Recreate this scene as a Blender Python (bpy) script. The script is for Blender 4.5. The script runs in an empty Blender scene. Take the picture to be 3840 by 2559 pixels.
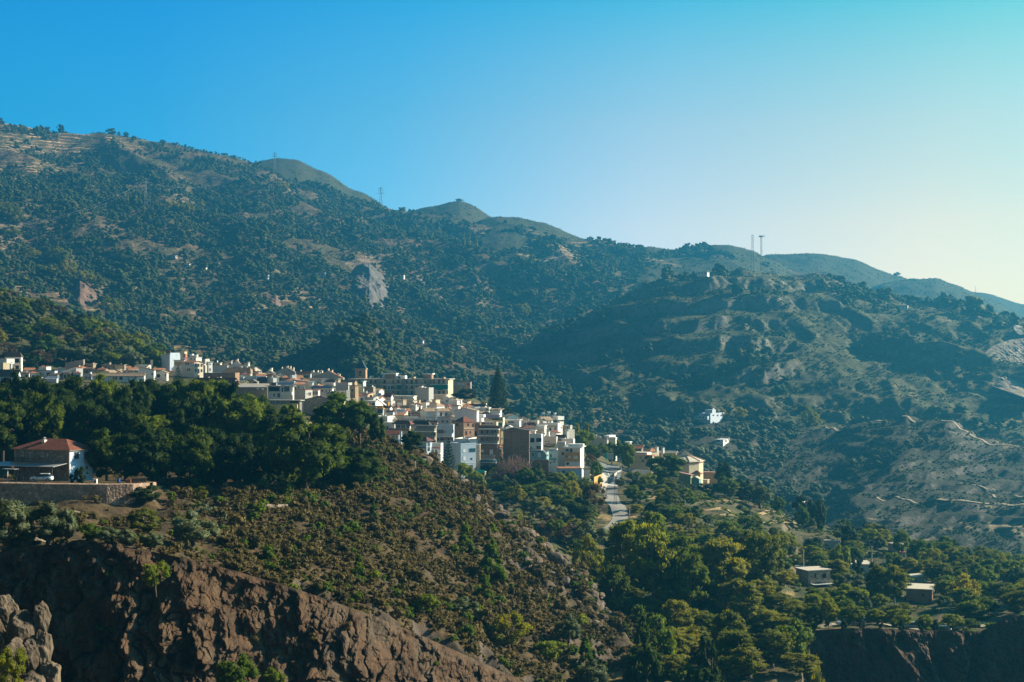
import bpy, math, random
import numpy as np
from mathutils import Vector, Matrix
random.seed(7); RNG = np.random.default_rng(7)
scene = bpy.context.scene
COL = scene.collection
F, CU, CV = 5333.0, 1920.0, 1387.0       # focal length and horizon, in units of the photograph's pixels
R = math.radians
SUN_AZ, SUN_EL = R(71), R(26)            # to the right of the view direction, above the horizon

# ------------------------------------------------------------------ noise
_P = RNG.permutation(256); _P = np.concatenate([_P, _P, _P])
_G = RNG.uniform(0, 2*np.pi, 256); _GX, _GY = np.cos(_G), np.sin(_G)
def perlin(x, y):
    xi = np.floor(x).astype(int); yi = np.floor(y).astype(int)
    xf = x-xi; yf = y-yi; xi &= 255; yi &= 255
    def g(ix, iy, fx, fy):
        h = _P[_P[ix & 255]+(iy & 255)]
        return _GX[h]*fx+_GY[h]*fy
    u = xf*xf*xf*(xf*(xf*6-15)+10); v = yf*yf*yf*(yf*(yf*6-15)+10)
    a = g(xi, yi, xf, yf)*(1-u)+g(xi+1, yi, xf-1, yf)*u
    b = g(xi, yi+1, xf, yf-1)*(1-u)+g(xi+1, yi+1, xf-1, yf-1)*u
    return (a*(1-v)+b*v)*1.5
def fbm(x, y, o=4, g=0.5):
    s = 0; a = 1.0; n = 0
    for k in range(o):
        s = s+a*perlin(x*2**k+17.3*k, y*2**k+5.1*k); n += a; a *= g
    return s/n
def ridged(x, y, o=4):
    s = 0; a = 1.0; n = 0
    for k in range(o):
        s = s+a*(1-2*np.abs(perlin(x*2**k+9.7*k, y*2**k+31.1*k))); n += a; a *= 0.5
    return s/n
def cells(x, y, seed=0):
    """distance to nearest jittered cell point, and a random value per cell"""
    xi = np.floor(x).astype(int); yi = np.floor(y).astype(int)
    best = np.full(x.shape, 9.0); second = np.full(x.shape, 9.0); val = np.zeros(x.shape)
    for dx in (-1, 0, 1):
        for dy in (-1, 0, 1):
            cx = xi+dx; cy = yi+dy
            h = _P[_P[(cx+seed) & 255]+(cy & 255)]; h2 = _P[h+37]
            d = np.hypot(cx+h/255-x, cy+h2/255-y)
            m = d < best
            second = np.where(m, best, np.minimum(second, d))
            val = np.where(m, _P[h+91]/255, val); best = np.where(m, d, best)
    return best, second-best, val

# ------------------------------------------------------------------ object helpers
def tag(o, label=None, cat=None, group=None, kind=None):
    if label: o['label'] = label
    if cat: o['category'] = cat
    if group: o['group'] = group
    if kind: o['kind'] = kind
    return o
def empty(name, loc, rz=0, parent=None):
    o = bpy.data.objects.new(name, None); COL.objects.link(o)
    o.location = loc; o.rotation_euler = (0, 0, rz); o.empty_display_size = 0.5
    if parent: o.parent = parent
    return o
def mesh_np(name, V, Fs, mats=(), mi=None, smooth=False):
    """V (n,3); Fs (m,k) index array"""
    me = bpy.data.meshes.new(name)
    V = np.asarray(V, dtype=np.float32); Fs = np.asarray(Fs, dtype=np.int32)
    m, k = Fs.shape
    me.vertices.add(len(V)); me.vertices.foreach_set('co', V.ravel())
    me.loops.add(m*k); me.loops.foreach_set('vertex_index', Fs.ravel())
    me.polygons.add(m)
    me.polygons.foreach_set('loop_start', np.arange(0, m*k, k, dtype=np.int32))
    me.polygons.foreach_set('loop_total', np.full(m, k, dtype=np.int32))
    for x in mats: me.materials.append(x)
    if mi is not None: me.polygons.foreach_set('material_index', np.asarray(mi, dtype=np.int32))
    me.polygons.foreach_set('use_smooth', np.full(m, smooth, dtype=bool))
    me.update(calc_edges=True)
    return me
def link(name, me, parent=None, loc=None):
    o = bpy.data.objects.new(name, me); COL.objects.link(o)
    if parent: o.parent = parent
    if loc is not None: o.location = loc
    return o
class MB:
    """collects simple solids and links them as one mesh object"""
    def __init__(s): s.v = []; s.f = []; s.m = []
    def add(s, vs, fs, mi=0):
        n = len(s.v); s.v += [tuple(p) for p in vs]
        s.f += [tuple(i+n for i in f) for f in fs]; s.m += [mi]*len(fs)
    def box(s, x0, x1, y0, y1, z0, z1, mi=0):
        s.add([(x0,y0,z0),(x1,y0,z0),(x1,y1,z0),(x0,y1,z0),(x0,y0,z1),(x1,y0,z1),(x1,y1,z1),(x0,y1,z1)],
              [(0,3,2,1),(4,5,6,7),(0,1,5,4),(1,2,6,5),(2,3,7,6),(3,0,4,7)], mi)
    def slab(s, a, b, c, d, t, mi=0):
        """a quad a,b,c,d thickened downwards by t"""
        lo = [(p[0], p[1], p[2]-t) for p in (a, b, c, d)]
        s.add([a, b, c, d]+lo, [(0,1,2,3),(7,6,5,4),(0,4,5,1),(1,5,6,2),(2,6,7,3),(3,7,4,0)], mi)
    def prism(s, pts, y0, y1, mi=0):
        """outline in x,z extruded along y"""
        n = len(pts)
        s.add([(x, y0, z) for x, z in pts]+[(x, y1, z) for x, z in pts],
              [tuple(range(n)), tuple(range(2*n-1, n-1, -1))]+[(i, i+n, (i+1) % n+n, (i+1) % n) for i in range(n)], mi)
    def ext(s, pts, z0, z1, mi=0):
        """outline in x,y extruded along z"""
        n = len(pts)
        s.add([(x, y, z0) for x, y in pts]+[(x, y, z1) for x, y in pts],
              [tuple(range(n-1, -1, -1)), tuple(range(n, 2*n))]+[(i, (i+1) % n, (i+1) % n+n, i+n) for i in range(n)], mi)
    def tube(s, a, b, r0, r1=None, n=8, mi=0):
        r1 = r0 if r1 is None else r1
        a = Vector(a); b = Vector(b); d = (b-a).normalized()
        q = d.orthogonal().normalized(); w = d.cross(q)
        vs = [a+(q*math.cos(2*math.pi*i/n)+w*math.sin(2*math.pi*i/n))*r0 for i in range(n)]
        vs += [b+(q*math.cos(2*math.pi*i/n)+w*math.sin(2*math.pi*i/n))*r1 for i in range(n)]
        s.add(vs, [(i, (i+1) % n, (i+1) % n+n, i+n) for i in range(n)]+[tuple(range(n-1, -1, -1)), tuple(range(n, 2*n))], mi)
    def path(s, pts, rs, n=6, mi=0):
        for i in range(len(pts)-1): s.tube(pts[i], pts[i+1], rs[i], rs[i+1], n, mi)
    def ball(s, c, rx, ry=None, rz=None, n=8, m=5, mi=0):
        ry = ry or rx; rz = rz or rx; vs = []; fs = []
        for j in range(1, m):
            a = math.pi*j/m
            for i in range(n):
                b = 2*math.pi*i/n
                vs.append((c[0]+rx*math.sin(a)*math.cos(b), c[1]+ry*math.sin(a)*math.sin(b), c[2]+rz*math.cos(a)))
        vs += [(c[0], c[1], c[2]+rz), (c[0], c[1], c[2]-rz)]
        t = len(vs)-2
        for j in range(m-2):
            for i in range(n):
                fs.append((j*n+i, (j+1)*n+i, (j+1)*n+(i+1) % n, j*n+(i+1) % n))
        for i in range(n):
            fs.append((t, i, (i+1) % n)); fs.append((t+1, (m-2)*n+(i+1) % n, (m-2)*n+i))
        s.add(vs, fs, mi)
    def build(s, name, mats, parent=None, smooth=False):
        me = bpy.data.meshes.new(name); me.from_pydata(s.v, [], s.f)
        if not isinstance(mats, (list, tuple)): mats = [mats]
        for x in mats: me.materials.append(x)
        me.polygons.foreach_set('material_index', s.m)
        if smooth: me.polygons.foreach_set('use_smooth', [True]*len(s.f))
        me.update()
        return link(name, me, parent)

# ------------------------------------------------------------------ materials
MATS = {}
class NT:
    def __init__(s, name):
        s.m = bpy.data.materials.new(name); s.m.use_nodes = True; s.t = s.m.node_tree
        s.t.nodes.clear(); s.out = s.n('ShaderNodeOutputMaterial')
    def n(s, typ, **kw):
        x = s.t.nodes.new(typ)
        for k, v in kw.items(): setattr(x, k, v)
        return x
    def l(s, a, b): s.t.links.new(a, b)
    def coord(s, kind='Object'):
        if kind == 'World': return s.n('ShaderNodeNewGeometry').outputs['Position']
        return s.n('ShaderNodeTexCoord').outputs[kind]
    def noise(s, vec, scale, detail=4, rough=0.55, out='Fac'):
        x = s.n('ShaderNodeTexNoise'); x.inputs['Scale'].default_value = scale
        x.inputs['Detail'].default_value = detail; x.inputs['Roughness'].default_value = rough
        s.l(vec, x.inputs['Vector']); return x.outputs[out]
    def ramp(s, fac, stops, interp='LINEAR'):
        x = s.n('ShaderNodeValToRGB'); cr = x.color_ramp; cr.interpolation = interp
        while len(cr.elements) < len(stops): cr.elements.new(0.5)
        for e, (p, c) in zip(cr.elements, stops):
            e.position = p; e.color = (*c, 1) if len(c) == 3 else c
        s.l(fac, x.inputs['Fac']); return x.outputs['Color']
    def mix(s, fac, a, b, mode='MIX'):
        x = s.n('ShaderNodeMix', data_type='RGBA', blend_type=mode)
        for sock, v in ((x.inputs[0], fac), (x.inputs[6], a), (x.inputs[7], b)):
            if isinstance(v, (int, float)): sock.default_value = v
            elif isinstance(v, tuple): sock.default_value = (*v, 1) if len(v) == 3 else v
            else: s.l(v, sock)
        return x.outputs[2]
    def math(s, op, a, b=None, clamp=False):
        x = s.n('ShaderNodeMath', operation=op, use_clamp=clamp)
        for i, v in enumerate((a, b)):
            if v is None: continue
            if isinstance(v, (int, float)): x.inputs[i].default_value = v
            else: s.l(v, x.inputs[i])
        return x.outputs[0]
    def bump(s, h, dist, strength=1.0):
        x = s.n('ShaderNodeBump'); x.inputs['Distance'].default_value = dist
        x.inputs['Strength'].default_value = strength; s.l(h, x.inputs['Height']); return x.outputs['Normal']
    def principled(s, color, rough=0.85, normal=None, metal=0, spec=0.3):
        p = s.n('ShaderNodeBsdfPrincipled'); p.inputs['Roughness'].default_value = rough
        p.inputs['Metallic'].default_value = metal; p.inputs['Specular IOR Level'].default_value = spec
        if isinstance(color, tuple): p.inputs['Base Color'].default_value = (*color, 1)
        else: s.l(color, p.inputs['Base Color'])
        if normal is not None: s.l(normal, p.inputs['Normal'])
        return p.outputs[0]
    def done(s, sh):
        s.l(sh, s.out.inputs['Surface']); return s.m
def lum(c, k): return tuple(min(1, x*k) for x in c)

def plaster(name, c, stain=0.16, scale=0.6):
    if name in MATS: return MATS[name]
    t = NT(name); co = t.coord('Object')
    mp = t.n('ShaderNodeMapping'); t.l(co, mp.inputs[0]); mp.inputs['Scale'].default_value = (1, 1, 0.35)
    n1 = t.noise(mp.outputs[0], scale, 6, 0.65); n2 = t.noise(co, 4.0, 4)
    a = t.mix(t.math('MULTIPLY', n1, 1.0), lum(c, 1-stain*1.6), lum(c, 1+stain*0.5))
    stn = t.ramp(n1, [(0.30, (1, 1, 1)), (0.44, (0, 0, 0))])
    a = t.mix(t.math('MULTIPLY', stn, stain*1.8), a, (c[0]*0.55, c[1]*0.5, c[2]*0.42))
    oi = t.n('ShaderNodeObjectInfo')
    a = t.mix(0.10, a, t.ramp(oi.outputs['Random'], [(0, (0.55, 0.5, 0.45)), (1, (0.95, 0.95, 0.95))]), 'MULTIPLY')
    MATS[name] = t.done(t.principled(a, 0.9, t.bump(n2, 0.02, 0.5))); return MATS[name]
def simple(name, c, rough=0.6, metal=0, var=0.12, spec=0.4):
    if name in MATS: return MATS[name]
    t = NT(name); n = t.noise(t.coord('Object'), 1.7, 5)
    MATS[name] = t.done(t.principled(t.mix(n, lum(c, 1-var), lum(c, 1+var)), rough, None, metal, spec)); return MATS[name]
def brick(name, c1, c2, mortar, scale=1.0, w=0.30, h=0.10):
    if name in MATS: return MATS[name]
    t = NT(name); co = t.coord('Object')
    sep = t.n('ShaderNodeSeparateXYZ'); t.l(co, sep.inputs[0])
    cb = t.n('ShaderNodeCombineXYZ'); t.l(t.math('ADD', sep.outputs[0], sep.outputs[1]), cb.inputs[0]); t.l(sep.outputs[2], cb.inputs[1])
    b = t.n('ShaderNodeTexBrick'); t.l(cb.outputs[0], b.inputs['Vector']); b.inputs['Scale'].default_value = scale
    b.inputs['Brick Width'].default_value = w; b.inputs['Row Height'].default_value = h; b.inputs['Mortar Size'].default_value = 0.012
    b.inputs['Color1'].default_value = (*c1, 1); b.inputs['Color2'].default_value = (*c2, 1); b.inputs['Mortar'].default_value = (*mortar, 1)
    n = t.noise(co, 0.45, 6, 0.65)
    a = t.mix(0.75, b.outputs['Color'], t.ramp(n, [(0.3, (0.55, 0.52, 0.5)), (0.7, (1.15, 1.1, 1.05))]), 'MULTIPLY')
    MATS[name] = t.done(t.principled(a, 0.9, t.bump(b.outputs['Fac'], 0.02, -0.5))); return MATS[name]
def rubble(name, c1, c2, mortar, scale=3.0):
    if name in MATS: return MATS[name]
    t = NT(name); co = t.coord('Object')
    v = t.n('ShaderNodeTexVoronoi'); v.inputs['Scale'].default_value = scale; t.l(co, v.inputs['Vector'])
    e = t.n('ShaderNodeTexVoronoi', feature='DISTANCE_TO_EDGE'); e.inputs['Scale'].default_value = scale; t.l(co, e.inputs['Vector'])
    sep = t.n('ShaderNodeSeparateColor'); t.l(v.outputs['Color'], sep.inputs[0])
    a = t.ramp(sep.outputs[0], [(0, c1), (0.5, c2), (0.85, lum(c2, 1.5)), (1, lum(c1, 0.6))])
    ed = t.ramp(e.outputs['Distance'], [(0.02, (1, 1, 1)), (0.08, (0, 0, 0))])
    a = t.mix(ed, a, mortar)
    a = t.mix(0.6, a, t.ramp(t.noise(co, 0.7, 5), [(0.3, (0.5, 0.5, 0.5)), (0.7, (1.2, 1.15, 1.1))]), 'MULTIPLY')
    MATS[name] = t.done(t.principled(a, 0.9, t.bump(e.outputs['Distance'], 0.15, 0.7))); return MATS[name]
def tiles(name, c, pitch=0.22):
    """clay tile roof: ribs down the slope and mottled colour"""
    if name in MATS: return MATS[name]
    t = NT(name); co = t.coord('Object')
    w = t.n('ShaderNodeTexWave', wave_type='BANDS', bands_direction='X'); w.inputs['Scale'].default_value = 1.2
    w.inputs['Distortion'].default_value = 0.3; t.l(co, w.inputs['Vector'])
    n = t.noise(co, 1.3, 6, 0.7); n2 = t.noise(co, 6.0, 3)
    a = t.ramp(n, [(0.28, lum(c, 0.5)), (0.5, c), (0.72, lum(c, 1.45))])
    a = t.mix(0.35, a, t.ramp(n2, [(0.35, (0.45, 0.45, 0.45)), (0.65, (1.2, 1.2, 1.2))]), 'MULTIPLY')
    a = t.mix(0.35, a, w.outputs['Color'], 'MULTIPLY')
    MATS[name] = t.done(t.principled(a, 0.85, t.bump(w.outputs['Fac'], 0.06, 0.8))); return MATS[name]
def leaves(name, c, c2, trans=0.35, scale=0.6):
    if name in MATS: return MATS[name]
    t = NT(name); oi = t.n('ShaderNodeObjectInfo')
    g = t.noise(t.coord('World'), scale, 3)
    hv = t.math('ADD', t.math('MULTIPLY', g, 0.7), t.math('MULTIPLY', oi.outputs['Random'], 0.45))
    a = t.ramp(hv, [(0.25, lum(c, 0.7)), (0.55, c), (0.85, c2)])
    d = t.principled(a, 0.75, None, 0, 0.12)
    tr = t.n('ShaderNodeBsdfTranslucent'); t.l(t.mix(1.0, a, (1.7, 1.5, 0.35), 'MULTIPLY'), tr.inputs['Color'])
    mx = t.n('ShaderNodeMixShader'); mx.inputs[0].default_value = trans; t.l(d, mx.inputs[1]); t.l(tr.outputs[0], mx.inputs[2])
    MATS[name] = t.done(mx.outputs[0]); return MATS[name]
def bark(name, c):
    if name in MATS: return MATS[name]
    t = NT(name); n = t.noise(t.coord('World'), 6.0, 5, 0.7)
    MATS[name] = t.done(t.principled(t.mix(n, lum(c, 0.5), lum(c, 1.5)), 0.95, t.bump(n, 0.05))); return MATS[name]
def terrain_mat(name, soil, soil2, grass, rock, rock2, rocky=(0.62, 0.75), sc=1.0, straw=None, zper=7.0, rough_bump=1.0):
    """ground: soil and dry grass in patches, bare rock where it is steep, straw strips along terrace edges"""
    t = NT(name); co = t.coord('World')
    n1 = t.noise(co, 0.035*sc, 8, 0.62); n2 = t.noise(co, 0.35*sc, 6, 0.65); n3 = t.noise(co, 2.2*sc, 5, 0.7)
    base = t.mix(t.ramp(n1, [(0.38, (0, 0, 0)), (0.62, (1, 1, 1))]), soil, soil2)
    gm = t.ramp(n2, [(0.48, (0, 0, 0)), (0.58, (1, 1, 1))])
    base = t.mix(gm, base, grass)
    if straw:
        sep = t.n('ShaderNodeSeparateXYZ'); t.l(co, sep.inputs[0])
        z = t.math('ADD', t.math('MULTIPLY', sep.outputs[2], 1/zper), t.math('MULTIPLY', n1, 3.0))
        fr = t.math('FRACT', z)
        st = t.ramp(fr, [(0.0, (0, 0, 0)), (0.70, (0, 0, 0)), (0.80, (1, 1, 1)), (0.95, (1, 1, 1)), (1.0, (0, 0, 0))])
        pm = t.ramp(t.noise(co, 0.006*sc, 3), [(0.50, (0, 0, 0)), (0.60, (1, 1, 1))])
        pm2 = t.ramp(t.noise(co, 0.05*sc, 3), [(0.42, (0, 0, 0)), (0.52, (1, 1, 1))])
        k = t.math('MULTIPLY', t.math('MULTIPLY', st, pm), pm2)
        base = t.mix(k, base, straw)
    geo = t.n('ShaderNodeNewGeometry'); sp = t.n('ShaderNodeSeparateXYZ'); t.l(geo.outputs['True Normal'], sp.inputs[0])
    steep = t.math('ADD', sp.outputs[2], t.math('MULTIPLY', t.math('SUBTRACT', n2, 0.5), 0.35))
    rk = t.ramp(steep, [(rocky[0], (1, 1, 1)), (rocky[1], (0, 0, 0))])
    mp = t.n('ShaderNodeMapping'); t.l(co, mp.inputs[0]); mp.inputs['Scale'].default_value = (1, 1, 0.35)
    rn = t.noise(mp.outputs[0], 0.25*sc, 8, 0.7)
    rc = t.ramp(rn, [(0.3, lum(rock, 0.6)), (0.5, rock), (0.68, rock2)])
    base = t.mix(rk, base, rc)
    base = t.mix(0.5, base, t.ramp(n3, [(0.3, (0.5, 0.5, 0.5)), (0.7, (1.25, 1.25, 1.25))]), 'MULTIPLY')
    h = t.math('ADD', t.math('MULTIPLY', n2, 1.0), t.math('MULTIPLY', n3, 0.35))
    MATS[name] = t.done(t.principled(base, 0.95, t.bump(h, 1.2*rough_bump/sc, 0.8), 0, 0.15)); return MATS[name]
# ------------------------------------------------------------------ terrain: elevations seen along each bearing, as real ground at its own distance
def uc(u): return (u-CU)/F
def P(u, v, D): return Vector(((u-CU)/F*D, D, (CV-v)/F*D))
LAY = {}
class Layer:
    """heightfield over bearing (u) and distance (D); cols: {u: [(D, v), ...]} gives the elevation line at which the ground stands"""
    def __init__(s, cols, u0, u1, nu, d0, d1, nd, amp=1.0, scale=0.02, extra=None, logd=True, drop=0.25, front=None):
        s.u = np.linspace(u0, u1, nu)
        s.D = np.exp(np.linspace(math.log(d0), math.log(d1), nd)) if logd else np.linspace(d0, d1, nd)
        ks = sorted(cols); Zc = []
        for k in ks:
            d = np.array([p[0] for p in cols[k]], float); z = np.array([(CV-p[1])/F*p[0] for p in cols[k]])
            zz = np.interp(s.D, d, z)
            zz = np.where(s.D < d[0], z[0]-(d[0]-s.D)*(front or drop*2), zz); zz = np.where(s.D > d[-1], z[-1]-(s.D-d[-1])*drop, zz)
            Zc.append(zz)
        Zc = np.array(Zc); ks = np.array(ks, float)
        Z = np.empty((nu, nd))
        i = np.clip(np.searchsorted(ks, s.u)-1, 0, len(ks)-2)
        t = np.clip((s.u-ks[i])/(ks[i+1]-ks[i]), 0, 1); t = t*t*(3-2*t)*0.5+t*0.5
        Z = Zc[i]*(1-t)[:, None]+Zc[i+1]*t[:, None]
        # soften the breaks of the profile
        for _ in range(3):
            Z[:, 1:-1] = (Z[:, :-2]+2*Z[:, 1:-1]+Z[:, 2:])/4
        s.DD = np.broadcast_to(s.D, (nu, nd)); s.X = uc(s.u)[:, None]*s.DD
        s.Z = Z+amp*fbm(s.X*scale, s.DD*scale, 6, 0.55)
        if extra is not None: s.Z = extra(s)
    def mesh(s, name, mat, kind='structure'):
        nu, nd = s.Z.shape
        V = np.stack([s.X, s.DD, s.Z], -1).reshape(-1, 3)
        i, j = np.meshgrid(np.arange(nu-1), np.arange(nd-1), indexing='ij'); a = (i*nd+j).ravel()
        me = mesh_np(name, V, np.stack([a, a+nd, a+nd+1, a+1], 1), [mat], None, True)
        o = link(name, me); o['kind'] = kind; return o
    def zat(s, u, D):
        fi = np.clip((np.asarray(u, float)-s.u[0])/(s.u[1]-s.u[0]), 0, len(s.u)-1.001); i = fi.astype(int); fi = fi-i
        j = np.clip(np.searchsorted(s.D, D)-1, 0, len(s.D)-2); fj = np.clip((D-s.D[j])/(s.D[j+1]-s.D[j]), 0, 1)
        Z = s.Z
        return (Z[i, j]*(1-fi)+Z[i+1, j]*fi)*(1-fj)+(Z[i, j+1]*(1-fi)+Z[i+1, j+1]*fi)*fj
    def zxy(s, x, y): return s.zat(CU+F*np.asarray(x)/np.asarray(y), np.asarray(y))
    def hit(s, u, v):
        """distance at which the sight line (u, v) first meets this ground"""
        i = int(np.clip(round((u-s.u[0])/(s.u[1]-s.u[0])), 0, len(s.u)-1))
        above = (CV-v)/F*s.D < s.Z[i]
        k = np.argmax(above)
        return float(s.D[k]) if above.any() else None
    def slope(s):
        gy = np.gradient(s.Z, axis=1)/np.gradient(s.DD, axis=1)
        gx = np.gradient(s.Z, axis=0)/np.maximum(np.gradient(s.X, axis=0), 1e-3)
        return gx, gy

def ext_mountain(s):
    w = fbm(s.X/420, s.DD/420, 3)*140
    r = ridged((s.X+0.55*s.DD+w)/430.0, (s.DD*0.55-s.X*0.2)/620.0+3, 3)
    m = np.clip((s.D-1150)/500, 0, 1)*np.clip((3050-s.D)/700, 0.15, 1)
    Z = s.Z+(r-0.35)*46*m+ridged((s.X+0.5*s.DD)/120, s.DD/190, 4)*11*m
    # terraced fields
    ter = np.clip(fbm(s.X/260+4, s.DD/260, 3)*3.5+0.5, 0, 1)
    q = 6.5; f = Z/q+fbm(s.X/160, s.DD/160, 2)*1.2; fl = np.floor(f); fr = f-fl
    Z = Z+ter*0.75*q*((np.clip((fr-0.62)/0.38, 0, 1))-fr)*0.55
    return Z
def prof(top, dtop, mid, dmid, base, dbase):
    return [(dbase-120, base+170), (dbase, base), (dmid, mid), (dtop, top), (dtop+160, top+40), (dtop+900, top+420)]
mountain_cols = {
 -700: prof(402, 2500, 1000, 1750, 1380, 1150),
 0:    prof(444, 2600, 1010, 1750, 1400, 1150),
 245:  prof(504, 2650, 1020, 1800, 1400, 1150),
 612:  prof(549, 2700, 1050, 1800, 1410, 1150),
 783:  prof(592, 2700, 1080, 1800, 1430, 1150),
 960:  prof(632, 2700, 1100, 1800, 1440, 1150),
 1150: prof(720, 2650, 1100, 1850, 1450, 1160),
 1330: prof(772, 2650, 1130, 1850, 1460, 1170),
 1485: prof(805, 2650, 1150, 1850, 1480, 1180),
 1700: prof(842, 2600, 1180, 1850, 1510, 1180),
 1926: prof(886, 2500, 1210, 1850, 1560, 1180),
 2187: prof(918, 2450, 1250, 1850, 1640, 1150),
 2432: prof(932, 2450, 1280, 1850, 1700, 1120),
 2600: prof(968, 2450, 1330, 1900, 1740, 1120),
 3000: prof(1060, 2450, 1420, 1900, 1800, 1150),
 4600: prof(1300, 2450, 1550, 1900, 1900, 1150)}
LAY['mountain'] = Layer(mountain_cols, -700, 3100, 820, 1010, 3250, 620, 10, 1/160, ext_mountain)

def hump(pts, D, base=160, wide=350, back=1.2):
    """a rounded summit whose outline against the sky runs through pts"""
    return {u: [(D-wide*1.5, v+base*1.9), (D-wide, v+base), (D-wide*0.45, v+base*0.42), (D, v), (D+wide*0.5, v+40), (D+wide*back, v+220)] for u, v in pts}
def ext_hill(k1, k2, sc):
    def f(s):
        return s.Z+ridged((s.X+0.4*s.DD)/sc, s.DD/(sc*1.6), 4)*k1+fbm(s.X/14, s.DD/14, 3)*k2
    return f
LAY['summit'] = Layer(hump([(820, 700), (930, 627), (985, 602), (1044, 596), (1110, 603), (1208, 643), (1338, 716), (1485, 796), (1620, 860)], 2950, 170), 820, 1620, 200, 2450, 3300, 110, 3, 1/90, ext_hill(3.0, 0.9, 160))
LAY['crag'] = Layer(hump([(1000, 1440), (1080, 1392), (1150, 1350), (1200, 1322), (1260, 1276), (1310, 1252), (1350, 1246), (1400, 1262), (1440, 1305), (1480, 1335), (1530, 1400), (1600, 1450)], 1215, 170, 120), 1000, 1600, 260, 1030, 1400, 150, 6, 1/30, ext_hill(9.0, 4.5, 38))
for nm_, pts_, um_, vm_ in (('scar', [(1262, 1120), (1300, 1062), (1340, 1012), (1385, 1000), (1425, 1040), (1470, 1105)], 1365, 1050), ('red_scar', [(215, 1140), (262, 1078), (300, 1050), (345, 1085), (395, 1150)], 300, 1090), ('upper_scar', [(960, 1170), (1000, 1128), (1035, 1120), (1060, 1160)], 1010, 1150)):
    D_ = LAY['mountain'].hit(um_, vm_) or 1600
    LAY[nm_] = Layer(hump(pts_, D_+15, 118, 120, 0.6), pts_[0][0], pts_[-1][0], 120, D_-150, D_+110, 110, 4, 1/35, ext_hill(9.0, 3.0, 42))
LAY['castle_hill'] = Layer(hump([(1400, 850), (1500, 800), (1632, 771), (1690, 757), (1722, 754), (1754, 762), (1860, 820), (1960, 880), (2050, 930)], 2850, 120, 300), 1400, 2050, 180, 2400, 3200, 100, 2, 1/90, ext_hill(2.0, 0.9, 140))
LAY['round_hill'] = Layer(hump([(1640, 930), (1740, 862), (1810, 828), (1870, 816), (1930, 815), (2040, 838), (2187, 897), (2301, 938), (2420, 990)], 2600, 130, 330), 1640, 2420, 200, 2150, 2950, 100, 3, 1/90, ext_hill(4.0, 0.9, 150))
LAY['ridge_hill'] = Layer(hump([(2200, 1010), (2340, 950), (2432, 928), (2546, 942), (2620, 934), (2690, 927), (2742, 926), (2807, 938), (2905, 975), (3020, 1050)], 2500, 110, 330), 2200, 3020, 200, 2050, 2850, 100, 3, 1/90, ext_hill(6.0, 1.0, 170))
LAY['ridge_hill_far'] = Layer(hump([(2740, 1020), (2850, 964), (2905, 955), (2990, 951), (3068, 951), (3199, 979), (3362, 1036), (3480, 1090), (3600, 1180)], 2800, 120, 330), 2740, 3600, 200, 2300, 3150, 100, 3, 1/90, ext_hill(7.0, 1.0, 170))
LAY['ridge_hill_end'] = Layer(hump([(3180, 1120), (3320, 1060), (3430, 1047), (3509, 1047), (3580, 1071), (3700, 1128), (3840, 1198), (4100, 1330)], 2550, 110, 330), 3180, 4100, 200, 2050, 2900, 100, 3, 1/90, ext_hill(7.0, 1.0, 170))
LAY['horizon_hill'] = Layer(hump([(3440, 1130), (3580, 1088), (3672, 1101), (3840, 1143), (4200, 1230), (4800, 1400)], 3050, 90, 300), 3440, 4800, 200, 2600, 3400, 90, 3, 1/90, ext_hill(5.0, 1.0, 170))

def ext_spur(s):
    w = fbm(s.X/220, s.DD/220, 3)*60
    r = ridged((s.X+w)/170.0+0.3*s.DD/170, s.DD/420, 4)
    m = np.clip((s.D-1000)/200, 0.2, 1)*np.clip((1900-s.D)/260, 0.12, 1)
    Z = s.Z+(r-0.3)*20*m+ridged((s.X)/45, s.DD/75, 3)*5.5*m
    # rock bands: steepened steps part-way up the face
    band = np.clip(fbm(s.X/190+8, s.DD/900, 2)*4+0.75, 0, 1)
    zz = Z/26+fbm(s.X/110, s.DD/300, 2)*0.8; fr = zz-np.floor(zz)
    Z = Z+band*0.40*26*(np.clip((fr-0.5)/0.28, 0, 1)-fr)*m
    return Z
LAY['spur'] = Layer({
 1900: [(1050, 1950), (1300, 1700), (1560, 1400), (1700, 1330), (2200, 1500)],
 2150: [(1030, 1860), (1250, 1640), (1520, 1300), (1680, 1235), (2200, 1450)],
 2330: [(1030, 1850), (1250, 1590), (1560, 1180), (1720, 1130), (2200, 1400)],
 2520: [(1030, 1850), (1250, 1560), (1560, 1110), (1740, 1048), (2300, 1300)],
 2700: [(1030, 1840), (1250, 1540), (1560, 1080), (1740, 1024), (2300, 1250)],
 2850: [(1030, 1840), (1250, 1520), (1560, 1090), (1720, 1026), (2300, 1250)],
 3050: [(1030, 1840), (1250, 1510), (1550, 1120), (1700, 1065), (2300, 1250)],
 3250: [(1030, 1850), (1250, 1500), (1500, 1190), (1660, 1115), (2300, 1290)],
 3450: [(1030, 1850), (1230, 1500), (1460, 1230), (1620, 1163), (2300, 1340)],
 3650: [(1030, 1850), (1220, 1500), (1430, 1260), (1580, 1180), (2300, 1380)],
 3780: [(1030, 1850), (1220, 1490), (1400, 1290), (1560, 1200), (2300, 1400)],
 4000: [(1030, 1850), (1220, 1460), (1400, 1290), (1560, 1225), (2300, 1450)],
 4700: [(1030, 1850), (1220, 1460), (1400, 1330), (1560, 1290), (2300, 1550)]}, 1950, 4700, 640, 1000, 2150, 420, 7, 1/80, ext_spur)

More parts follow.
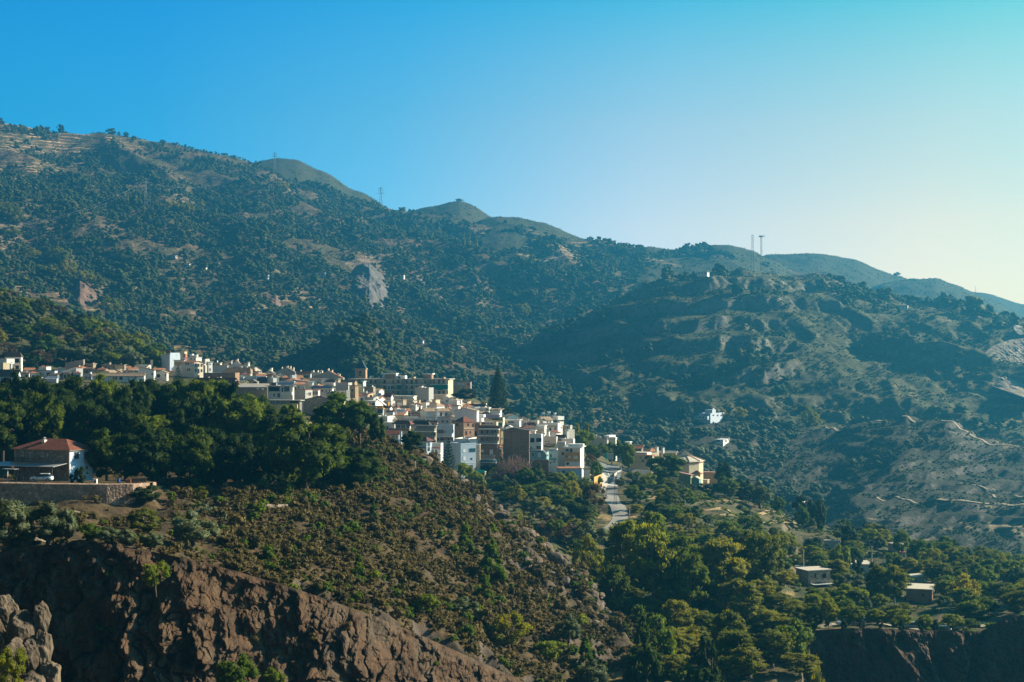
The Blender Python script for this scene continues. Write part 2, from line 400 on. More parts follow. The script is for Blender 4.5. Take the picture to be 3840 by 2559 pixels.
def ext_low(s):
    Z = s.Z+ridged((s.X-0.6*s.DD)/95, (s.DD)/160, 4)*9
    m = np.clip((s.X-150)/60, 0, 1)
    q = 7.0; f = Z/q+fbm(s.X/90, s.DD/90, 2)*1.5; fr = f-np.floor(f)
    return Z+m*0.8*q*(np.clip((fr-0.65)/0.35, 0, 1)-fr)*0.6
LAY['lower_spur'] = Layer({
 2100: [(700, 2060), (850, 1900), (1000, 1790), (1150, 1700), (1400, 1800)],
 2420: [(700, 2080), (850, 1920), (1000, 1740), (1180, 1640), (1400, 1760)],
 2640: [(680, 2140), (830, 1930), (1000, 1700), (1230, 1570), (1400, 1720)],
 2860: [(660, 2190), (800, 1990), (980, 1760), (1200, 1600), (1400, 1740)],
 3080: [(640, 2240), (780, 2020), (950, 1790), (1130, 1615), (1300, 1720)],
 3260: [(620, 2260), (760, 2010), (930, 1760), (1080, 1598), (1250, 1740)],
 3400: [(620, 2280), (750, 2000), (900, 1770), (1040, 1583), (1250, 1740)],
 3560: [(600, 2280), (740, 1990), (880, 1790), (1010, 1612), (1200, 1760)],
 3700: [(600, 2290), (740, 1990), (880, 1800), (1000, 1652), (1200, 1790)],
 3860: [(600, 2300), (740, 1980), (880, 1800), (1000, 1668), (1200, 1800)],
 4600: [(600, 2300), (740, 2000), (880, 1840), (1000, 1700), (1200, 1840)]}, 2100, 4600, 560, 560, 1330, 330, 4, 1/60, ext_low)

def ext_left(s): return s.Z+ridged(s.X/40, s.DD/60, 4)*2.5
LAY['left_hill'] = Layer({
 -700: [(690, 1460), (740, 1300), (800, 1120), (860, 1060), (1000, 1300)],
 0:    [(690, 1450), (740, 1310), (800, 1180), (860, 1130), (1000, 1350)],
 130:  [(690, 1440), (740, 1330), (800, 1215), (860, 1165), (1000, 1380)],
 250:  [(690, 1440), (740, 1340), (800, 1250), (860, 1215), (1000, 1400)],
 430:  [(690, 1440), (740, 1370), (800, 1300), (850, 1270), (1000, 1440)],
 560:  [(690, 1440), (740, 1400), (800, 1345), (850, 1330), (1000, 1460)],
 660:  [(690, 1450), (740, 1440), (800, 1430), (850, 1430), (1000, 1500)],
 800:  [(690, 1500), (740, 1500), (800, 1500), (850, 1520), (1000, 1600)]}, -700, 800, 240, 640, 1010, 120, 2, 1/40, ext_left)

def ext_village(s):
    garden = np.clip((uc(s.u)[:, None]*F+CU-2150)/150, 0, 1)*np.clip((600-s.DD)/80, 0, 1)
    Z = s.Z; q = 3.2; f = Z/q+fbm(s.X/45, s.DD/45, 2)*0.9; fr = f-np.floor(f)
    Z = Z+garden*0.7*q*(np.clip((fr-0.7)/0.3, 0, 1)-fr)
    rd = np.exp(-((s.u[:, None]-2290)/90)**2)*np.clip((s.DD-420)/60, 0, 1)*np.clip((700-s.DD)/60, 0, 1)
    return Z+(1-0.9*rd)*fbm(s.X/9, s.DD/9, 3)*0.9*np.clip((640-s.DD)/80, 0, 1)
LAY['village_hill'] = Layer({
 -700: [(520, 1620), (560, 1560), (620, 1470), (660, 1430), (720, 1400), (800, 1410), (900, 1480)],
 0:    [(520, 1600), (560, 1540), (620, 1460), (660, 1420), (720, 1398), (800, 1410), (900, 1480)],
 500:  [(520, 1600), (560, 1540), (620, 1455), (660, 1420), (720, 1396), (800, 1400), (900, 1480)],
 850:  [(520, 1620), (560, 1560), (620, 1470), (660, 1435), (720, 1412), (800, 1400), (900, 1450)],
 1100: [(520, 1660), (560, 1590), (600, 1530), (650, 1470), (700, 1435), (780, 1412), (880, 1430), (950, 1500)],
 1300: [(520, 1700), (560, 1620), (600, 1560), (650, 1500), (700, 1462), (780, 1430), (880, 1430), (950, 1500)],
 1500: [(500, 1790), (550, 1710), (600, 1640), (640, 1585), (700, 1530), (780, 1490), (870, 1462), (950, 1540)],
 1750: [(500, 1900), (555, 1820), (600, 1680), (640, 1605), (700, 1545), (780, 1500), (860, 1480), (950, 1560)],
 1900: [(450, 1960), (540, 1820), (600, 1700), (640, 1630), (700, 1575), (760, 1550), (850, 1560), (950, 1680)],
 2060: [(360, 2120), (460, 1950), (550, 1800), (600, 1700), (640, 1630), (680, 1610), (760, 1630), (900, 1780)],
 2200: [(262, 2520), (330, 2260), (430, 2040), (510, 1880), (560, 1800), (610, 1740), (680, 1680), (740, 1680), (900, 1850)],
 2300: [(258, 2560), (320, 2330), (400, 2100), (460, 1960), (520, 1860), (570, 1800), (620, 1755), (690, 1730), (900, 1900)],
 2500: [(258, 2600), (310, 2380), (380, 2120), (440, 1980), (500, 1890), (560, 1830), (610, 1795), (660, 1790), (900, 1960)],
 2700: [(255, 2600), (300, 2420), (370, 2160), (440, 2010), (500, 1925), (550, 1870), (600, 1835), (640, 1830), (900, 2000)],
 2900: [(255, 2580), (290, 2430), (350, 2230), (430, 2070), (490, 1985), (540, 1930), (580, 1900), (620, 1905), (900, 2100)],
 3010: [(265, 2540), (290, 2400), (360, 2230), (430, 2115), (490, 2036), (540, 1975), (570, 1965), (900, 2150)],
 3060: [(285, 2370), (300, 2350), (360, 2230), (430, 2110), (490, 2030), (540, 1970), (570, 1960), (900, 2150)],
 3200: [(285, 2362), (312, 2335), (360, 2245), (420, 2140), (480, 2060), (520, 2010), (550, 2005), (900, 2250)],
 3500: [(285, 2372), (314, 2340), (355, 2255), (410, 2160), (460, 2100), (500, 2065), (530, 2070), (900, 2300)],
 3680: [(285, 2375), (300, 2345), (350, 2260), (400, 2190), (450, 2130), (490, 2100), (520, 2110), (900, 2350)],
 3900: [(285, 2300), (300, 2285), (350, 2250), (400, 2200), (440, 2160), (480, 2140), (510, 2150), (900, 2400)],
 4600: [(285, 2300), (300, 2280), (350, 2260), (400, 2220), (440, 2190), (480, 2180), (510, 2190), (900, 2500)]}, -700, 4600, 1000, 250, 940, 360, 1.2, 1/30, ext_village, front=8)

def ext_knoll(s):
    # rocky right shoulder, stone-strewn slope and the levelled yard by the house
    U = s.u[:, None]+0*s.DD
    yard = np.clip((600-U)/60, 0, 1)*np.exp(-((s.DD-275)/26)**4)
    rocky = np.clip((U-1750)/200, 0, 1)*np.clip((s.DD-255)/25, 0, 1)
    Z = s.Z+(1-yard)*(fbm(s.X/7, s.DD/7, 4)*1.5+fbm(s.X/26, s.DD/26, 3)*3.0)
    b, e, v = cells(s.X/4.2, s.DD/5.0)
    Z = Z+rocky*((v-0.4)*3.2*np.clip(e*3, 0, 1)+ridged(s.X/5, s.DD/7, 3)*1.1)
    return Z
LAY['knoll'] = Layer({
 -700: [(186, 2110), (205, 2040), (235, 1930), (253, 1880), (257, 1815), (300, 1797), (380, 1620), (430, 1660), (520, 1900)],
 0:    [(190, 2080), (205, 2030), (235, 1935), (253, 1880), (257, 1815), (300, 1797), (380, 1620), (430, 1660), (520, 1900)],
 300:  [(190, 2048), (205, 2020), (235, 1940), (253, 1885), (257, 1816), (300, 1797), (380, 1620), (430, 1660), (520, 1900)],
 540:  [(190, 2074), (205, 2040), (232, 1960), (253, 1900), (257, 1816), (300, 1797), (380, 1605), (430, 1650), (520, 1900)],
 620:  [(190, 2090), (205, 2048), (230, 1968), (248, 1915), (262, 1860), (300, 1800), (380, 1600), (430, 1650), (520, 1900)],
 800:  [(192, 2128), (205, 2078), (230, 1985), (250, 1925), (264, 1885), (300, 1800), (380, 1600), (430, 1650), (520, 1900)],
 1100: [(198, 2215), (210, 2150), (232, 2050), (255, 1960), (275, 1885), (310, 1790), (380, 1630), (420, 1660), (520, 1950)],
 1390: [(205, 2315), (218, 2230), (245, 2100), (270, 1980), (300, 1850), (340, 1720), (376, 1612), (405, 1650), (500, 1900)],
 1550: [(212, 2380), (225, 2300), (250, 2160), (275, 2030), (305, 1900), (340, 1780), (370, 1692), (395, 1730), (480, 1950)],
 1800: [(222, 2490), (232, 2420), (255, 2300), (275, 2180), (300, 2050), (330, 1940), (358, 1848), (380, 1890), (450, 2100)],
 1960: [(230, 2565), (240, 2500), (255, 2400), (270, 2300), (290, 2200), (315, 2090), (342, 1990), (365, 2040), (430, 2250)],
 2120: [(236, 2640), (245, 2570), (258, 2480), (268, 2400), (282, 2310), (300, 2210), (322, 2110), (340, 2170), (400, 2400)],
 2210: [(240, 2680), (248, 2620), (258, 2540), (268, 2450), (278, 2370), (292, 2290), (312, 2195), (326, 2260), (380, 2480)],
 2290: [(244, 2730), (252, 2680), (262, 2600), (270, 2530), (278, 2460), (286, 2390), (300, 2320), (312, 2380), (360, 2600)],
 2600: [(250, 2850), (255, 2800), (262, 2740), (270, 2680), (276, 2600), (284, 2530), (296, 2470), (305, 2530), (350, 2750)],
 2850: [(250, 2950), (255, 2900), (262, 2850), (270, 2780), (276, 2720), (284, 2660), (296, 2620), (305, 2650), (350, 2850)],
 3300: [(250, 3100), (262, 3000), (276, 2900), (296, 2850), (305, 2900), (350, 3000)]}, -700, 3300, 1000, 183, 530, 420, 0.8, 1/20, ext_knoll, front=60)
# ------------------------------------------------------------------ cliffs
def cliff_sheet(name, u0, u1, nu, top, vbot, nt, mat, lean=16, big=1.0, seed=0):
    us = np.linspace(u0, u1, nu); T = np.linspace(0, 1, nt)
    ks = sorted(top); D0 = np.interp(us, ks, [top[k][0] for k in ks]); v0 = np.interp(us, ks, [top[k][1] for k in ks])
    Zt = (CV-v0)/F*D0+0.4; Zb = (CV-vbot)/F*(D0-lean)
    Z = Zt[:, None]*(1-T)+Zb[:, None]*T
    Dn = D0[:, None]-lean*T**1.05+0*Z
    X = uc(us)[:, None]*D0[:, None]+0*Z
    b, e, v = cells(X/(7*big)+fbm(X/7, Z/7, 3)*1.1, Z/(15*big)+seed+fbm(X/6+3, Z/6, 3)*0.8, seed)
    b2, e2, vv = cells(X/(2.3*big)+fbm(X/3, Z/3, 3)*0.9, Z/(2.8*big)+fbm(X/3, Z/3+9, 3)*0.9, seed+5)
    b3, e3, v3 = cells(X/0.9, Z/0.8, seed+9)
    edge = np.clip(T/0.16, 0, 1); edge2 = np.clip(T/0.02, 0, 1)
    disp = (v-0.5)*4.2*np.clip(e*2.2, 0, 1); fine = (vv-0.5)*1.5*np.clip(e2*2.5, 0, 1)+(v3-0.5)*0.4*np.clip(e3*3, 0, 1)
    disp = disp-np.exp(-(e/0.05)**2)*0.7+ridged(X/12+Z/60, Z/40, 5)*2.6
    fine = fine-np.exp(-(e2/0.05)**2)*0.22+fbm(X/3.1, Z/4.5, 5, 0.6)*1.6+fbm(X/0.8, Z/0.8, 3)*0.35+ridged(X/2.2+Z/9, Z/3.5, 3)*0.5
    D = Dn-disp*edge-fine*edge2-edge*0.7-0.15
    Zj = Z+edge*fbm(X/3+9, Z/3, 3)*0.5
    Xj = X+edge*(fbm(X/4, Z/4+40, 3)*0.8)
    V = np.stack([Xj, D, Zj], -1).reshape(-1, 3)
    # a back row tucks the top edge under the turf
    i, j = np.meshgrid(np.arange(nu-1), np.arange(nt-1), indexing='ij'); a = (i*nt+j).ravel()
    me = mesh_np(name, V, np.stack([a, a+1, a+nt+1, a+nt], 1), [mat], None, False)
    o = link(name, me); o['kind'] = 'structure'; return o
def rock_mat(name, c1, c2, c3, sc=1.0):
    t = NT(name); co = t.coord('World')
    mp = t.n('ShaderNodeMapping'); t.l(co, mp.inputs[0]); mp.inputs['Scale'].default_value = (1, 1, 0.45)
    n = t.noise(mp.outputs[0], 0.22*sc, 9, 0.68); n2 = t.noise(co, 1.6*sc, 6, 0.7)
    mp2 = t.n('ShaderNodeMapping'); t.l(co, mp2.inputs[0]); mp2.inputs['Scale'].default_value = (0.6, 0.6, 0.09)
    n3 = t.noise(mp2.outputs[0], 1.2*sc, 5, 0.6)
    a = t.ramp(n, [(0.32, c1), (0.48, c2), (0.62, c3), (0.75, lum(c1, 1.2))])
    a = t.mix(0.7, a, t.ramp(n2, [(0.3, (0.45, 0.43, 0.42)), (0.7, (1.35, 1.3, 1.25))]), 'MULTIPLY')
    a = t.mix(0.5, a, t.ramp(n3, [(0.35, (0.5, 0.48, 0.46)), (0.6, (1.2, 1.15, 1.1))]), 'MULTIPLY')
    MATS[name] = t.done(t.principled(a, 0.9, t.bump(t.math('ADD', n, t.math('MULTIPLY', n2, 0.4)), 0.5/sc), 0, 0.2)); return MATS[name]
def ico(sub):
    import bmesh
    bm = bmesh.new(); bmesh.ops.create_icosphere(bm, subdivisions=sub, radius=1)
    V = np.array([v.co[:] for v in bm.verts]); Fc = np.array([[v.index for v in f.verts] for f in bm.faces]); bm.free()
    return V, Fc
ICO1, ICO2, ICO3, ICO4 = ico(1), ico(2), ico(3), ico(5)
def boulder_arrays(c, r, seed, lvl=ICO3, rough=0.28):
    V, Fc = lvl; rg = np.random.default_rng(seed)
    D = np.ones(len(V))
    for _ in range(16):                                   # planar chips
        n = rg.normal(size=3); n /= np.linalg.norm(n); h = rg.uniform(0.62, 0.95)
        d = V@n; D = np.where(d > h, np.minimum(D, h/np.maximum(d, 1e-3)), D)
    W = V*D[:, None]
    W = W+V*(fbm(W[:, 0]*2+seed, W[:, 1]*2+W[:, 2]*1.7, 4)*rough)[:, None]*0.6
    return W*np.array(r)+np.array(c), Fc

# ------------------------------------------------------------------ trees
def leaf_quads(C, Nrm, size, rg, mode='quad'):
    """small leaf clumps: one kite per point, facing roughly along Nrm"""
    n = len(C)
    N = Nrm+rg.normal(size=(n, 3))*0.55; N /= np.linalg.norm(N, axis=1)[:, None]
    A = np.cross(N, rg.normal(size=(n, 3))); A /= np.linalg.norm(A, axis=1)[:, None]; B = np.cross(N, A)
    s = (size*rg.uniform(0.6, 1.3, n))[:, None]
    V = np.stack([C-A*s, C-B*s*0.55, C+A*s, C+B*s*0.55], 1).reshape(-1, 3)
    return V, np.arange(4*n).reshape(n, 4)
def crown_arrays(lobes, per, leaf, rg, core=0.74, lvl=ICO2):
    """lobes (cx,cy,cz,rx,rz); returns quad arrays: lumpy inner masses under many leaf clumps"""
    VV = []; FF = []; n0 = 0
    for (cx, cy, cz, rx, rz) in lobes:
        V, Fc = lvl
        k = 1+0.22*rg.normal(size=len(V)).clip(-1.5, 1.5)
        W = V*k[:, None]*np.array([rx, rx, rz])*core+np.array([cx, cy, cz])
        VV.append(W); FF.append(np.concatenate([Fc, Fc[:, 2:3]], 1)+n0); n0 += len(W)
        m = max(6, int(per*rx*rx/0.0081))
        d = rg.normal(size=(m, 3)); d[:, 2] = np.where(d[:, 2] < -0.4, -d[:, 2], d[:, 2]); d /= np.linalg.norm(d, axis=1)[:, None]
        C = d*rg.uniform(0.70, 1.16, m)[:, None]*np.array([rx, rx, rz])+np.array([cx, cy, cz])
        q, f = leaf_quads(C, d, leaf, rg); VV.append(q); FF.append(f+n0); n0 += len(q)
    return np.concatenate(VV), np.concatenate(FF)
def quads_mesh(name, V, Fq, mat, smooth=False):
    """faces whose last two indices agree are triangles"""
    tri = Fq[:, 2] == Fq[:, 3]
    me = bpy.data.meshes.new(name); me.vertices.add(len(V)); me.vertices.foreach_set('co', np.asarray(V, np.float32).ravel())
    tot = np.where(tri, 3, 4).astype(np.int32); st = np.concatenate([[0], np.cumsum(tot)[:-1]]).astype(np.int32)
    idx = Fq.ravel()[np.stack([np.ones(len(Fq), bool)]*3+[~tri], 1).ravel()].astype(np.int32)
    me.loops.add(len(idx)); me.loops.foreach_set('vertex_index', idx)
    me.polygons.add(len(Fq)); me.polygons.foreach_set('loop_start', st); me.polygons.foreach_set('loop_total', tot)
    me.materials.append(mat); me.update(calc_edges=True); return me
def lobes_round(n, rg, z0, z1, wide=0.36, r=(0.10, 0.17), flat=0.8, top=1.0):
    """lobes through an egg-shaped crown between heights z0..z1 of a unit-size tree"""
    out = []; zc = (z0+z1)/2; hz = (z1-z0)/2
    for i in range(n):
        d = rg.normal(size=3); d /= np.linalg.norm(d); k = rg.uniform(0.45, 1.0)**0.6
        rr = rg.uniform(*r); w = wide-rr*0.6
        out.append((d[0]*w*k, d[1]*w*k, zc+d[2]*(hz-rr*flat*0.7)*k*top, rr, rr*flat))
    return out
def lobes_cone(n, rg, z0, z1, wide=0.42, r=(0.07, 0.13)):
    out = []
    for i in range(n):
        t = rg.uniform(0, 1)**1.25; a = rg.uniform(0, 6.283); rr = rg.uniform(*r)*(1.15-0.55*t)
        w = (wide-rr*0.6)*(1-t*0.86)*rg.uniform(0.55, 1.0)
        out.append((math.cos(a)*w, math.sin(a)*w, z0+t*(z1-z0-rr), rr, rr*0.8))
    return out
def lobes_umbrella(n, rg, z0, z1):
    out = []
    for i in range(n):
        a = rg.uniform(0, 6.283); q = math.sqrt(rg.uniform(0, 1)); rr = rg.uniform(0.09, 0.15)
        z = z0+(z1-z0)*(1-q*q*0.75)*rg.uniform(0.55, 1)
        out.append((math.cos(a)*q*0.38, math.sin(a)*q*0.38, z-rr*0.6, rr, rr*0.75))
    return out
def trunk_arrays(rg, h, r, lean=0.05, limbs=4, zl=0.4, spread=0.25):
    m = MB(); p = [(0, 0, -0.12), (rg.normal()*lean*0.5, rg.normal()*lean*0.5, h*0.5), (rg.normal()*lean, rg.normal()*lean, h)]
    m.path(p, [r*1.15, r*0.75, r*0.4], 7)
    for i in range(limbs):
        a = 6.283*i/max(1, limbs)+rg.uniform(-0.5, 0.5); z = h*rg.uniform(zl, 0.85)
        m.path([(p[1][0]*0.8, p[1][1]*0.8, z), (math.cos(a)*spread*0.5, math.sin(a)*spread*0.5, z+0.07), (math.cos(a)*spread, math.sin(a)*spread, z+0.2)], [r*0.5, r*0.3, r*0.15], 5)
    return m
def me_from_mb(m, name, mat):
    me = bpy.data.meshes.new(name); me.from_pydata(m.v, [], m.f); me.materials.append(mat)
    me.polygons.foreach_set('use_smooth', [True]*len(m.f)); me.update(); return me
SPEC = {}   # kind: list of (crown mesh, trunk mesh)
def make_species():
    rg = np.random.default_rng(11)
    pine = leaves('pine_needles', (0.022, 0.044, 0.005), (0.115, 0.155, 0.009), 0.42)
    pineb = leaves('young_pine_needles', (0.065, 0.115, 0.008), (0.14, 0.21, 0.010), 0.46)
    brd = leaves('broad_leaves', (0.078, 0.125, 0.013), (0.185, 0.22, 0.017), 0.45)
    yel = leaves('yellowing_leaves', (0.13, 0.15, 0.012), (0.28, 0.25, 0.016), 0.48)
    euc = leaves('eucalyptus_leaves', (0.110, 0.130, 0.020), (0.25, 0.235, 0.028), 0.45)
    olv = leaves('olive_leaves', (0.095, 0.115, 0.058), (0.175, 0.19, 0.105), 0.28)
    far = leaves('hillside_leaves', (0.045, 0.070, 0.018), (0.150, 0.150, 0.036), 0.3, 0.06)
    drk = leaves('dark_evergreen_leaves', (0.020, 0.036, 0.012), (0.042, 0.062, 0.016), 0.25)
    brn = leaves('russet_leaves', (0.090, 0.050, 0.025), (0.12, 0.090, 0.030), 0.25)
    shr = leaves('scrub_leaves', (0.066, 0.056, 0.019), (0.168, 0.124, 0.045), 0.2, 0.35)
    cac = leaves('cactus_pads', (0.07, 0.10, 0.05), (0.13, 0.17, 0.10), 0.0)
    bk = bark('bark_grey', (0.10, 0.08, 0.06)); bkp = bark('bark_pine', (0.07, 0.05, 0.035)); bke = bark('bark_pale', (0.26, 0.22, 0.17))
    def add(kind, n, lob, per, leaf, mat, tr, bkm, core=0.72, lvl=ICO2):
        L = []
        for i in range(n):
            V, Fq = crown_arrays(lob(), per, leaf, rg, core, lvl)
            L.append((quads_mesh(kind+'_crown', V, Fq, mat), me_from_mb(tr(), kind+'_trunk', bkm)))
        SPEC[kind] = L
    T = lambda h, r, **k: (lambda: trunk_arrays(rg, h, r, **k))
    add('pine', 5, lambda: lobes_round(44, rg, 0.12, 1.0, 0.50, (0.10, 0.19), 0.62), 26, 0.024, pine, T(0.75, 0.030, limbs=6, zl=0.35, spread=0.3), bkp)
    add('low_pine', 4, lambda: lobes_round(58, rg, 0.0, 1.0, 0.50, (0.09, 0.18), 0.7), 26, 0.024, pine, T(0.75, 0.030, limbs=6, zl=0.35, spread=0.3), bkp)
    add('umbrella_pine', 3, lambda: lobes_umbrella(44, rg, 0.38, 1.0), 26, 0.024, pineb, T(0.65, 0.030, limbs=6, zl=0.45, spread=0.3), bkp)
    add('young_pine', 3, lambda: lobes_cone(48, rg, 0.10, 1.0, 0.50, (0.08, 0.14)), 26, 0.028, pineb, T(0.8, 0.025, limbs=2), bkp)
    add('cone_pine', 3, lambda: lobes_cone(64, rg, 0.14, 1.0, 0.50, (0.06, 0.12)), 26, 0.022, pine, T(0.85, 0.025, limbs=3), bkp)
    add('broadleaf', 5, lambda: lobes_round(34, rg, 0.14, 1.0, 0.50, (0.09, 0.17), 0.8), 24, 0.028, brd, T(0.6, 0.030, spread=0.25), bk)
    add('yellow_tree', 3, lambda: lobes_round(30, rg, 0.08, 1.0, 0.50, (0.08, 0.15), 0.95), 30, 0.028, yel, T(0.6, 0.022, spread=0.25), bk, 0.6)
    add('eucalyptus', 4, lambda: lobes_round(62, rg, 0.20, 1.0, 0.50, (0.09, 0.17), 0.48), 28, 0.022, euc, T(0.85, 0.026, limbs=7, zl=0.3, spread=0.32), bke, 0.72)
    add('gum_tree', 4, lambda: lobes_round(60, rg, 0.16, 1.0, 0.50, (0.09, 0.17), 0.46), 28, 0.022, leaves('bright_gum_leaves', (0.090, 0.130, 0.012), (0.22, 0.24, 0.016), 0.48), T(0.85, 0.026, limbs=7, zl=0.3, spread=0.3), bke, 0.70)
    add('olive', 4, lambda: lobes_round(24, rg, 0.16, 1.0, 0.50, (0.11, 0.18), 0.85), 26, 0.026, olv, T(0.5, 0.05, limbs=4, spread=0.2), bk)
    add('dark_tree', 3, lambda: lobes_round(30, rg, 0.06, 1.0, 0.50, (0.10, 0.18), 0.8), 22, 0.028, drk, T(0.5, 0.03), bk)
    add('russet_tree', 2, lambda: lobes_round(30, rg, 0.06, 1.0, 0.50, (0.09, 0.16), 0.8), 26, 0.026, brn, T(0.5, 0.02), bk, 0.5)
    add('poplar', 2, lambda: lobes_cone(30, rg, 0.08, 1.0, 0.5, (0.12, 0.2)), 20, 0.03, yel, T(0.8, 0.03, limbs=1), bk)
    add('cypress', 2, lambda: lobes_cone(40, rg, 0.05, 1.0, 0.45, (0.14, 0.22)), 20, 0.03, drk, T(0.8, 0.03, limbs=1), bk)
    add('hill_tree', 4, lambda: lobes_round(9, rg, 0.06, 1.0, 0.50, (0.18, 0.28), 0.8), 1.0, 0.05, far, T(0.4, 0.04, limbs=0), bk, 0.9, ICO1)
    add('hill_olive', 4, lambda: lobes_round(8, rg, 0.05, 1.0, 0.50, (0.20, 0.30), 0.8), 1.0, 0.05, olv, T(0.4, 0.05, limbs=0), bk, 0.9, ICO1)
    L = []
    for i in range(4):
        V, Fq = crown_arrays(lobes_round(3, rg, 0.0, 0.9, 0.5, (0.25, 0.42), 0.8), 0.45, 0.13, rg, 0.85, ICO1); L.append((quads_mesh('hill_scrub', V, Fq, far), None))
    SPEC['hill_scrub'] = L
    # scrub tufts: dome of upright blades over a low mass
    L = []
    for i in range(5):
        V, Fq = crown_arrays(lobes_round(6, rg, 0.0, 0.9, 0.5, (0.2, 0.32), 0.8), 2.2, 0.085, rg, 0.72, ICO1); L.append((quads_mesh('shrub_leaves', V, Fq, shr), None))
    SPEC['shrub'] = L
    L = []
    for i in range(3):
        V, Fq = crown_arrays(lobes_round(6, rg, 0.0, 0.9, 0.5, (0.2, 0.32), 0.8), 2.2, 0.085, rg, 0.72, ICO1); L.append((quads_mesh('green_shrub_leaves', V, Fq, brd), None))
    SPEC['green_shrub'] = L
    L = []
    for i in range(2):                                         # prickly pear: flat oval pads
        n = 60; d = rg.normal(size=(n, 3)); d[:, 2] = abs(d[:, 2]); d /= np.linalg.norm(d, axis=1)[:, None]
        C = d*rg.uniform(0.15, 0.5, n)[:, None]; VV = []; FF = []; n0 = 0
        for c in C:
            V, Fc = ICO1; a = rg.uniform(0, 3.14); M = np.array([[math.cos(a), -math.sin(a), 0], [math.sin(a), math.cos(a), 0], [0, 0, 1]])
            W = (V*np.array([0.07, 0.018, 0.10]))@M.T+c; VV.append(W); FF.append(np.concatenate([Fc, Fc[:, 2:3]], 1)+n0); n0 += len(W)
        L.append((quads_mesh('cactus_pads', np.concatenate(VV), np.concatenate(FF), cac), None))
    SPEC['cactus'] = L
    # Norfolk pine: whorls of drooping then upturned fronds
    def norfolk(nw, z0, droop, dens):
        VV = []; FF = []; n0 = 0
        for k in range(nw):
            t = k/(nw-1); z = z0+(1-z0)*t**0.93; L_ = 0.5*(1-t)**0.8+0.03; nb = 7 if nw > 14 else 6
            for b in range(nb):
                a = 6.283*b/nb+k*0.6+rg.uniform(-0.15, 0.15)
                m = int(dens*L_*60)+8; s = np.linspace(0.06, 1, m)
                x = s*L_; zz = z+droop*L_*(s**2)-0.06*L_*s
                sw = rg.normal(size=m)*0.018
                C = np.stack([math.cos(a)*x-math.sin(a)*sw, math.sin(a)*x+math.cos(a)*sw, zz+rg.normal(size=m)*0.004], 1)
                q, f = leaf_quads(C, np.tile([0, 0, 1.0], (m, 1)), 0.030, rg); VV.append(q); FF.append(f+n0); n0 += len(q)
        return np.concatenate(VV), np.concatenate(FF)
    V, Fq = norfolk(13, 0.12, 0.25, 1.6); SPEC['norfolk_pine'] = [(quads_mesh('norfolk_crown', V, Fq, drk), me_from_mb(trunk_arrays(rg, 0.97, 0.016, 0.0, 0), 'norfolk_trunk', bkp))]
    V, Fq = norfolk(24, 0.05, 0.30, 2.6); SPEC['tall_norfolk_pine'] = [(quads_mesh('tall_norfolk_crown', V, Fq, drk), me_from_mb(trunk_arrays(rg, 0.97, 0.018, 0.0, 0), 'tall_norfolk_trunk', bkp))]
    # leafless thicket of upright twigs
    m = MB()
    for i in range(330):
        a = rg.uniform(0, 6.283); r = math.sqrt(rg.uniform())*0.42; x, y = math.cos(a)*r, math.sin(a)*r; h = rg.uniform(0.45, 1.0)*(1-r*0.7)
        m.path([(x*0.6, y*0.6, 0), (x*0.9+rg.normal()*0.02, y*0.9+rg.normal()*0.02, h*0.55), (x*1.15+rg.normal()*0.05, y*1.15+rg.normal()*0.05, h)], [0.007, 0.005, 0.0025], 3)
    SPEC['bare_thicket'] = [(me_from_mb(m, 'bare_twigs', bark('twigs_russet', (0.20, 0.115, 0.085))), None)]
make_species()
NAMES = dict(pine='pine_tree', low_pine='pine_tree', umbrella_pine='pine_tree', young_pine='pine_tree', cone_pine='pine_tree', broadleaf='broadleaf_tree', yellow_tree='yellowing_tree',
             eucalyptus='eucalyptus_tree', gum_tree='eucalyptus_tree', olive='olive_tree', dark_tree='evergreen_tree', russet_tree='russet_tree', poplar='poplar_tree',
             cypress='cypress_tree', hill_tree='hillside_tree', hill_olive='hillside_olive_tree', shrub='shrub', hill_scrub='shrub', green_shrub='shrub', cactus='prickly_pear', norfolk_pine='norfolk_pine', tall_norfolk_pine='norfolk_pine', bare_thicket='bare_thicket')
def plant(kind, x, y, z, w, h, label, group=None, parts=True, rg=random):
    crown, trunk = rg.choice(SPEC[kind]); nm = NAMES[kind]
    cat = {'shrub': 'shrub', 'prickly_pear': 'cactus', 'bare_thicket': 'shrub'}.get(nm, 'tree')
    rz = rg.uniform(0, 6.283)
    if trunk is None or not parts:
        o = link(nm, crown, None, (x, y, z)); o.rotation_euler = (0, 0, rz); o.scale = (w, w, h)
        return tag(o, label, cat, group)
    r = empty(nm, (x, y, z), rz); r.scale = (w, w, h); tag(r, label, cat, group)
    link('crown', crown, r); link('trunk', trunk, r); return r
def plant_px(kind, u, vtop, vbase, wpx, label, layer='knoll', D=None, group=None, parts=True, sink=0.3):
    """a tree seen between vtop and vbase at bearing u; it stands on its ground at the distance where that ground is seen"""
    L = LAY[layer]
    if D is None:
        D = L.hit(u, vbase)
        if D is None: D = L.D[int(np.argmax(L.Z[int(np.clip(round((u-L.u[0])/(L.u[1]-L.u[0])), 0, len(L.u)-1))]/L.D))]
    z = float(L.zat(u, D))-sink; ztop = (CV-vtop)/F*D
    h = max(ztop-z, 0.6)
    return plant(kind, uc(u)*D, D, z, wpx/F*D, h, label, group, parts)
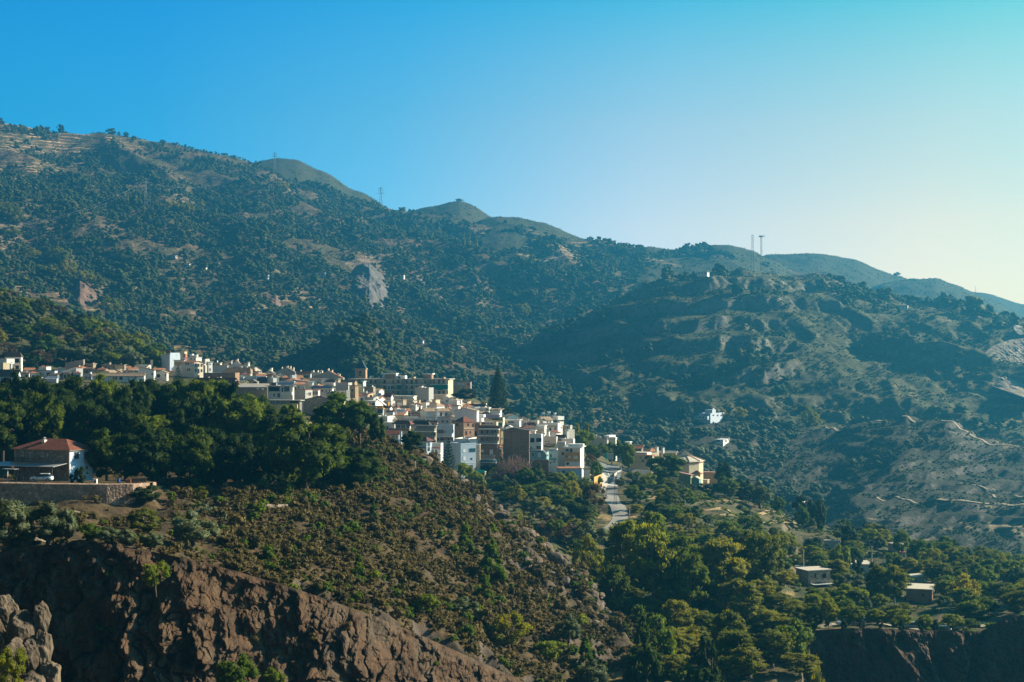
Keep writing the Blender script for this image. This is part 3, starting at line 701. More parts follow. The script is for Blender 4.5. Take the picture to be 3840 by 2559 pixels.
def merge_scatter(name, protos, X, Y, Z, W, H, mat, label=None, cat=None):
    """many small plants as one mesh (ground cover)"""
    VV = []; FF = []; n0 = 0
    pv = []
    for me in protos:
        v = np.empty(len(me.vertices)*3, np.float32); me.vertices.foreach_get('co', v); v = v.reshape(-1, 3)
        tot = np.empty(len(me.polygons), np.int32); me.polygons.foreach_get('loop_total', tot)
        st = np.empty(len(me.polygons), np.int32); me.polygons.foreach_get('loop_start', st)
        li = np.empty(len(me.loops), np.int32); me.loops.foreach_get('vertex_index', li)
        q = np.stack([li[st], li[st+1], li[st+2], li[np.minimum(st+3, len(li)-1)]], 1); q[tot == 3, 3] = q[tot == 3, 2]
        pv.append((v, q))
    rg = np.random.default_rng(3); which = rg.integers(0, len(protos), len(X)); ang = rg.uniform(0, 6.283, len(X))
    for k, (v, q) in enumerate(pv):
        m = np.where(which == k)[0]
        if not len(m): continue
        c, s = np.cos(ang[m])[:, None], np.sin(ang[m])[:, None]
        x = (v[None, :, 0]*c-v[None, :, 1]*s)*W[m][:, None]+X[m][:, None]
        y = (v[None, :, 0]*s+v[None, :, 1]*c)*W[m][:, None]+Y[m][:, None]
        z = v[None, :, 2]*H[m][:, None]+Z[m][:, None]
        VV.append(np.stack([x, y, z], -1).reshape(-1, 3))
        FF.append((q[None]+(np.arange(len(m))*len(v))[:, None, None]).reshape(-1, 4)+n0); n0 += len(m)*len(v)
    me = quads_mesh(name, np.concatenate(VV), np.concatenate(FF), mat)
    o = link(name, me); o['kind'] = 'stuff'
    if label: o['label'] = label
    if cat: o['category'] = cat
    return o
# ------------------------------------------------------------------ ground meshes
m_mtn = terrain_mat('mountain_ground', (0.17, 0.100, 0.055), (0.080, 0.074, 0.032), (0.080, 0.086, 0.030), (0.22, 0.15, 0.11), (0.33, 0.26, 0.21), (0.68, 0.81), 0.35, (0.60, 0.40, 0.20), 8.0)
m_grs = terrain_mat('grassy_hill_ground', (0.092, 0.080, 0.032), (0.060, 0.062, 0.024), (0.040, 0.048, 0.016), (0.12, 0.10, 0.075), (0.18, 0.15, 0.11), (0.45, 0.6), 1.2)
m_scar = terrain_mat('rock_scar', (0.12, 0.105, 0.09), (0.09, 0.08, 0.065), (0.07, 0.07, 0.035), (0.15, 0.135, 0.125), (0.26, 0.24, 0.225), (0.86, 0.98), 1.2)
m_rscar = terrain_mat('red_rock_scar', (0.17, 0.09, 0.06), (0.12, 0.075, 0.045), (0.09, 0.08, 0.035), (0.16, 0.10, 0.075), (0.25, 0.17, 0.13), (0.82, 0.96), 1.2)
m_spr = terrain_mat('spur_ground', (0.120, 0.104, 0.048), (0.080, 0.082, 0.036), (0.062, 0.074, 0.026), (0.17, 0.15, 0.12), (0.27, 0.24, 0.19), (0.58, 0.75), 0.45, (0.36, 0.27, 0.14), 9.0)
m_low = terrain_mat('lower_spur_ground', (0.070, 0.060, 0.040), (0.046, 0.046, 0.029), (0.036, 0.040, 0.022), (0.12, 0.105, 0.09), (0.18, 0.155, 0.13), (0.68, 0.84), 0.7, (0.34, 0.26, 0.15), 7.0)
m_vil = terrain_mat('village_ground', (0.16, 0.115, 0.06), (0.075, 0.07, 0.03), (0.045, 0.07, 0.022), (0.20, 0.15, 0.10), (0.28, 0.21, 0.14), (0.5, 0.7), 1.2, (0.46, 0.32, 0.14), 3.2)
m_knl = terrain_mat('knoll_ground', (0.070, 0.043, 0.024), (0.050, 0.038, 0.020), (0.105, 0.074, 0.032), (0.085, 0.066, 0.052), (0.16, 0.125, 0.10), (0.52, 0.72), 2.4, None, 3, 0.8)
m_left = terrain_mat('left_hill_ground', (0.14, 0.095, 0.05), (0.08, 0.075, 0.03), (0.06, 0.075, 0.025), (0.19, 0.14, 0.10), (0.26, 0.2, 0.14), (0.5, 0.7), 0.8)
m_crag = terrain_mat('crag_ground', (0.035, 0.034, 0.022), (0.026, 0.030, 0.018), (0.032, 0.036, 0.018), (0.06, 0.052, 0.042), (0.14, 0.115, 0.09), (0.55, 0.75), 0.8)
m_rock = rock_mat('cliff_rock', (0.034, 0.026, 0.019), (0.090, 0.052, 0.028), (0.092, 0.068, 0.046))
m_rock2 = rock_mat('pale_rock', (0.070, 0.056, 0.042), (0.14, 0.11, 0.08), (0.20, 0.165, 0.12), 1.3)
for k, nm, mt in (('mountain', 'mountain', m_mtn), ('summit', 'hill', m_grs), ('crag', 'hill', m_crag), ('scar', 'hill', m_scar), ('red_scar', 'hill', m_rscar), ('upper_scar', 'hill', m_rscar), ('castle_hill', 'hill', m_grs), ('round_hill', 'hill', m_grs), ('ridge_hill', 'hill', m_grs),
                  ('ridge_hill_far', 'hill', m_grs), ('ridge_hill_end', 'hill', m_grs), ('horizon_hill', 'hill', m_grs), ('spur', 'mountain', m_spr),
                  ('lower_spur', 'hill', m_low), ('left_hill', 'hill', m_left), ('village_hill', 'ground', m_vil), ('knoll', 'ground', m_knl)):
    LAY[k].mesh(nm, mt)
cliff_sheet('cliff', -700, 3300, 1500, {-700: (186, 2110), 0: (190, 2080), 100: (190, 2058), 300: (190, 2048), 540: (190, 2074), 620: (190, 2090), 800: (192, 2128), 1100: (198, 2215), 1390: (205, 2315),
            1550: (212, 2380), 1800: (222, 2490), 1960: (230, 2565), 2120: (236, 2640), 2290: (244, 2730), 2600: (250, 2850), 3300: (250, 3100)}, 3300, 230, m_rock, 8, 1.0, 0)
cliff_sheet('cliff', 3035, 4600, 700, {3035: (287, 2372), 3200: (285, 2362), 3500: (285, 2372), 3680: (285, 2375), 3760: (285, 2330), 3900: (285, 2300), 4600: (285, 2300)}, 3100, 150, m_rock, 14, 1.1, 3)
# rock stack nearest the camera
VV = []; FF = []; n0 = 0
rs = np.random.default_rng(5)
for (u, v, rx, rz, D) in [(20, 2330, 55, 110, 153), (80, 2370, 55, 95, 151), (150, 2340, 42, 85, 152), (165, 2440, 40, 90, 150), (110, 2470, 50, 90, 149), (40, 2500, 70, 110, 148), (190, 2560, 45, 100, 149), (120, 2600, 70, 90, 147), (20, 2640, 90, 110, 146), (220, 2680, 70, 100, 147), (-90, 2450, 110, 200, 152), (-200, 2600, 160, 220, 150), (110, 2750, 150, 140, 146), (250, 2850, 120, 150, 147), (-60, 2800, 200, 200, 147)]:
    c = P(u, v, D); k = D/F
    V, Fc = boulder_arrays(c[:], (rx*k, rx*k*1.1, rz*k), int(u)+300, ICO4, 0.3); VV.append(V); FF.append(Fc+n0); n0 += len(V)
o = link('rock_outcrop', mesh_np('rock_outcrop', np.concatenate(VV), np.concatenate(FF), [m_rock2])); o['kind'] = 'structure'

qd = lambda u, v: float(LAY['spur'].hit(u, v) or 1400)-14
cliff_sheet('quarry_face', 3640, 4500, 420, {3640: (1300, 1420), 3670: (1330, 1345), 3720: (1360, 1300), 3790: (1375, 1276), 3900: (1380, 1262), 4500: (1385, 1250)}, 1500, 130, rock_mat('quarry_rock', (0.28, 0.235, 0.18), (0.34, 0.29, 0.22), (0.40, 0.34, 0.27), 0.25), 150, 3.0, 7)

# unseen gorge floor and slope behind the camera, added to hold back sky light
ys = [-520, -200, -60, -10, 3, 20, 60, 110, 165, 262]; zs = [85, 40, 10, -2.2, -2.8, -9, -36, -64, -80, -84]
gx = np.linspace(-620, 620, 160); gy = np.concatenate([np.linspace(a, b, 9)[:-1] for a, b in zip(ys[:-1], ys[1:])]+[[262.0]])
GX, GY = np.meshgrid(gx, gy, indexing='ij'); GZ = np.interp(GY, ys, zs)+fbm(GX/18, GY/18, 4)*np.interp(GY, [-60, -8, 25, 60], [3, 0.2, 0.4, 4])
i, j = np.meshgrid(np.arange(159), np.arange(len(gy)-1), indexing='ij'); a = (i*len(gy)+j).ravel()
o = link('gorge', mesh_np('gorge', np.stack([GX, GY, GZ], -1).reshape(-1, 3), np.stack([a, a+len(gy), a+len(gy)+1, a+1], 1), [m_knl], None, True)); o['kind'] = 'structure'
# ------------------------------------------------------------------ building kit
W_ = plaster('white_wall', (0.84, 0.82, 0.78)); WW = plaster('warm_white_wall', (0.74, 0.68, 0.58)); CR = plaster('cream_wall', (0.66, 0.55, 0.38))
GW = plaster('grey_wall', (0.50, 0.48, 0.45), 0.22); BW = plaster('blue_white_wall', (0.55, 0.63, 0.72)); LB = plaster('light_blue_wall', (0.42, 0.53, 0.64))  # blue white also puts the blue of shade into some white walls
TN = plaster('tan_wall', (0.50, 0.36, 0.22), 0.25); OR = plaster('ochre_wall', (0.60, 0.34, 0.10)); LV = plaster('lilac_white_wall', (0.70, 0.65, 0.68), 0.2)
CC = plaster('concrete_wall', (0.34, 0.30, 0.24), 0.3); YE = plaster('yellow_wall', (0.74, 0.58, 0.30)); PK = plaster('pink_wall', (0.66, 0.46, 0.36)); DK = simple('dark_void', (0.012, 0.012, 0.014), 0.9)
BR = brick('brown_brick', (0.38, 0.21, 0.125), (0.31, 0.17, 0.105), (0.34, 0.26, 0.19)); BT = brick('tan_brick', (0.42, 0.27, 0.14), (0.34, 0.20, 0.10), (0.36, 0.28, 0.2))
GB = brick('grey_block', (0.36, 0.32, 0.28), (0.30, 0.27, 0.24), (0.40, 0.36, 0.3), 1, 0.4, 0.2); ST = rubble('rubble_wall', (0.28, 0.22, 0.17), (0.36, 0.29, 0.22), (0.42, 0.34, 0.24), 2.2)
TR = tiles('red_tiles', (0.24, 0.078, 0.046)); TO = tiles('orange_tiles', (0.46, 0.20, 0.10)); TT = tiles('tan_tiles', (0.42, 0.30, 0.20)); TB = tiles('brown_tiles', (0.13, 0.085, 0.06))
DR = simple('dark_roof', (0.055, 0.05, 0.05), 0.8); GR = simple('grey_roof', (0.34, 0.31, 0.27), 0.85, 0, 0.25); CRF = simple('pale_roof', (0.55, 0.48, 0.38), 0.85, 0, 0.2)
GL = simple('window_glass', (0.03, 0.045, 0.06), 0.12, 0, 0.3, 0.6); BRN = simple('brown_joinery', (0.13, 0.065, 0.04), 0.6); WH = simple('white_paint', (0.80, 0.80, 0.78), 0.5)
GRN = simple('green_cloth', (0.01, 0.16, 0.11), 0.8); MINT = simple('mint_cloth', (0.02, 0.50, 0.30), 0.7); TEAL = simple('teal_glass', (0.05, 0.15, 0.18), 0.2, 0, 0.3, 0.6)
RED = simple('red_paint', (0.40, 0.10, 0.07), 0.7); MET = simple('galvanised_metal', (0.45, 0.46, 0.47), 0.45, 0.6); PNL = simple('solar_glass', (0.55, 0.58, 0.62), 0.2, 0.2); IRN = simple('dark_iron', (0.035, 0.035, 0.04), 0.6)
PLM = simple('plum_cloth', (0.07, 0.055, 0.10), 0.8); BLU = simple('blue_tarpaulin', (0.03, 0.06, 0.16), 0.6); TQ = plaster('turquoise_wall', (0.30, 0.50, 0.52)); SLT = simple('slate_roof', (0.030, 0.038, 0.060), 0.35, 0, 0.3, 0.6)
WINM = {}
def win_mesh(kind):
    if kind in WINM: return WINM[kind]
    fr, pane = {'w': (WH, GL), 'b': (BRN, GL), 's': (BRN, BRN), 'p': (WH, WH), 'v': (BRN, DK), 't': (TEAL, GL), 'g': (MET, GL), 'k': (CR, WH)}[kind]
    m = MB(); f = 0.09
    m.box(-0.5, 0.5, -0.06, 0.06, 0, f*0.8); m.box(-0.5, 0.5, -0.06, 0.06, 1-f*0.8, 1)
    m.box(-0.5, -0.5+f, -0.06, 0.06, f*0.8, 1-f*0.8); m.box(0.5-f, 0.5, -0.06, 0.06, f*0.8, 1-f*0.8)
    if kind in 'wbtg': m.box(-0.03, 0.03, -0.05, 0.05, f*0.8, 1-f*0.8)
    m.box(-0.5+f, 0.5-f, -0.025, 0.05, f*0.8, 1-f*0.8, 1)
    me = bpy.data.meshes.new('window_'+kind); me.from_pydata(m.v, [], m.f); me.materials.append(fr); me.materials.append(pane)
    me.polygons.foreach_set('material_index', m.m); me.update(); WINM[kind] = me; return me
class House:
    """front face from u0 to um, a second face from um to u1 (side='R'), or side face first (side='L'); heights given as sight lines at distance D"""
    def __init__(s, name, label, cat, u0, um, u1, vt, vb, D, wall, side=None, yaw=None, depth=9, group=None, dig=5):
        if side is None: side = 'R' if u1 > um+1 else 'N'
        th = R({'R': -24, 'L': 24, 'N': 28}[side] if yaw is None else yaw)
        a, b = math.cos(th), math.sin(th)
        if side == 'L': cu, fu, su = um, u1, u0
        else: cu, fu, su = um, u0, u1
        if side == 'N': cu = u1 if um < u1 else um
        XC = uc(cu)*D
        s.w = abs((XC-uc(fu)*D)/(a-uc(fu)*b))
        if side == 'N': s.d = depth
        elif side == 'R': s.d = (uc(su)*D-XC)/(-b-uc(su)*a)
        else: s.d = (XC-uc(su)*D)/(b+uc(su)*a)
        if s.d <= 0.5 or s.d > 45: s.d = depth
        s.side, s.th, s.D, s.XC = side, th, D, XC
        s.x0, s.x1 = (0, s.w) if side == 'L' else (-s.w, 0)
        s.sx = 0.0                                   # the plane of the side face
        s.z0 = (CV-vb)/F*D-dig; s.H = (CV-vt)/F*D-s.z0
        s.root = empty(name, (XC, D, s.z0), th); tag(s.root, label, cat, group)
        s.wall = wall; s.extra = []; s.wm = MB(); s.vt = vt; s.box()
    def box(s): s.wm.box(s.x0, s.x1, 0, s.d, 0, s.H)
    def fx(s, u):
        a, b = math.cos(s.th), math.sin(s.th); return (uc(u)*s.D-s.XC)/(a-uc(u)*b)
    def fz(s, v, x=0, y=0): return (CV-v)/F*(s.D+x*math.sin(s.th)+y*math.cos(s.th))-s.z0
    def sy(s, u):
        a, b = -math.sin(s.th), math.cos(s.th); return (uc(u)*s.D-s.XC)/(a-uc(u)*b)
    def block(s, u0, u1, vt, vb, y0=0.0, y1=None, mat=None, name='extension'):
        """a further volume on the front plane"""
        m = MB(); xa, xb = s.fx(u0), s.fx(u1); y1 = s.d*0.8 if y1 is None else y1
        m.box(xa, xb, y0, y1, s.fz(vb, xa), s.fz(vt, xa)); return m.build(name, mat or s.wall, s.root)
    def wins(s, lst, kind='w'):
        for q in lst:
            u0, v0, u1, v1 = q[:4]; k = q[4] if len(q) > 4 else kind; nm = q[5] if len(q) > 5 else ('door' if (v1-v0) > 1.75*(u1-u0) and k in 'bs' else 'window')
            xa, xb = s.fx(u0), s.fx(u1); o = link(nm, win_mesh(k), s.root); zb = s.fz(v1, xa)
            o.location = ((xa+xb)/2, -0.03, zb); o.scale = (max(0.3, xb-xa), 1, max(0.3, s.fz(v0, xa)-zb))
        return s
    def swins(s, lst, kind='w'):
        for q in lst:
            u0, v0, u1, v1 = q[:4]; k = q[4] if len(q) > 4 else kind
            ya, yb = s.sy(u0), s.sy(u1); o = link('window', win_mesh(k), s.root); zb = s.fz(v1, 0, ya)
            o.location = (0.03 if s.side != 'L' else -0.03, (ya+yb)/2, zb); o.scale = (max(0.3, abs(yb-ya)), 1, max(0.3, s.fz(v0, 0, ya)-zb))
            o.rotation_euler = (0, 0, R(90) if s.side != 'L' else R(-90))
        return s
    def grid(s, nx, ny, kind='w', wu=1.3, wz=1.3, z1=None, skip=0.12, zb=None):
        rg = random.Random(int(s.XC*7+s.D)); H = s.H-0.6 if z1 is None else z1; base = 5.8 if zb is None else zb
        for i in range(nx):
            for j in range(ny):
                if rg.random() < skip: continue
                x = s.x0+(i+0.5)/nx*s.w+rg.uniform(-0.25, 0.25); z = base+(H-base)*(j+0.45)/ny-wz*0.3
                o = link('window', win_mesh(kind if rg.random() < 0.75 else rg.choice('wbs')), s.root); o.location = (x, -0.03, z)
                o.scale = (wu*rg.uniform(0.75, 1.2), 1, wz*rg.uniform(0.85, 1.35))
        if s.side == 'R' and s.d > 4:
            for j in range(ny):
                o = link('window', win_mesh(kind), s.root); o.location = (0.03, s.d*0.5, base+(H-base)*(j+0.45)/ny-wz*0.3); o.scale = (wu, 1, wz); o.rotation_euler = (0, 0, R(90))
        return s
    def roof(s, kind='flat', rise=0, mat=None, over=0.35, t=0.22, par=0.55, name='roof'):
        x0, x1, y0, y1, H = s.x0, s.x1, 0, s.d, s.H; m = MB(); r = rise/F*s.D; mat = mat or GR
        if kind == 'flat':
            g = 0.22
            m.box(x0+g, x1-g, y0+g, y1-g, H, H+0.06, 0)
            q = MB(); q.box(x0-0.03, x1+0.03, y0-0.03, y0+g, H, H+par); q.box(x0-0.03, x1+0.03, y1-g, y1+0.03, H, H+par)
            q.box(x0-0.03, x0+g, y0+g, y1-g, H, H+par); q.box(x1-g, x1+0.03, y0+g, y1-g, H, H+par)
            q.build('parapet', s.wall, s.root)
        elif kind == 'slab':
            m.box(x0-over, x1+over, y0-over, y1+over, H, H+t)
        elif kind == 'gx':
            ym = (y0+y1)/2; e = over
            m.slab((x0-e, y0-e, H-r*e/ym*0+0.02), (x1+e, y0-e, H+0.02), (x1+e, ym, H+r), (x0-e, ym, H+r), t); m.slab((x0-e, ym, H+r), (x1+e, ym, H+r), (x1+e, y1+e, H+0.02), (x0-e, y1+e, H+0.02), t)
            for x in (x0+0.02, x1-0.24): s.wm.add([(x, y0, H), (x, y1, H), (x, ym, H+r-t), (x+0.22, y0, H), (x+0.22, y1, H), (x+0.22, ym, H+r-t)], [(0, 1, 2), (5, 4, 3), (0, 3, 4, 1), (1, 4, 5, 2), (2, 5, 3, 0)])
        elif kind == 'gy':
            xm = x0+(x1-x0)*s.apex if hasattr(s, 'apex') else (x0+x1)/2; e = over
            m.slab((x0-e, y0-e, H+0.02), (xm, y0-e, H+r), (xm, y1+e, H+r), (x0-e, y1+e, H+0.02), t); m.slab((xm, y0-e, H+r), (x1+e, y0-e, H+0.02), (x1+e, y1+e, H+0.02), (xm, y1+e, H+r), t)
            s.wm.prism([(x0, H), (x1, H), (xm, H+r-t)], y0+0.01, y1-0.01)
        elif kind == 'hip':
            e = over; i = min((x1-x0)*0.42, (y1-y0)/2); ym = (y0+y1)/2
            A = [(x0-e, y0-e, H), (x1+e, y0-e, H), (x1+e, y1+e, H), (x0-e, y1+e, H)]; B = [(x0+i, ym, H+r), (x1-i, ym, H+r)]
            m.add(A+B, [(0, 1, 5, 4), (1, 2, 5), (2, 3, 4, 5), (3, 0, 4), (3, 2, 1, 0)]); m.box(x0-e, x1+e, y0-e, y1+e, H-0.12, H-0.003)
        elif kind in ('shl', 'shr'):      # one slope across the front: high on the right / high on the left
            a, b = (0, r) if kind == 'shl' else (r, 0); e = over
            m.slab((x0-e, y0-e, H+a+t), (x1+e, y0-e, H+b+t), (x1+e, y1+e, H+b+t), (x0-e, y1+e, H+a+t), t)
            s.wm.prism([(x0, H), (x1, H), (x1, H+r)] if kind == 'shl' else [(x0, H), (x1, H), (x0, H+r)], y0+0.01, y1-0.01)
        elif kind == 'shb':               # one slope rising to the back
            e = over
            m.slab((x0-e, y0-e, H), (x1+e, y0-e, H), (x1+e, y1+e, H+r), (x0-e, y1+e, H+r), t)
            for x in (x0+0.02, x1-0.24): s.wm.add([(x, y0, H-t), (x, y1, H-t), (x, y1, H+r-t), (x+0.22, y0, H-t), (x+0.22, y1, H-t), (x+0.22, y1, H+r-t)], [(0, 1, 2), (5, 4, 3), (0, 3, 4, 1), (1, 4, 5, 2), (2, 5, 3, 0)])
            s.wm.box(x0+0.03, x1-0.03, y1-0.25, y1-0.02, H, H+r-t)
        m.build(name, mat, s.root); return s
    def balcony(s, u0, u1, vr, vf, kind='bar', dep=1.2, mat=None, slab=None):
        """slab with its railing; vr rail top, vf slab underside"""
        xa, xb = s.fx(u0), s.fx(u1); zf, zr = s.fz(vf, xa), s.fz(vr, xa); m = MB(); t = min(0.28, max(0.15, (zr-zf)*0.25))
        m.box(xa, xb, -dep, -0.01, zf, zf+t, 0)
        if kind == 'solid':
            m.box(xa, xb, -dep, -dep+0.12, zf+t, zr, 1); m.box(xa, xa+0.12, -dep+0.12, -0.01, zf+t, zr, 1); m.box(xb-0.12, xb, -dep+0.12, -0.01, zf+t, zr, 1)
        else:
            m.box(xa, xb, -dep, -dep+0.06, zr-0.06, zr, 1); n = max(3, int((xb-xa)/0.28))
            for i in range(n+1):
                x = xa+(xb-xa-0.05)*i/n; m.box(x, x+0.05, -dep+0.01, -dep+0.05, zf+t, zr-0.06, 1)
            for x in (xa, xb-0.05): m.box(x, x+0.05, -dep+0.06, -0.01, zr-0.06, zr, 1)
        m.build('balcony', [slab or WH, mat or (s.wall if kind == 'solid' else IRN)], s.root); return s
    def panel(s, u0, u1, vt, vb, mat, y=-0.05, t=0.08, name='panel'):
        xa, xb = s.fx(u0), s.fx(u1); m = MB(); m.box(xa, xb, y-t, y, s.fz(vb, xa), s.fz(vt, xa)); m.build(name, mat, s.root); return s
    def awning(s, u0, u1, vt, vb, mat, dep=1.6):
        xa, xb = s.fx(u0), s.fx(u1); za, zb = s.fz(vt, xa), s.fz(vb, xa); m = MB()
        m.slab((xa, -dep, zb), (xb, -dep, zb), (xb, -0.02, za), (xa, -0.02, za), 0.06); m.build('awning', mat, s.root); return s
    def chimney(s, u, vt, wd=0.7, mat=None, y=None, cap=True, hh=2.5):
        x = s.fx(u); y = s.d*0.45 if y is None else y; zt = s.fz(vt, x, y); m = MB()
        zb = max(0.5, zt-hh); m.box(x-wd/2, x+wd/2, y-wd/2, y+wd/2, zb, zt)
        if cap: m.box(x-wd*0.65, x+wd*0.65, y-wd*0.65, y+wd*0.65, zt+0.12, zt+0.24, 1); m.box(x-wd*0.3, x+wd*0.3, y-wd*0.3, y+wd*0.3, zt, zt+0.12, 1)
        m.build('chimney', [mat or s.wall, TT], s.root); return s
    def solar(s, u, v, wd=1.9, y=1.2, two=False, tank=True):
        """tilted water heater panel with its tank"""
        x = s.fx(u); z = s.fz(v, x, y); m = MB()
        m.slab((x-wd/2, y, z), (x+wd/2, y, z), (x+wd/2, y+1.5, z+1.1), (x-wd/2, y+1.5, z+1.1), 0.1)
        m.tube((x-wd/2+0.1, y+1.55, z+1.35), (x+wd/2-0.1, y+1.55, z+1.35), 0.28, n=12, mi=1)
        for xx in (x-wd/2+0.1, x+wd/2-0.15): m.box(xx, xx+0.05, y+1.5, y+1.55, z-0.9, z+1.2, 1)
        m.build('solar_heater', [PNL, WH], s.root, False); return s
    def dish(s, u, v, y=0.6, r=0.5):
        x = s.fx(u); z = s.fz(v, x, y); m = MB(); n = 12; vs = [(0, 0.16, 0)]
        for rr, dy in ((0.5, 0.12), (1, 0)):
            vs += [(math.cos(6.283*i/n)*r*rr, dy*r*1.2, math.sin(6.283*i/n)*r*rr) for i in range(n)]
        fs = [(0, 1+(i+1) % n, 1+i) for i in range(n)]+[(1+i, 1+(i+1) % n, 1+n+(i+1) % n, 1+n+i) for i in range(n)]
        m.add([(x+a+b*0.4, y+b, z+c+0.1) for a, b, c in vs], fs); m.tube((x, y+0.2, z-0.9), (x, y+0.15, z), 0.04); m.tube((x, y, z-0.2), (x, y-0.4, z), 0.02)
        m.build('satellite_dish', WH, s.root); return s
    def done(s, smooth=False): s.wm.build('wall', s.wall, s.root); return s
def H(label, u0, um, u1, vt, vb, D, wall, roof=('flat', 0, None), name='house', cat='house', **k):
    h = House(name, label, cat, u0, um, u1, vt, vb, D, wall, **k)
    if roof: h.roof(*roof)
    h.done(); return h
def nowall(name, label, cat, loc, rz=0): return tag(empty(name, loc, rz), label, cat)
# ------------------------------------------------------------------ the village, house by house
# far left, above the pine wood
h = H('white house with square tower and brown hipped tile roof beside the russet tree', 18, 79, 85, 1339, 1400, 668, W_, ('hip', 17, TB), depth=8, yaw=-10)
h.wins([(51, 1346, 74, 1360, 'v'), (57, 1371, 71, 1385, 'v')]); h.balcony(46, 80, 1360, 1364, 'bar', 0.8); h.swins([])
h = H('cream and white stepped house at the left edge with a flat parapet', -40, 12, 36, 1365, 1400, 650, CR, ('flat', 0, None), yaw=-40); h.block(-40, 10, 1346, 1365, 2, 6, W_); h.chimney(32, 1362, 0.6, W_)
h = H('low grey-white house with a broad dark brown tile roof at the left edge', -10, 66, 80, 1412, 1460, 630, BW, ('gx', 26, TB), yaw=-14, depth=11); h.chimney(22, 1381, 0.9, TB, 6); h.swins([(70, 1420, 77, 1430)], 'w')
h = H('pale blue flat-roofed house with pink bougainvillea on its roof edge', 121, 205, 216, 1390, 1420, 660, BW, ('slab', 0, DR), yaw=-12)
h.block(138, 166, 1376, 1390, 2, 6, W_, 'roof_room'); h.wins([(175, 1398, 188, 1412, 'v'), (150, 1405, 155, 1413, 'b'), (131, 1403, 134, 1406, 'v')]); h.swins([(209, 1400, 213, 1412, 'v')])
h = H('tan house wall below the pale blue house at left', 98, 152, 158, 1418, 1460, 632, TN, ('slab', 0, CRF), yaw=-14); h.wins([(115, 1431, 126, 1438, 'p')])
h = H('glazed white canopy on posts beside the pale blue house', 170, 212, 219, 1421, 1440, 640, BW, ('shb', 8, PNL), 'canopy', 'canopy', depth=6)
h = House('house', 'unfinished grey block building with a slanting roof line behind the wood', 'house', 245, 313, 318, 1363, 1400, 705, GB, yaw=-8); h.roof('shl', 13, GB, 0.1); h.panel(279, 283, 1352, 1398, GR); h.done()
h = H('small sunlit white cube house over the tops of the pines', 262, 286, 311, 1387, 1425, 655, W_, ('flat', 0, None), yaw=-52); h.swins([(290, 1398, 295, 1404)], 'b')
h = House('house', 'grey gabled outhouse left of the small white cube house', 'house', 245, 285, 285, 1398, 1420, 668, GW); h.roof('shl', 16, GR); h.done()
h = H('long low grey-walled house with a flat terrace behind the white villa', 311, 452, 455, 1388, 1412, 690, GW, ('flat', 0, None), depth=12); h.wins([(380, 1391, 388, 1399, 'b')]); h.block(455, 480, 1389, 1404, 0, 5, W_, 'extension')
h = H('rough brick roof-top rooms with cream plaster on the right half', 382, 466, 473, 1369, 1392, 702, GB, ('slab', 0, GR), depth=7); h.panel(430, 464, 1371, 1389, YE, -0.01, 0.06); h.wins([(394, 1373, 397, 1389, 'b'), (425, 1372, 429, 1389, 'b')]); h.chimney(407, 1361, 1.2, GB); h.dish(452, 1367)
h = H('small buff brick house with ribbed front left of the brick roof-top rooms', 323, 349, 360, 1366, 1392, 705, TN, ('slab', 0, CRF), depth=7); h.chimney(345, 1362, 0.7)
h = H('white villa with a long tiled eave and french windows above the pines', 345, 540, 545, 1411, 1446, 640, W_, ('shb', 12, TT), depth=7, yaw=-3)
h.wins([(423, 1414, 428, 1424, 'b'), (433, 1413, 439, 1425, 'b'), (448, 1413, 460, 1429, 't'), (478, 1414, 485, 1421, 'w'), (506, 1414, 513, 1419, 'w')]); h.balcony(444, 520, 1425, 1432, 'solid', 1.5); h.chimney(422, 1406, 0.6, W_, 2.5); h.chimney(470, 1406, 0.6, W_, 2.5)
h = H('grey-brown roofless yard wall behind the white villa', 480, 520, 522, 1389, 1412, 668, GB, ('shb', 4, GR), depth=8)
h = H('white flat house with roof tank and brown shutters behind the villa', 510, 540, 567, 1371, 1400, 696, WW, ('flat', 0, None), yaw=-30); h.swins([(544, 1373, 548, 1388, 'b'), (555, 1377, 561, 1386, 'b')]); h.chimney(548, 1350, 1.6, DR, 3, False); h.dish(565, 1374)
h = House('house', 'white house with a brown lean-to roof and one small square window', 'house', 521, 577, 584, 1390, 1424, 652, W_, yaw=-10); h.roof('shr', 14, TB); h.wins([(568, 1401, 574, 1407, 'v')]); h.done()
h = House('house', 'white gabled house with a brown porch next to the araucaria', 'house', 583, 625, 632, 1398, 1430, 655, W_); h.roof('gy', 10, TT); h.wins([(588, 1404, 600, 1416, 'v'), (618, 1403, 622, 1412, 'b')]); h.done()
h = House('house', 'tall grey-white gabled house rising at the foot of the green hill', 'house', 606, 637, 676, 1335, 1395, 730, BW, yaw=-38); h.roof('flat', 0); h.wm.prism([(h.x0, h.H), (h.x1, h.H), (h.x1, h.H+1.6)], 0.3, h.d-0.3); h.done()
h = H('long terracotta-roofed house highest on the left of the village', 583, 636, 640, 1332, 1350, 775, W_, ('gx', 17, TO), depth=14)
h = H('cream house with two brick chimneys above the beige flats', 656, 692, 702, 1318, 1352, 745, CR, ('shl', 0, TT), depth=8); h.chimney(693, 1329, 1.3, RED, 0.3, True, 3.5); h.dish(686, 1313)
h = H('white terraced house with a brown brick band left of the beige flats', 652, 690, 696, 1352, 1400, 705, W_, ('slab', 0, TT), yaw=-8); h.panel(655, 680, 1357, 1371, TN, -0.01, 0.05); h.wins([(694-8, 1358, 689, 1370, 'b')]); h.dish(690, 1345)
h = House('apartment_building', 'beige balconied flats with red-brown joinery above the wood', 'flats', 680, 728, 763, 1360, 1430, 690, WW, yaw=-42); h.roof('gx', 7, TO)
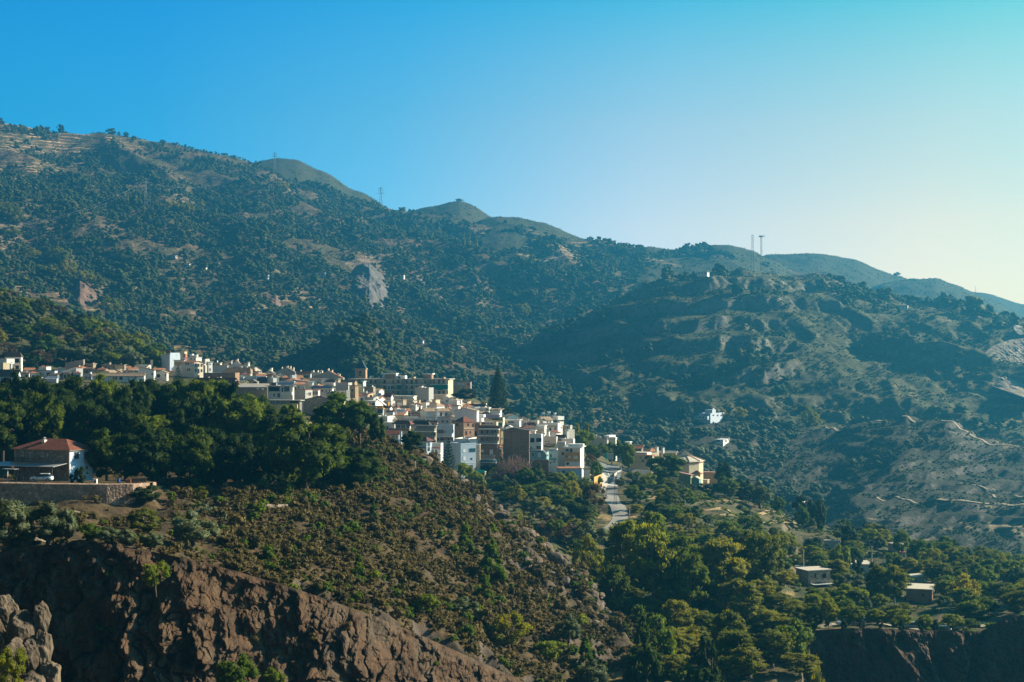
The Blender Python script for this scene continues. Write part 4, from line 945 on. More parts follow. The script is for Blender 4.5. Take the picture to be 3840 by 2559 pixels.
h.wins([(693, 1360, 712, 1369, 'w'), (700, 1382, 716, 1392, 'w')]); h.swins([(731, 1363, 737, 1376, 'b'), (742, 1365, 748, 1376, 'b'), (753, 1365, 759, 1376, 'b'), (731, 1384, 737, 1396, 'b'), (742, 1384, 748, 1401, 'b'), (753, 1385, 759, 1396, 'b'), (742, 1407, 748, 1418, 'v')]); h.panel(684, 727, 1378, 1380, WH); h.balcony(700, 727, 1372, 1377, 'solid', 1.2); h.done()
h = H('narrow cream flats next to the beige balconied flats', 762, 770, 786, 1351, 1420, 690, WW, ('flat', 0, None), yaw=-35); h.swins([(773, 1360, 777, 1370, 'b'), (780, 1375, 784, 1386, 'b')]); h.balcony(762, 770, 1366, 1370, 'solid', 1.0)
h = H('slim white stair tower at the right end of the cream flats', 776, 782, 797, 1358, 1420, 684, W_, ('slab', 0, CRF), yaw=-50); h.swins([(786, 1364, 790, 1369, 'v'), (786, 1382, 790, 1392, 'b')])
h = H('cream penthouse with three white water tanks on its roof', 700, 735, 756, 1341, 1360, 735, WW, ('slab', 0, CRF), yaw=-20); h.chimney(712, 1328, 1.4, W_, 2, False, 2); h.chimney(722, 1333, 1.4, W_, 2, False, 2); h.chimney(729, 1331, 1.2, W_, 2, False, 2); h.wins([(712, 1345, 720, 1349, 'v'), (727, 1344, 731, 1350, 'v')])
h = H('long plain white wall house behind the broad mottled roof', 796, 853, 856, 1371, 1400, 765, BW, ('slab', 0, GR), depth=6)
h = H('low whitewashed house with grey garage doors right of the cream flats', 785, 826, 832, 1361, 1385, 785, WW, ('slab', 0, TT)); h.wins([(791, 1364, 804, 1370, 'v'), (812, 1364, 815, 1370, 'b'), (818, 1364, 821, 1370, 'b')]); h.chimney(812, 1353, 0.6, W_)
h = House('house', 'house with a long grey tile slope rising to the right', 'house', 828, 868, 872, 1370, 1395, 790, GW); h.roof('shl', 17, TT); h.wins([(857, 1364, 866, 1369, 'v')]); h.done()
h = House('house', 'lilac-white gable with a small chimney at its peak on the skyline of roofs', 'house', 866, 906, 909, 1371, 1400, 778, LV); h.roof('gy', 22, TT, 0.15); h.chimney(887, 1347, 0.8, LV, 1); h.done()
h = H('white house with open arcade and small blue awnings right of the lilac gable', 902, 932, 936, 1362, 1395, 772, WW, ('slab', 0, TB)); h.wins([(905, 1363, 918, 1368, 'v'), (922, 1365, 929, 1370, 'v')]); h.chimney(929, 1359, 1.2, W_)
h = H('large house under a mottled old tan hipped roof', 838, 940, 946, 1399, 1440, 715, WW, ('hip', 20, TT), depth=16); h.wins([(893, 1402, 918, 1408, 'v'), (924, 1402, 936, 1409, 'p'), (900, 1410, 912, 1416, 'v')]); h.balcony(896, 945, 1412, 1422, 'solid', 1.5)
h = House('house', 'dark brown tiled double slope behind the mottled tan roof', 'house', 858, 940, 942, 1388, 1400, 745, GW, depth=10); h.roof('gx', 14, TB); h.solar(893, 1386, 1.6, 1.0); h.solar(914, 1386, 1.4, 1.0); h.done()
h = House('house', 'windowless brown brick barn with a sunlit tan end wall', 'house', 763, 882, 898, 1403, 1450, 655, BR, yaw=-16); h.roof('flat', 0, TO); h.wm.prism([(h.x0, h.H), (h.x1, h.H), (h.x0+h.w*0.28, h.H+0.25)], 0.3, 8); h.panel(835, 862, 1417, 1434, BT, -0.01, 0.05); h.done()
h = H('low house with a long terracotta roof and a row of four white chimneys', 728, 880, 890, 1434, 1452, 618, W_, ('gx', 17, TR), depth=10)
for u, v in [(771, 1416), (803, 1417), (816, 1415), (829, 1421)]: h.chimney(u, v, 0.75, W_, 2.0)
h = House('house', 'small hipped terracotta roof at the right end of the white chimneys', 'house', 868, 895, 899, 1441, 1455, 612, W_, depth=6); h.roof('hip', 12, TR); h.done()
h = H('yellowish plaster shed beside the brown brick barn', 895, 925, 926, 1430, 1450, 640, YE, ('slab', 0, CRF)); h.wins([(898, 1425, 914, 1429, 'v')])
h = H('pink house with an orange chimney stack', 953, 978, 982, 1394, 1420, 745, PK, ('slab', 0, DR)); h.chimney(950, 1384, 1.3, OR, 1); h.chimney(960, 1389, 0.4, GW, 2)
h = House('house', 'cream gabled house with one chimney left of the big grey gable', 'house', 988, 1030, 1034, 1402, 1425, 785, CR); h.roof('gy', 15, GR, 0.2); h.chimney(1010, 1381, 1.2, WW, 2); h.done()
h = House('house', 'tan house with brown eaves and a dark square window', 'house', 994, 1033, 1040, 1409, 1430, 725, TN); h.roof('gy', 7, TB); h.wins([(1018, 1410, 1030, 1416, 'v')]); h.dish(1030, 1399, 0.4); h.done()
h = H('white house with balcony cubes under the tan hipped roof', 897, 955, 968, 1415, 1440, 690, W_, ('flat', 0, None), yaw=-12); h.block(904, 918, 1414, 1426, -1.5, 2, W_, 'balcony'); h.wins([(900, 1426, 925, 1429, 'v')])
h = House('house', 'brown-roofed house with a big tilted solar panel', 'house', 965, 1012, 1016, 1431, 1450, 676, GW, depth=8); h.roof('gx', 16, TB); h.solar(978, 1424, 3.6, 0.8); h.wins([(970, 1434, 985, 1438, 'v')]); h.done()
h = House('house', 'small pale gable with a wide dark window band', 'house', 935, 966, 970, 1433, 1450, 665, WW); h.roof('gy', 9, GR, 0.2); h.wins([(950, 1433, 962, 1437, 'v')]); h.done()
h = H('white cubic stair block on a house with brown roof', 1008, 1024, 1038, 1423, 1440, 672, W_, ('flat', 0, None), yaw=-50)
h = H('dim terrace house with open shaded floor below the solar-panel roof', 990, 1036, 1038, 1437, 1452, 655, GW, ('slab', 0, DR)); h.wins([(993, 1438, 1010, 1444, 'v'), (1018, 1438, 1033, 1444, 'v')])
h = House('house', 'large grey-white gable with four chimneys, the left of two big gables', 'house', 1033, 1107, 1112, 1396, 1425, 770, GW); h.apex = 0.53; h.roof('gy', 20, TT, 0.1)
for u, v in [(1050, 1378), (1071, 1374), (1082, 1374), (1093, 1379)]: h.chimney(u, v, 0.7, WW, 2)
h.dish(1047, 1403); h.done()
h = H('long white roof-terrace house in front of the left big gable', 1040, 1094, 1098, 1418, 1445, 705, LV, ('shl', 5, TT)); h.dish(1081, 1424)
h = H('bright white cube in front of the two-balcony house', 1086, 1096, 1112, 1411, 1440, 700, W_, ('flat', 0, None), yaw=-55)
h = House('house', 'house with two glazed balconies and a tan roof between the big gables', 'house', 1111, 1165, 1168, 1402, 1440, 765, W_); h.roof('gx', 10, TO); h.wins([(1112, 1405, 1133, 1419, 'g'), (1138, 1405, 1157, 1419, 'g'), (1116, 1421, 1128, 1428, 'b')]); h.balcony(1110, 1164, 1414, 1421, 'bar', 1.0); h.panel(1134, 1137, 1402, 1420, WH); h.chimney(1127, 1389, 0.5, W_); h.done()
h = H('row of pale roofs and chimneys behind the two-balcony house', 1150, 1200, 1205, 1399, 1412, 800, WW, ('gx', 4, PNL)); [h.chimney(u, 1390, 0.9, WW, 1) for u in (1171, 1188, 1200)]
h = House('house', 'largest grey-white gable with low windows and many chimneys', 'house', 1167, 1286, 1292, 1418, 1450, 758, GW); h.apex = 0.54; h.roof('gy', 28, TO, 0.1)
h.wins([(1183, 1425, 1192, 1430, 'v')]); [h.chimney(u, v, 0.8, WW, 2) for u, v in [(1200, 1391), (1224, 1383), (1238, 1389), (1259, 1402), (1266, 1404)]]; h.done()
h = H('long blue-grey garden wall building in mid village', 1103, 1172, 1176, 1434, 1455, 668, BW, ('shr', 8, GR)); h.wins([(1163, 1440, 1172, 1446, 'k')])
h = House('house', 'small white house with a brown hipped roof and white door block', 'house', 1220, 1256, 1262, 1433, 1460, 682, W_); h.roof('hip', 9, TB); h.block(1248, 1256, 1437, 1450, -1, 2, W_); h.wins([(1252, 1439, 1256, 1446, 'g')]); h.done()
h = H('cream chimney block at the left foot of the church', 1261, 1268, 1277, 1422, 1445, 700, CR, ('slab', 0, CRF), yaw=-45); h.wins([(1262, 1431, 1265, 1438, 'v')])
h = House('house', 'brown roof sheds below the church tower', 'house', 1277, 1330, 1340, 1432, 1450, 722, TN); h.roof('gx', 8, TB); h.done()
h = H('grey windowless wall house under the cream chimney block', 1259, 1306, 1320, 1440, 1472, 664, GW, ('flat', 0, None), yaw=-20)
h = House('house', 'tan house with a brown lean-to and sunlit end wall', 'house', 1310, 1332, 1344, 1447, 1482, 655, TN, yaw=-40); h.roof('shr', 0, TB); h.wins([(1318, 1461, 1325, 1468, 'v')]); h.done()
h = H('white terrace house under a dark striped awning', 1175, 1246, 1252, 1456, 1490, 642, W_, ('slab', 0, DR)); h.awning(1174, 1250, 1447, 1455, SLT, 2.5); h.wins([(1205, 1463, 1212, 1470, 'v'), (1221, 1464, 1227, 1470, 'b'), (1234, 1461, 1239, 1470, 'v')]); h.balcony(1180, 1244, 1466, 1472, 'bar', 0.8, WH)
h = House('house', 'white house with a curved white canopy', 'house', 1253, 1294, 1300, 1469, 1495, 628, CR); h.roof('slab', 0, WH, 1.0); h.wins([(1258, 1470, 1270, 1480, 'v'), (1280, 1470, 1288, 1478, 'w')]); h.done()
h = H('bright white cube beside the curved canopy', 1294, 1299, 1313, 1469, 1500, 622, WW, ('flat', 0, None), yaw=-60)
h = House('house', 'small grey lean-to with a black slanting side above the umbrella pine', 'house', 1225, 1258, 1262, 1476, 1500, 618, GW); h.roof('shl', 8, DR); h.wins([(1242, 1470, 1256, 1480, 'v')]); h.done()
h = H('stone-faced cream house with a solar panel right of the tan lean-to', 1365, 1400, 1408, 1455, 1490, 705, ST, ('flat', 0, None)); h.solar(1379, 1474, 3.2, -0.5); h.wins([(1395, 1476, 1402, 1481, 'v')]); h.chimney(1392, 1447, 0.8, W_)
h = H('white chimney stack house in front of the long flats', 1357, 1363, 1372, 1431, 1456, 720, W_, ('slab', 0, WH)); h.dish(1366, 1452)
# second band, left: long roof and balconies above the wood
h = House('house', 'long grey corrugated roof over a brown brick flank', 'house', 865, 1003, 1010, 1452, 1500, 612, BR, yaw=6, depth=12); h.roof('gx', 13, GR); h.wins([(963, 1455, 970, 1461, 'p'), (982, 1456, 990, 1462, 'p')]); h.done()
h = House('house', 'white house with dark glazed balconies and solar roof above the cream yard wall', 'house', 1004, 1098, 1103, 1449, 1505, 600, W_, depth=10); h.roof('slab', 0, GR, 0.8)
h.wins([(1007, 1451, 1049, 1468, 'v'), (1056, 1453, 1062, 1470, 't'), (1066, 1451, 1086, 1469, 't'), (1026, 1477, 1031, 1488, 'b'), (1041, 1476, 1050, 1491, 'b')]); h.balcony(1003, 1050, 1468, 1472, 'solid', 1.1); h.balcony(1058, 1100, 1470, 1481, 'solid', 1.1); h.solar(1045, 1444, 4.6, 2); h.solar(1072, 1444, 4.6, 2); h.done()
h = House('house', 'cream yard wall with a flat corrugated roof and black garage opening', 'house', 1000, 1124, 1132, 1503, 1540, 575, CC, depth=6); h.roof('slab', 0, CRF, 0.9); h.wins([(1012, 1503, 1032, 1514, 'g'), (1035, 1503, 1050, 1514, 'g'), (1088, 1501, 1122, 1513, 'v')]); h.block(1000, 1130, 1516, 1540, -3, -2.6, YE, 'yard_wall'); h.done()
h = House('house', 'rubble stone gable end behind the umbrella pine', 'house', 1138, 1240, 1246, 1500, 1560, 585, ST); h.apex = 0.62; h.roof('gy', 16, TB, 0.15); h.wins([]); h.done()
h = House('house', 'grey flank with a white front and brown door under a red coping', 'house', 1100, 1145, 1172, 1463, 1515, 622, GW, yaw=-30); h.roof('slab', 0, TR, 0.15); h.swins([(1150, 1474, 1154, 1483, 'w'), (1157, 1472, 1161, 1484, 'b'), (1163, 1472, 1166, 1484, 'b')]); h.done()
h = H('white house with a grey garage front below the striped awning', 1167, 1192, 1200, 1464, 1490, 632, W_, ('slab', 0, RED)); h.wins([(1169, 1467, 1194, 1482, 'g')])
h = H('small white patio house at the foot of the stone gable', 1118, 1138, 1142, 1502, 1530, 590, BW, ('slab', 0, WH))
# church and the long flats
h = House('church_tower', 'square brick church tower with a flared slate spire', 'church tower', 1331, 1371, 1377, 1382, 1470, 860, PK, yaw=-9)
h.wall = brick('tower_brick', (0.54, 0.31, 0.19), (0.46, 0.26, 0.155), (0.45, 0.32, 0.22)); e = 0.6; x0, x1, d, z = h.x0, h.x1, h.d, h.H; xc, yc = (x0+x1)/2, d/2
m = MB(); prev = None
for k, (r, zz) in enumerate([(1.14, 0), (1.0, 0.35), (0.72, 1.7), (0.46, 3.4), (0.22, 4.9), (0.05, 5.6)]):
    ring = [(xc+sx*h.w/2*r, yc+sy*d/2*r, z+zz) for sx, sy in ((-1, -1), (1, -1), (1, 1), (-1, 1))]
    if prev: m.add(prev+ring, [(i, (i+1) % 4, (i+1) % 4+4, i+4) for i in range(4)])
    prev = ring
m.add(prev, [(0, 1, 2, 3)]); m.build('spire', SLT, h.root)
m = MB(); m.tube((xc, yc, z+5.5), (xc, yc, z+7.4), 0.09); m.ball((xc, yc, z+5.9), 0.3); m.ball((xc, yc, z+6.6), 0.2); m.box(xc-0.45, xc+0.45, yc-0.05, yc+0.05, z+7.4, z+7.5); m.box(xc-0.05, xc+0.05, yc-0.05, yc+0.05, z+7.5, z+8.1); m.build('finial', IRN, h.root)
m = MB(); m.box(x0-0.35, x1+0.35, -0.35, d+0.35, z-0.35, z-0.01); m.box(x0-0.2, x1+0.2, -0.2, d+0.2, z-0.7, z-0.36); m.build('cornice', TN, h.root)
m = MB(); xa, xb, za, zb = h.fx(1347), h.fx(1355), h.fz(1411), h.fz(1396); arc = [(xa, za), (xb, za), (xb, zb)]+[((xa+xb)/2+(xb-xa)/2*math.cos(a), zb+(xb-xa)/2*math.sin(a)) for a in [math.pi*i/8 for i in range(1, 8)]]+[(xa, zb)]
m.prism(arc, -0.04, 0.05); m.build('belfry_opening', DK, h.root); m = MB(); m.ball(((xa+xb)/2, -0.1, (za+zb)/2), 0.35, 0.1, 0.45); m.build('bell', MET, h.root)
for xx in (x0+0.1, x1-0.5): m = MB(); m.box(xx, xx+0.4, -0.08, -0.01, 0, z-0.72); m.build('corner_pier', h.wall, h.root)
h.done()
h = House('apartment_building', 'long four-storey block of flats with continuous balconies and green awnings', 'flats', 1312, 1681, 1699, 1424, 1500, 800, CR, yaw=-7, depth=12); h.roof('slab', 0, CRF, 0.9, 0.45)
for a, b in [(1420, 1442), (1442, 1462), (1462, 1482), (1482, 1500)]:
    for k, u in enumerate(range(1370, 1675, 17)):
        if k % 7 == 5: continue
        h.wins([(u, a+5, u+(9 if k % 3 else 5), b-3, 'b' if k % 2 else 's', 'window')])
    h.balcony(1352, 1681, b-7, b+1, 'bar', 1.4, IRN, WH)
for u in (1420, 1515, 1607): h.panel(u-7, u+7, 1424, 1500, CC, -0.9, 0.62, 'pier')
for u0, u1, v0, v1 in [(1491, 1507, 1444, 1461), (1620, 1680, 1444, 1460), (1322, 1352, 1425, 1441), (1640, 1662, 1459, 1463)]: h.panel(u0, u1, v0, v1, GRN, -1.42, 0.05, 'green_awning')
h.panel(1455, 1475, 1446, 1462, WH, -1.3, 0.06, 'glazed_porch'); h.panel(1457, 1464, 1448, 1460, GL, -1.38, 0.04, 'pane'); h.panel(1467, 1474, 1448, 1460, GL, -1.38, 0.04, 'pane')
for q in [(1430, 1482, 1402, 1423, BW), (1440, 1478, 1405, 1422, BR), (1478, 1516, 1409, 1423, W_), (1584, 1616, 1405, 1423, BR), (1540, 1549, 1414, 1423, TN), (1652, 1662, 1415, 1423, BR)]: h.block(q[0], q[1], q[2], q[3], 2.5 if q[4] is not BR else 2.2, 8, q[4], 'roof_room')
h.block(1427, 1484, 1400, 1402.5, 1.6, 9, WH, 'roof_slab'); h.block(1582, 1620, 1401, 1405, 1.6, 9, WH, 'roof_slab'); h.panel(1489, 1497, 1413, 1419, DK, 2.49, 0.05, 'window'); h.dish(1388, 1416, 1.0, 0.6)
h.done()
h = H('brown brick house with three windows behind the right end of the long flats', 1697, 1765, 1768, 1432, 1480, 875, PK, ('slab', 0, TB)); h.wins([(1718, 1437, 1726, 1444, 'p'), (1733, 1438, 1738, 1446, 'p'), (1751, 1437, 1760, 1447, 'g')]); h.block(1697, 1738, 1446, 1470, -4, 0, TN)
h = H('tall blank white block with a roof tank in front of the long flats', 1557, 1608, 1626, 1458, 1520, 730, GW, ('flat', 0, None), yaw=-28); h.chimney(1572, 1449, 1.8, W_, 2, True, 2); h.chimney(1580, 1452, 1.4, W_, 3, False, 2)
h = H('low cream house under the right end of the long flats', 1625, 1672, 1682, 1481, 1510, 745, CR, ('slab', 0, CRF)); h.chimney(1670, 1483, 1, W_)
h = House('house', 'white house with a red shed roof and white side gable', 'house', 1440, 1466, 1476, 1489, 1510, 695, W_, yaw=-30); h.roof('gx', 14, TR); h.wins([(1457, 1486, 1463, 1490, 'w')]); h.solar(1427, 1487, 2.2, -2); h.done()
h = H('low white house with a long flat coping right of the red shed roof', 1472, 1550, 1562, 1487, 1505, 712, WW, ('slab', 0, WH), yaw=-14); h.wins([(1550, 1495, 1554, 1500, 'v'), (1505, 1492, 1509, 1497, 'v')])
h = House('house', 'white terrace with outside stair and brown shutters', 'house', 1362, 1408, 1436, 1505, 1530, 648, W_, yaw=-26); h.roof('slab', 0, WH, 0.3); h.wins([(1376, 1511, 1382, 1521, 'b'), (1386, 1510, 1390, 1520, 'w'), (1395, 1511, 1405, 1521, 'b'), (1362, 1512, 1368, 1521, 'b')])
m = MB(); m.slab((0.3, 0, h.H+1.5), (0.3, 1.2, h.H+1.5), (6, 1.2, h.H-2.2), (6, 0, h.H-2.2), 0.5); m.build('stair', WH, h.root); h.done()
h = H('grey rendered house behind the white outside stair', 1364, 1400, 1436, 1494, 1515, 672, GW, ('flat', 0, None)); h.dish(1402, 1487, 0.4, 0.8); h.block(1420, 1474, 1503, 1525, -2, 2, GW); h.wins([(1370, 1483, 1378, 1490, 'w'), (1387, 1482, 1395, 1490, 'v')])
h = House('house', 'rough stone house with a wide white-framed opening', 'house', 1473, 1512, 1524, 1501, 1540, 690, ST); h.roof('slab', 0, TT, 0.2); h.wins([(1490, 1511, 1508, 1521, 'p')]); h.done()
h = House('house', 'cream house with pilasters and an arched tile gable', 'house', 1515, 1562, 1570, 1524, 1556, 678, WW); h.roof('gy', 8, TT); h.wins([(1532, 1528, 1555, 1540, 'k'), (1521, 1534, 1525, 1543, 'v')]); h.balcony(1532, 1557, 1540, 1546, 'bar', 0.8); h.chimney(1561, 1518, 0.9, W_, -0.8, True, 5); h.done()
h = H('small grey block house over the pilastered cream house', 1528, 1548, 1565, 1503, 1530, 700, GW, ('slab', 0, TT)); h.chimney(1563, 1502, 1.2, CR); h.wins([])
h = House('house', 'white gable under orange tiles in the middle of the hillside roofs', 'house', 1548, 1580, 1590, 1517, 1540, 698, W_); h.roof('gy', 7, TO); h.done()
h = H('white tower house with a brown tile cap', 1585, 1598, 1610, 1507, 1545, 686, W_, ('hip', 7, TB), yaw=-40)
h = House('house', 'white house with a hipped brown roof and two small windows', 'house', 1600, 1638, 1667, 1524, 1560, 668, W_, yaw=-28); h.roof('hip', 13, TT); h.wins([(1617, 1529, 1623, 1534, 'g')]); h.swins([(1656, 1529, 1663, 1534, 'g')]); h.done()
h = H('cream walls and stair tower behind the hipped brown roof', 1620, 1634, 1650, 1500, 1530, 706, CR, ('slab', 0, TT)); h.chimney(1627, 1499, 1.4, CR)
h = H('bright white cube house with roof terrace beside the flats end wall', 1662, 1682, 1688, 1492, 1520, 716, W_, ('flat', 0, None)); h.wins([(1673, 1501, 1678, 1508, 'b')]); h.chimney(1689, 1493, 1.5, W_); h.chimney(1705, 1495, 2, CR)
h = H('white house with a sunlit right wall and folded white parasol', 1684, 1714, 1733, 1501, 1540, 698, W_, ('slab', 0, CRF), yaw=-35); h.wins([(1698, 1515, 1707, 1520, 'k')]); h.block(1728, 1733, 1502, 1516, -1, 0, WH, 'parasol')
h = H('low roof with a small brown tile ridge beside the white cubes', 1695, 1718, 1728, 1523, 1540, 680, LV, ('gx', 4, TB))
# mid band
h = House('house', 'ochre-banded house with a big round-cornered dark window', 'house', 1410, 1436, 1440, 1535, 1600, 626, GW); h.roof('slab', 0, OR, 0.3, 0.5); h.panel(1413, 1437, 1522, 1531, OR, -0.05, 0.3, 'ochre_band'); h.wins([(1415, 1535, 1436, 1550, 't', 'bay_window')]); h.panel(1413, 1437, 1551, 1554, BW, -0.3, 0.3, 'sill'); h.done()
h = H('grey-brown blind wall under the umbrella pine branches', 1370, 1410, 1414, 1524, 1600, 632, CC, ('slab', 0, GR)); h.wins([(1398, 1533, 1402, 1540, 'v')])
h = House('house', 'white dormer house with maroon roof and an orange chimney', 'house', 1436, 1462, 1472, 1530, 1555, 640, W_); h.roof('gx', 9, simple('maroon_roof', (0.10, 0.03, 0.025), 0.8)); h.wins([(1455, 1533, 1460, 1539, 'w')]); h.chimney(1451, 1508, 1.0, OR, 1, True, 4); h.done()
h = House('house', 'little white house with red pyramid roof and satellite dish', 'house', 1477, 1490, 1499, 1528, 1545, 664, W_, yaw=-35); h.roof('hip', 9, TR); h.dish(1477, 1521, 0, 0.9); h.done()
h = House('house', 'house with orange-red roof carrying two white solar water heaters', 'house', 1476, 1512, 1530, 1557, 1590, 640, CR, yaw=-10); h.roof('shb', 19, TO); h.solar(1487, 1547, 2.2, 2); h.solar(1506, 1547, 2.2, 2); h.dish(1483, 1549, 0.6, 0.7); h.done()
h = House('house', 'white strip house with a red coping over two cream awnings', 'house', 1437, 1477, 1481, 1560, 1592, 628, W_); h.roof('slab', 0, TR, 0.2); h.awning(1440, 1454, 1567, 1572, WW, 2); h.awning(1456, 1483, 1565, 1570, WW, 2); h.wins([(1441, 1571, 1452, 1578, 'v'), (1458, 1571, 1466, 1578, 'v')]); h.done()
h = House('house', 'small red tiled roof over a white dormer below the maroon roof', 'house', 1450, 1474, 1480, 1545, 1560, 636, BW); h.roof('gx', 6, TR); h.done()
h = H('white terrace with hanging laundry and red coping', 1512, 1568, 1574, 1561, 1600, 634, W_, ('slab', 0, TR)); h.panel(1513, 1570, 1571, 1573, TR, -0.02, 0.15, 'coping'); h.wins([(1536, 1581, 1541, 1585, 'v')])
for i, (u, c) in enumerate([(1523, WH), (1531, simple('grey_linen', (0.2, 0.2, 0.24), 0.9)), (1541, WH), (1548, simple('blue_linen', (0.3, 0.4, 0.6), 0.9))]): h.panel(u, u+5, 1556, 1561, c, -0.3, 0.04, 'laundry')
h = House('house', 'white house with one grey shutter under a dark shed roof', 'house', 1553, 1580, 1598, 1562, 1600, 642, W_, yaw=-35); h.roof('shb', 5, TB); h.wins([(1568, 1564, 1572, 1570, 'b')]); h.done()
h = House('house', 'blue-shaded white house with a low tan hipped roof over stone', 'house', 1560, 1596, 1602, 1546, 1565, 655, BW); h.roof('hip', 10, TT); h.balcony(1565, 1596, 1540, 1546, 'bar', 0.7); h.done()  # white house; the blue of its shade is in the plaster colour
h = House('house', 'big white house with tan roof, balcony doors and iron railing', 'house', 1597, 1686, 1688, 1543, 1600, 638, W_, side='N', yaw=20); h.roof('gx', 11, TT)
h.wins([(1650, 1548, 1657, 1561, 'b'), (1670, 1548, 1676, 1559, 'b'), (1657, 1576, 1663, 1585, 'b'), (1674, 1577, 1679, 1586, 'b'), (1602, 1575, 1610, 1578, 'v')]); h.balcony(1622, 1684, 1556, 1563, 'bar', 1.2); h.panel(1596, 1684, 1564, 1566, TT, -0.02, 0.2, 'string_course'); h.chimney(1633, 1537, 0.8, W_, -1.0, True, 5); h.dish(1690, 1530, 4); h.done()
h = House('house', 'lilac-white blank gable with peeling plaster, the broadest in the village', 'house', 1704, 1788, 1796, 1541, 1600, 632, LV, yaw=-4); h.apex = 0.42; h.roof('gy', 12, TT, 0.15); h.chimney(1749, 1527, 0.4, GW, 1); h.done()
h = H('long brown tile roof under the yellow bush', 1733, 1818, 1824, 1524, 1545, 728, CR, ('gx', 8, TB), depth=12); h.chimney(1811, 1514, 1.2, W_, 3)
h = House('house', 'white house with blue glazed door below the long brown roof', 'house', 1758, 1834, 1840, 1530, 1565, 688, W_); h.roof('slab', 0, WH, 0.3); h.wins([(1786, 1540, 1792, 1546, 'w'), (1794, 1539, 1799, 1546, 'w'), (1820, 1532, 1833, 1543, 't')]); h.awning(1784, 1801, 1526, 1532, WH, 2); h.balcony(1785, 1815, 1545, 1551, 'bar', 0.8); h.done()
h = House('house', 'white house with a bright balcony front and tan lean-to roof beside the tall conifer', 'house', 1836, 1872, 1882, 1539, 1575, 680, W_); h.roof('shb', 6, TT, 0.9); h.block(1841, 1881, 1541, 1550, -1.5, -1.3, W_, 'balcony'); h.wins([(1840, 1536, 1846, 1550, 'b'), (1850, 1536, 1872, 1541, 'v'), (1856, 1552, 1862, 1556, 'k')]); h.done()
h = House('house', 'terrace house with a plum awning, plants and a green net', 'house', 1812, 1885, 1893, 1566, 1610, 652, WW); h.roof('slab', 0, DR, 0.2); h.awning(1815, 1878, 1556, 1565, PLM, 3.2); h.balcony(1840, 1893, 1576, 1584, 'solid', 1.8, YE); h.panel(1862, 1890, 1584, 1601, GRN, -1.6, 0.06, 'green_net'); h.wins([(1812, 1568, 1818, 1576, 'v'), (1848, 1585, 1858, 1592, 'k')])
m = MB(); rg_ = random.Random(2)
for i in range(40): m.ball((h.fx(1838+rg_.uniform(0, 52)), -1.2, h.fz(1574+rg_.uniform(-4, 3))), 0.35, 0.3, 0.35, 5, 4)
m.build('potted_plants', MATS['broad_leaves'], h.root); h.done()
h = H('white stepped house left of the plum awning', 1780, 1806, 1815, 1560, 1600, 645, W_, ('flat', 0, None), yaw=-20); h.block(1790, 1812, 1555, 1565, 0.5, 3, W_)
h = House('house', 'low white terrace house over the five-storey brown flats', 'house', 1779, 1862, 1868, 1588, 1615, 618, WW); h.roof('flat', 0); h.wins([(1806, 1585, 1820, 1590, 'v'), (1826, 1585, 1834, 1590, 'w'), (1840, 1586, 1846, 1592, 'b')]); h.done()
h = House('house', 'white house with a long shaded loggia right of the green net', 'house', 1892, 1948, 1954, 1576, 1615, 655, W_); h.roof('slab', 0, WH, 0.5); h.wins([(1905, 1580, 1927, 1587, 'b')]); h.panel(1893, 1930, 1588, 1592, BW, -0.6, 0.5, 'balcony'); h.done()
h = House('house', 'small white gable peeping over the big brown brick block', 'house', 1897, 1922, 1926, 1604, 1620, 625, W_); h.roof('gy', 8, WH, 0.2); h.done()
h = House('house', 'white roof terrace with red flowers and potted plants', 'house', 1950, 2016, 2022, 1582, 1605, 660, WW); h.roof('flat', 0); h.wins([(1966, 1586, 1972, 1594, 'b'), (2002, 1588, 2014, 1600, 'g')])
m = MB(); [m.ball((h.fx(1978+rg_.uniform(0, 26)), -0.4, h.fz(1590+rg_.uniform(-3, 4))), 0.4, 0.35, 0.4, 5, 4, i % 2) for i in range(26)]; m.build('flower_pots', [simple('red_flowers', (0.35, 0.05, 0.05), 0.8), MATS['broad_leaves']], h.root); h.done()
h = House('house', 'top white house with three solar tanks and a tan roof', 'house', 2006, 2036, 2074, 1576, 1606, 672, W_, yaw=-50); h.roof('gy', 12, TT, 0.3)
h.swins([(2051, 1580, 2056, 1588, 'b'), (2061, 1580, 2066, 1588, 'b')]); h.solar(2024, 1560, 1.8, 0.5); h.solar(2034, 1556, 2.0, 2.5); h.solar(2045, 1561, 1.8, 4.5); h.block(2048, 2068, 1562, 1576, 4, 8, W_, 'stair_hood'); h.done()
h = House('house', 'white house with two square windows under a red cornice below the solar tanks', 'house', 2038, 2092, 2102, 1592, 1630, 642, W_); h.roof('flat', 0); h.panel(2055, 2092, 1597, 1600, TO, -0.02, 0.35, 'cornice'); h.wins([(2060, 1604, 2067, 1614, 'b'), (2079, 1603, 2086, 1613, 'b')]); h.done()
h = House('house', 'white terrace with yellow striped screen', 'house', 2014, 2042, 2050, 1597, 1630, 632, W_); h.roof('slab', 0, WH); h.panel(2010, 2036, 1611, 1617, YE, -0.3, 0.05, 'striped_screen'); h.wins([(2046, 1610, 2049, 1616, 'v')]); h.done()
h = H('white flat house with a pink-stained patch right of the solar-tank house', 2088, 2100, 2114, 1586, 1622, 665, WW, ('flat', 0, None), yaw=-40); h.wins([(2102, 1602, 2105, 1609, 'v')])
h = H('low rough white outbuildings by the poplars', 2110, 2138, 2146, 1600, 1625, 655, GW, ('flat', 0, None)); h.wins([(2111, 1603, 2114, 1611, 'v'), (2127, 1602, 2130, 1610, 'v')]); h.block(2115, 2122, 1595, 1602, 1, 3, W_)
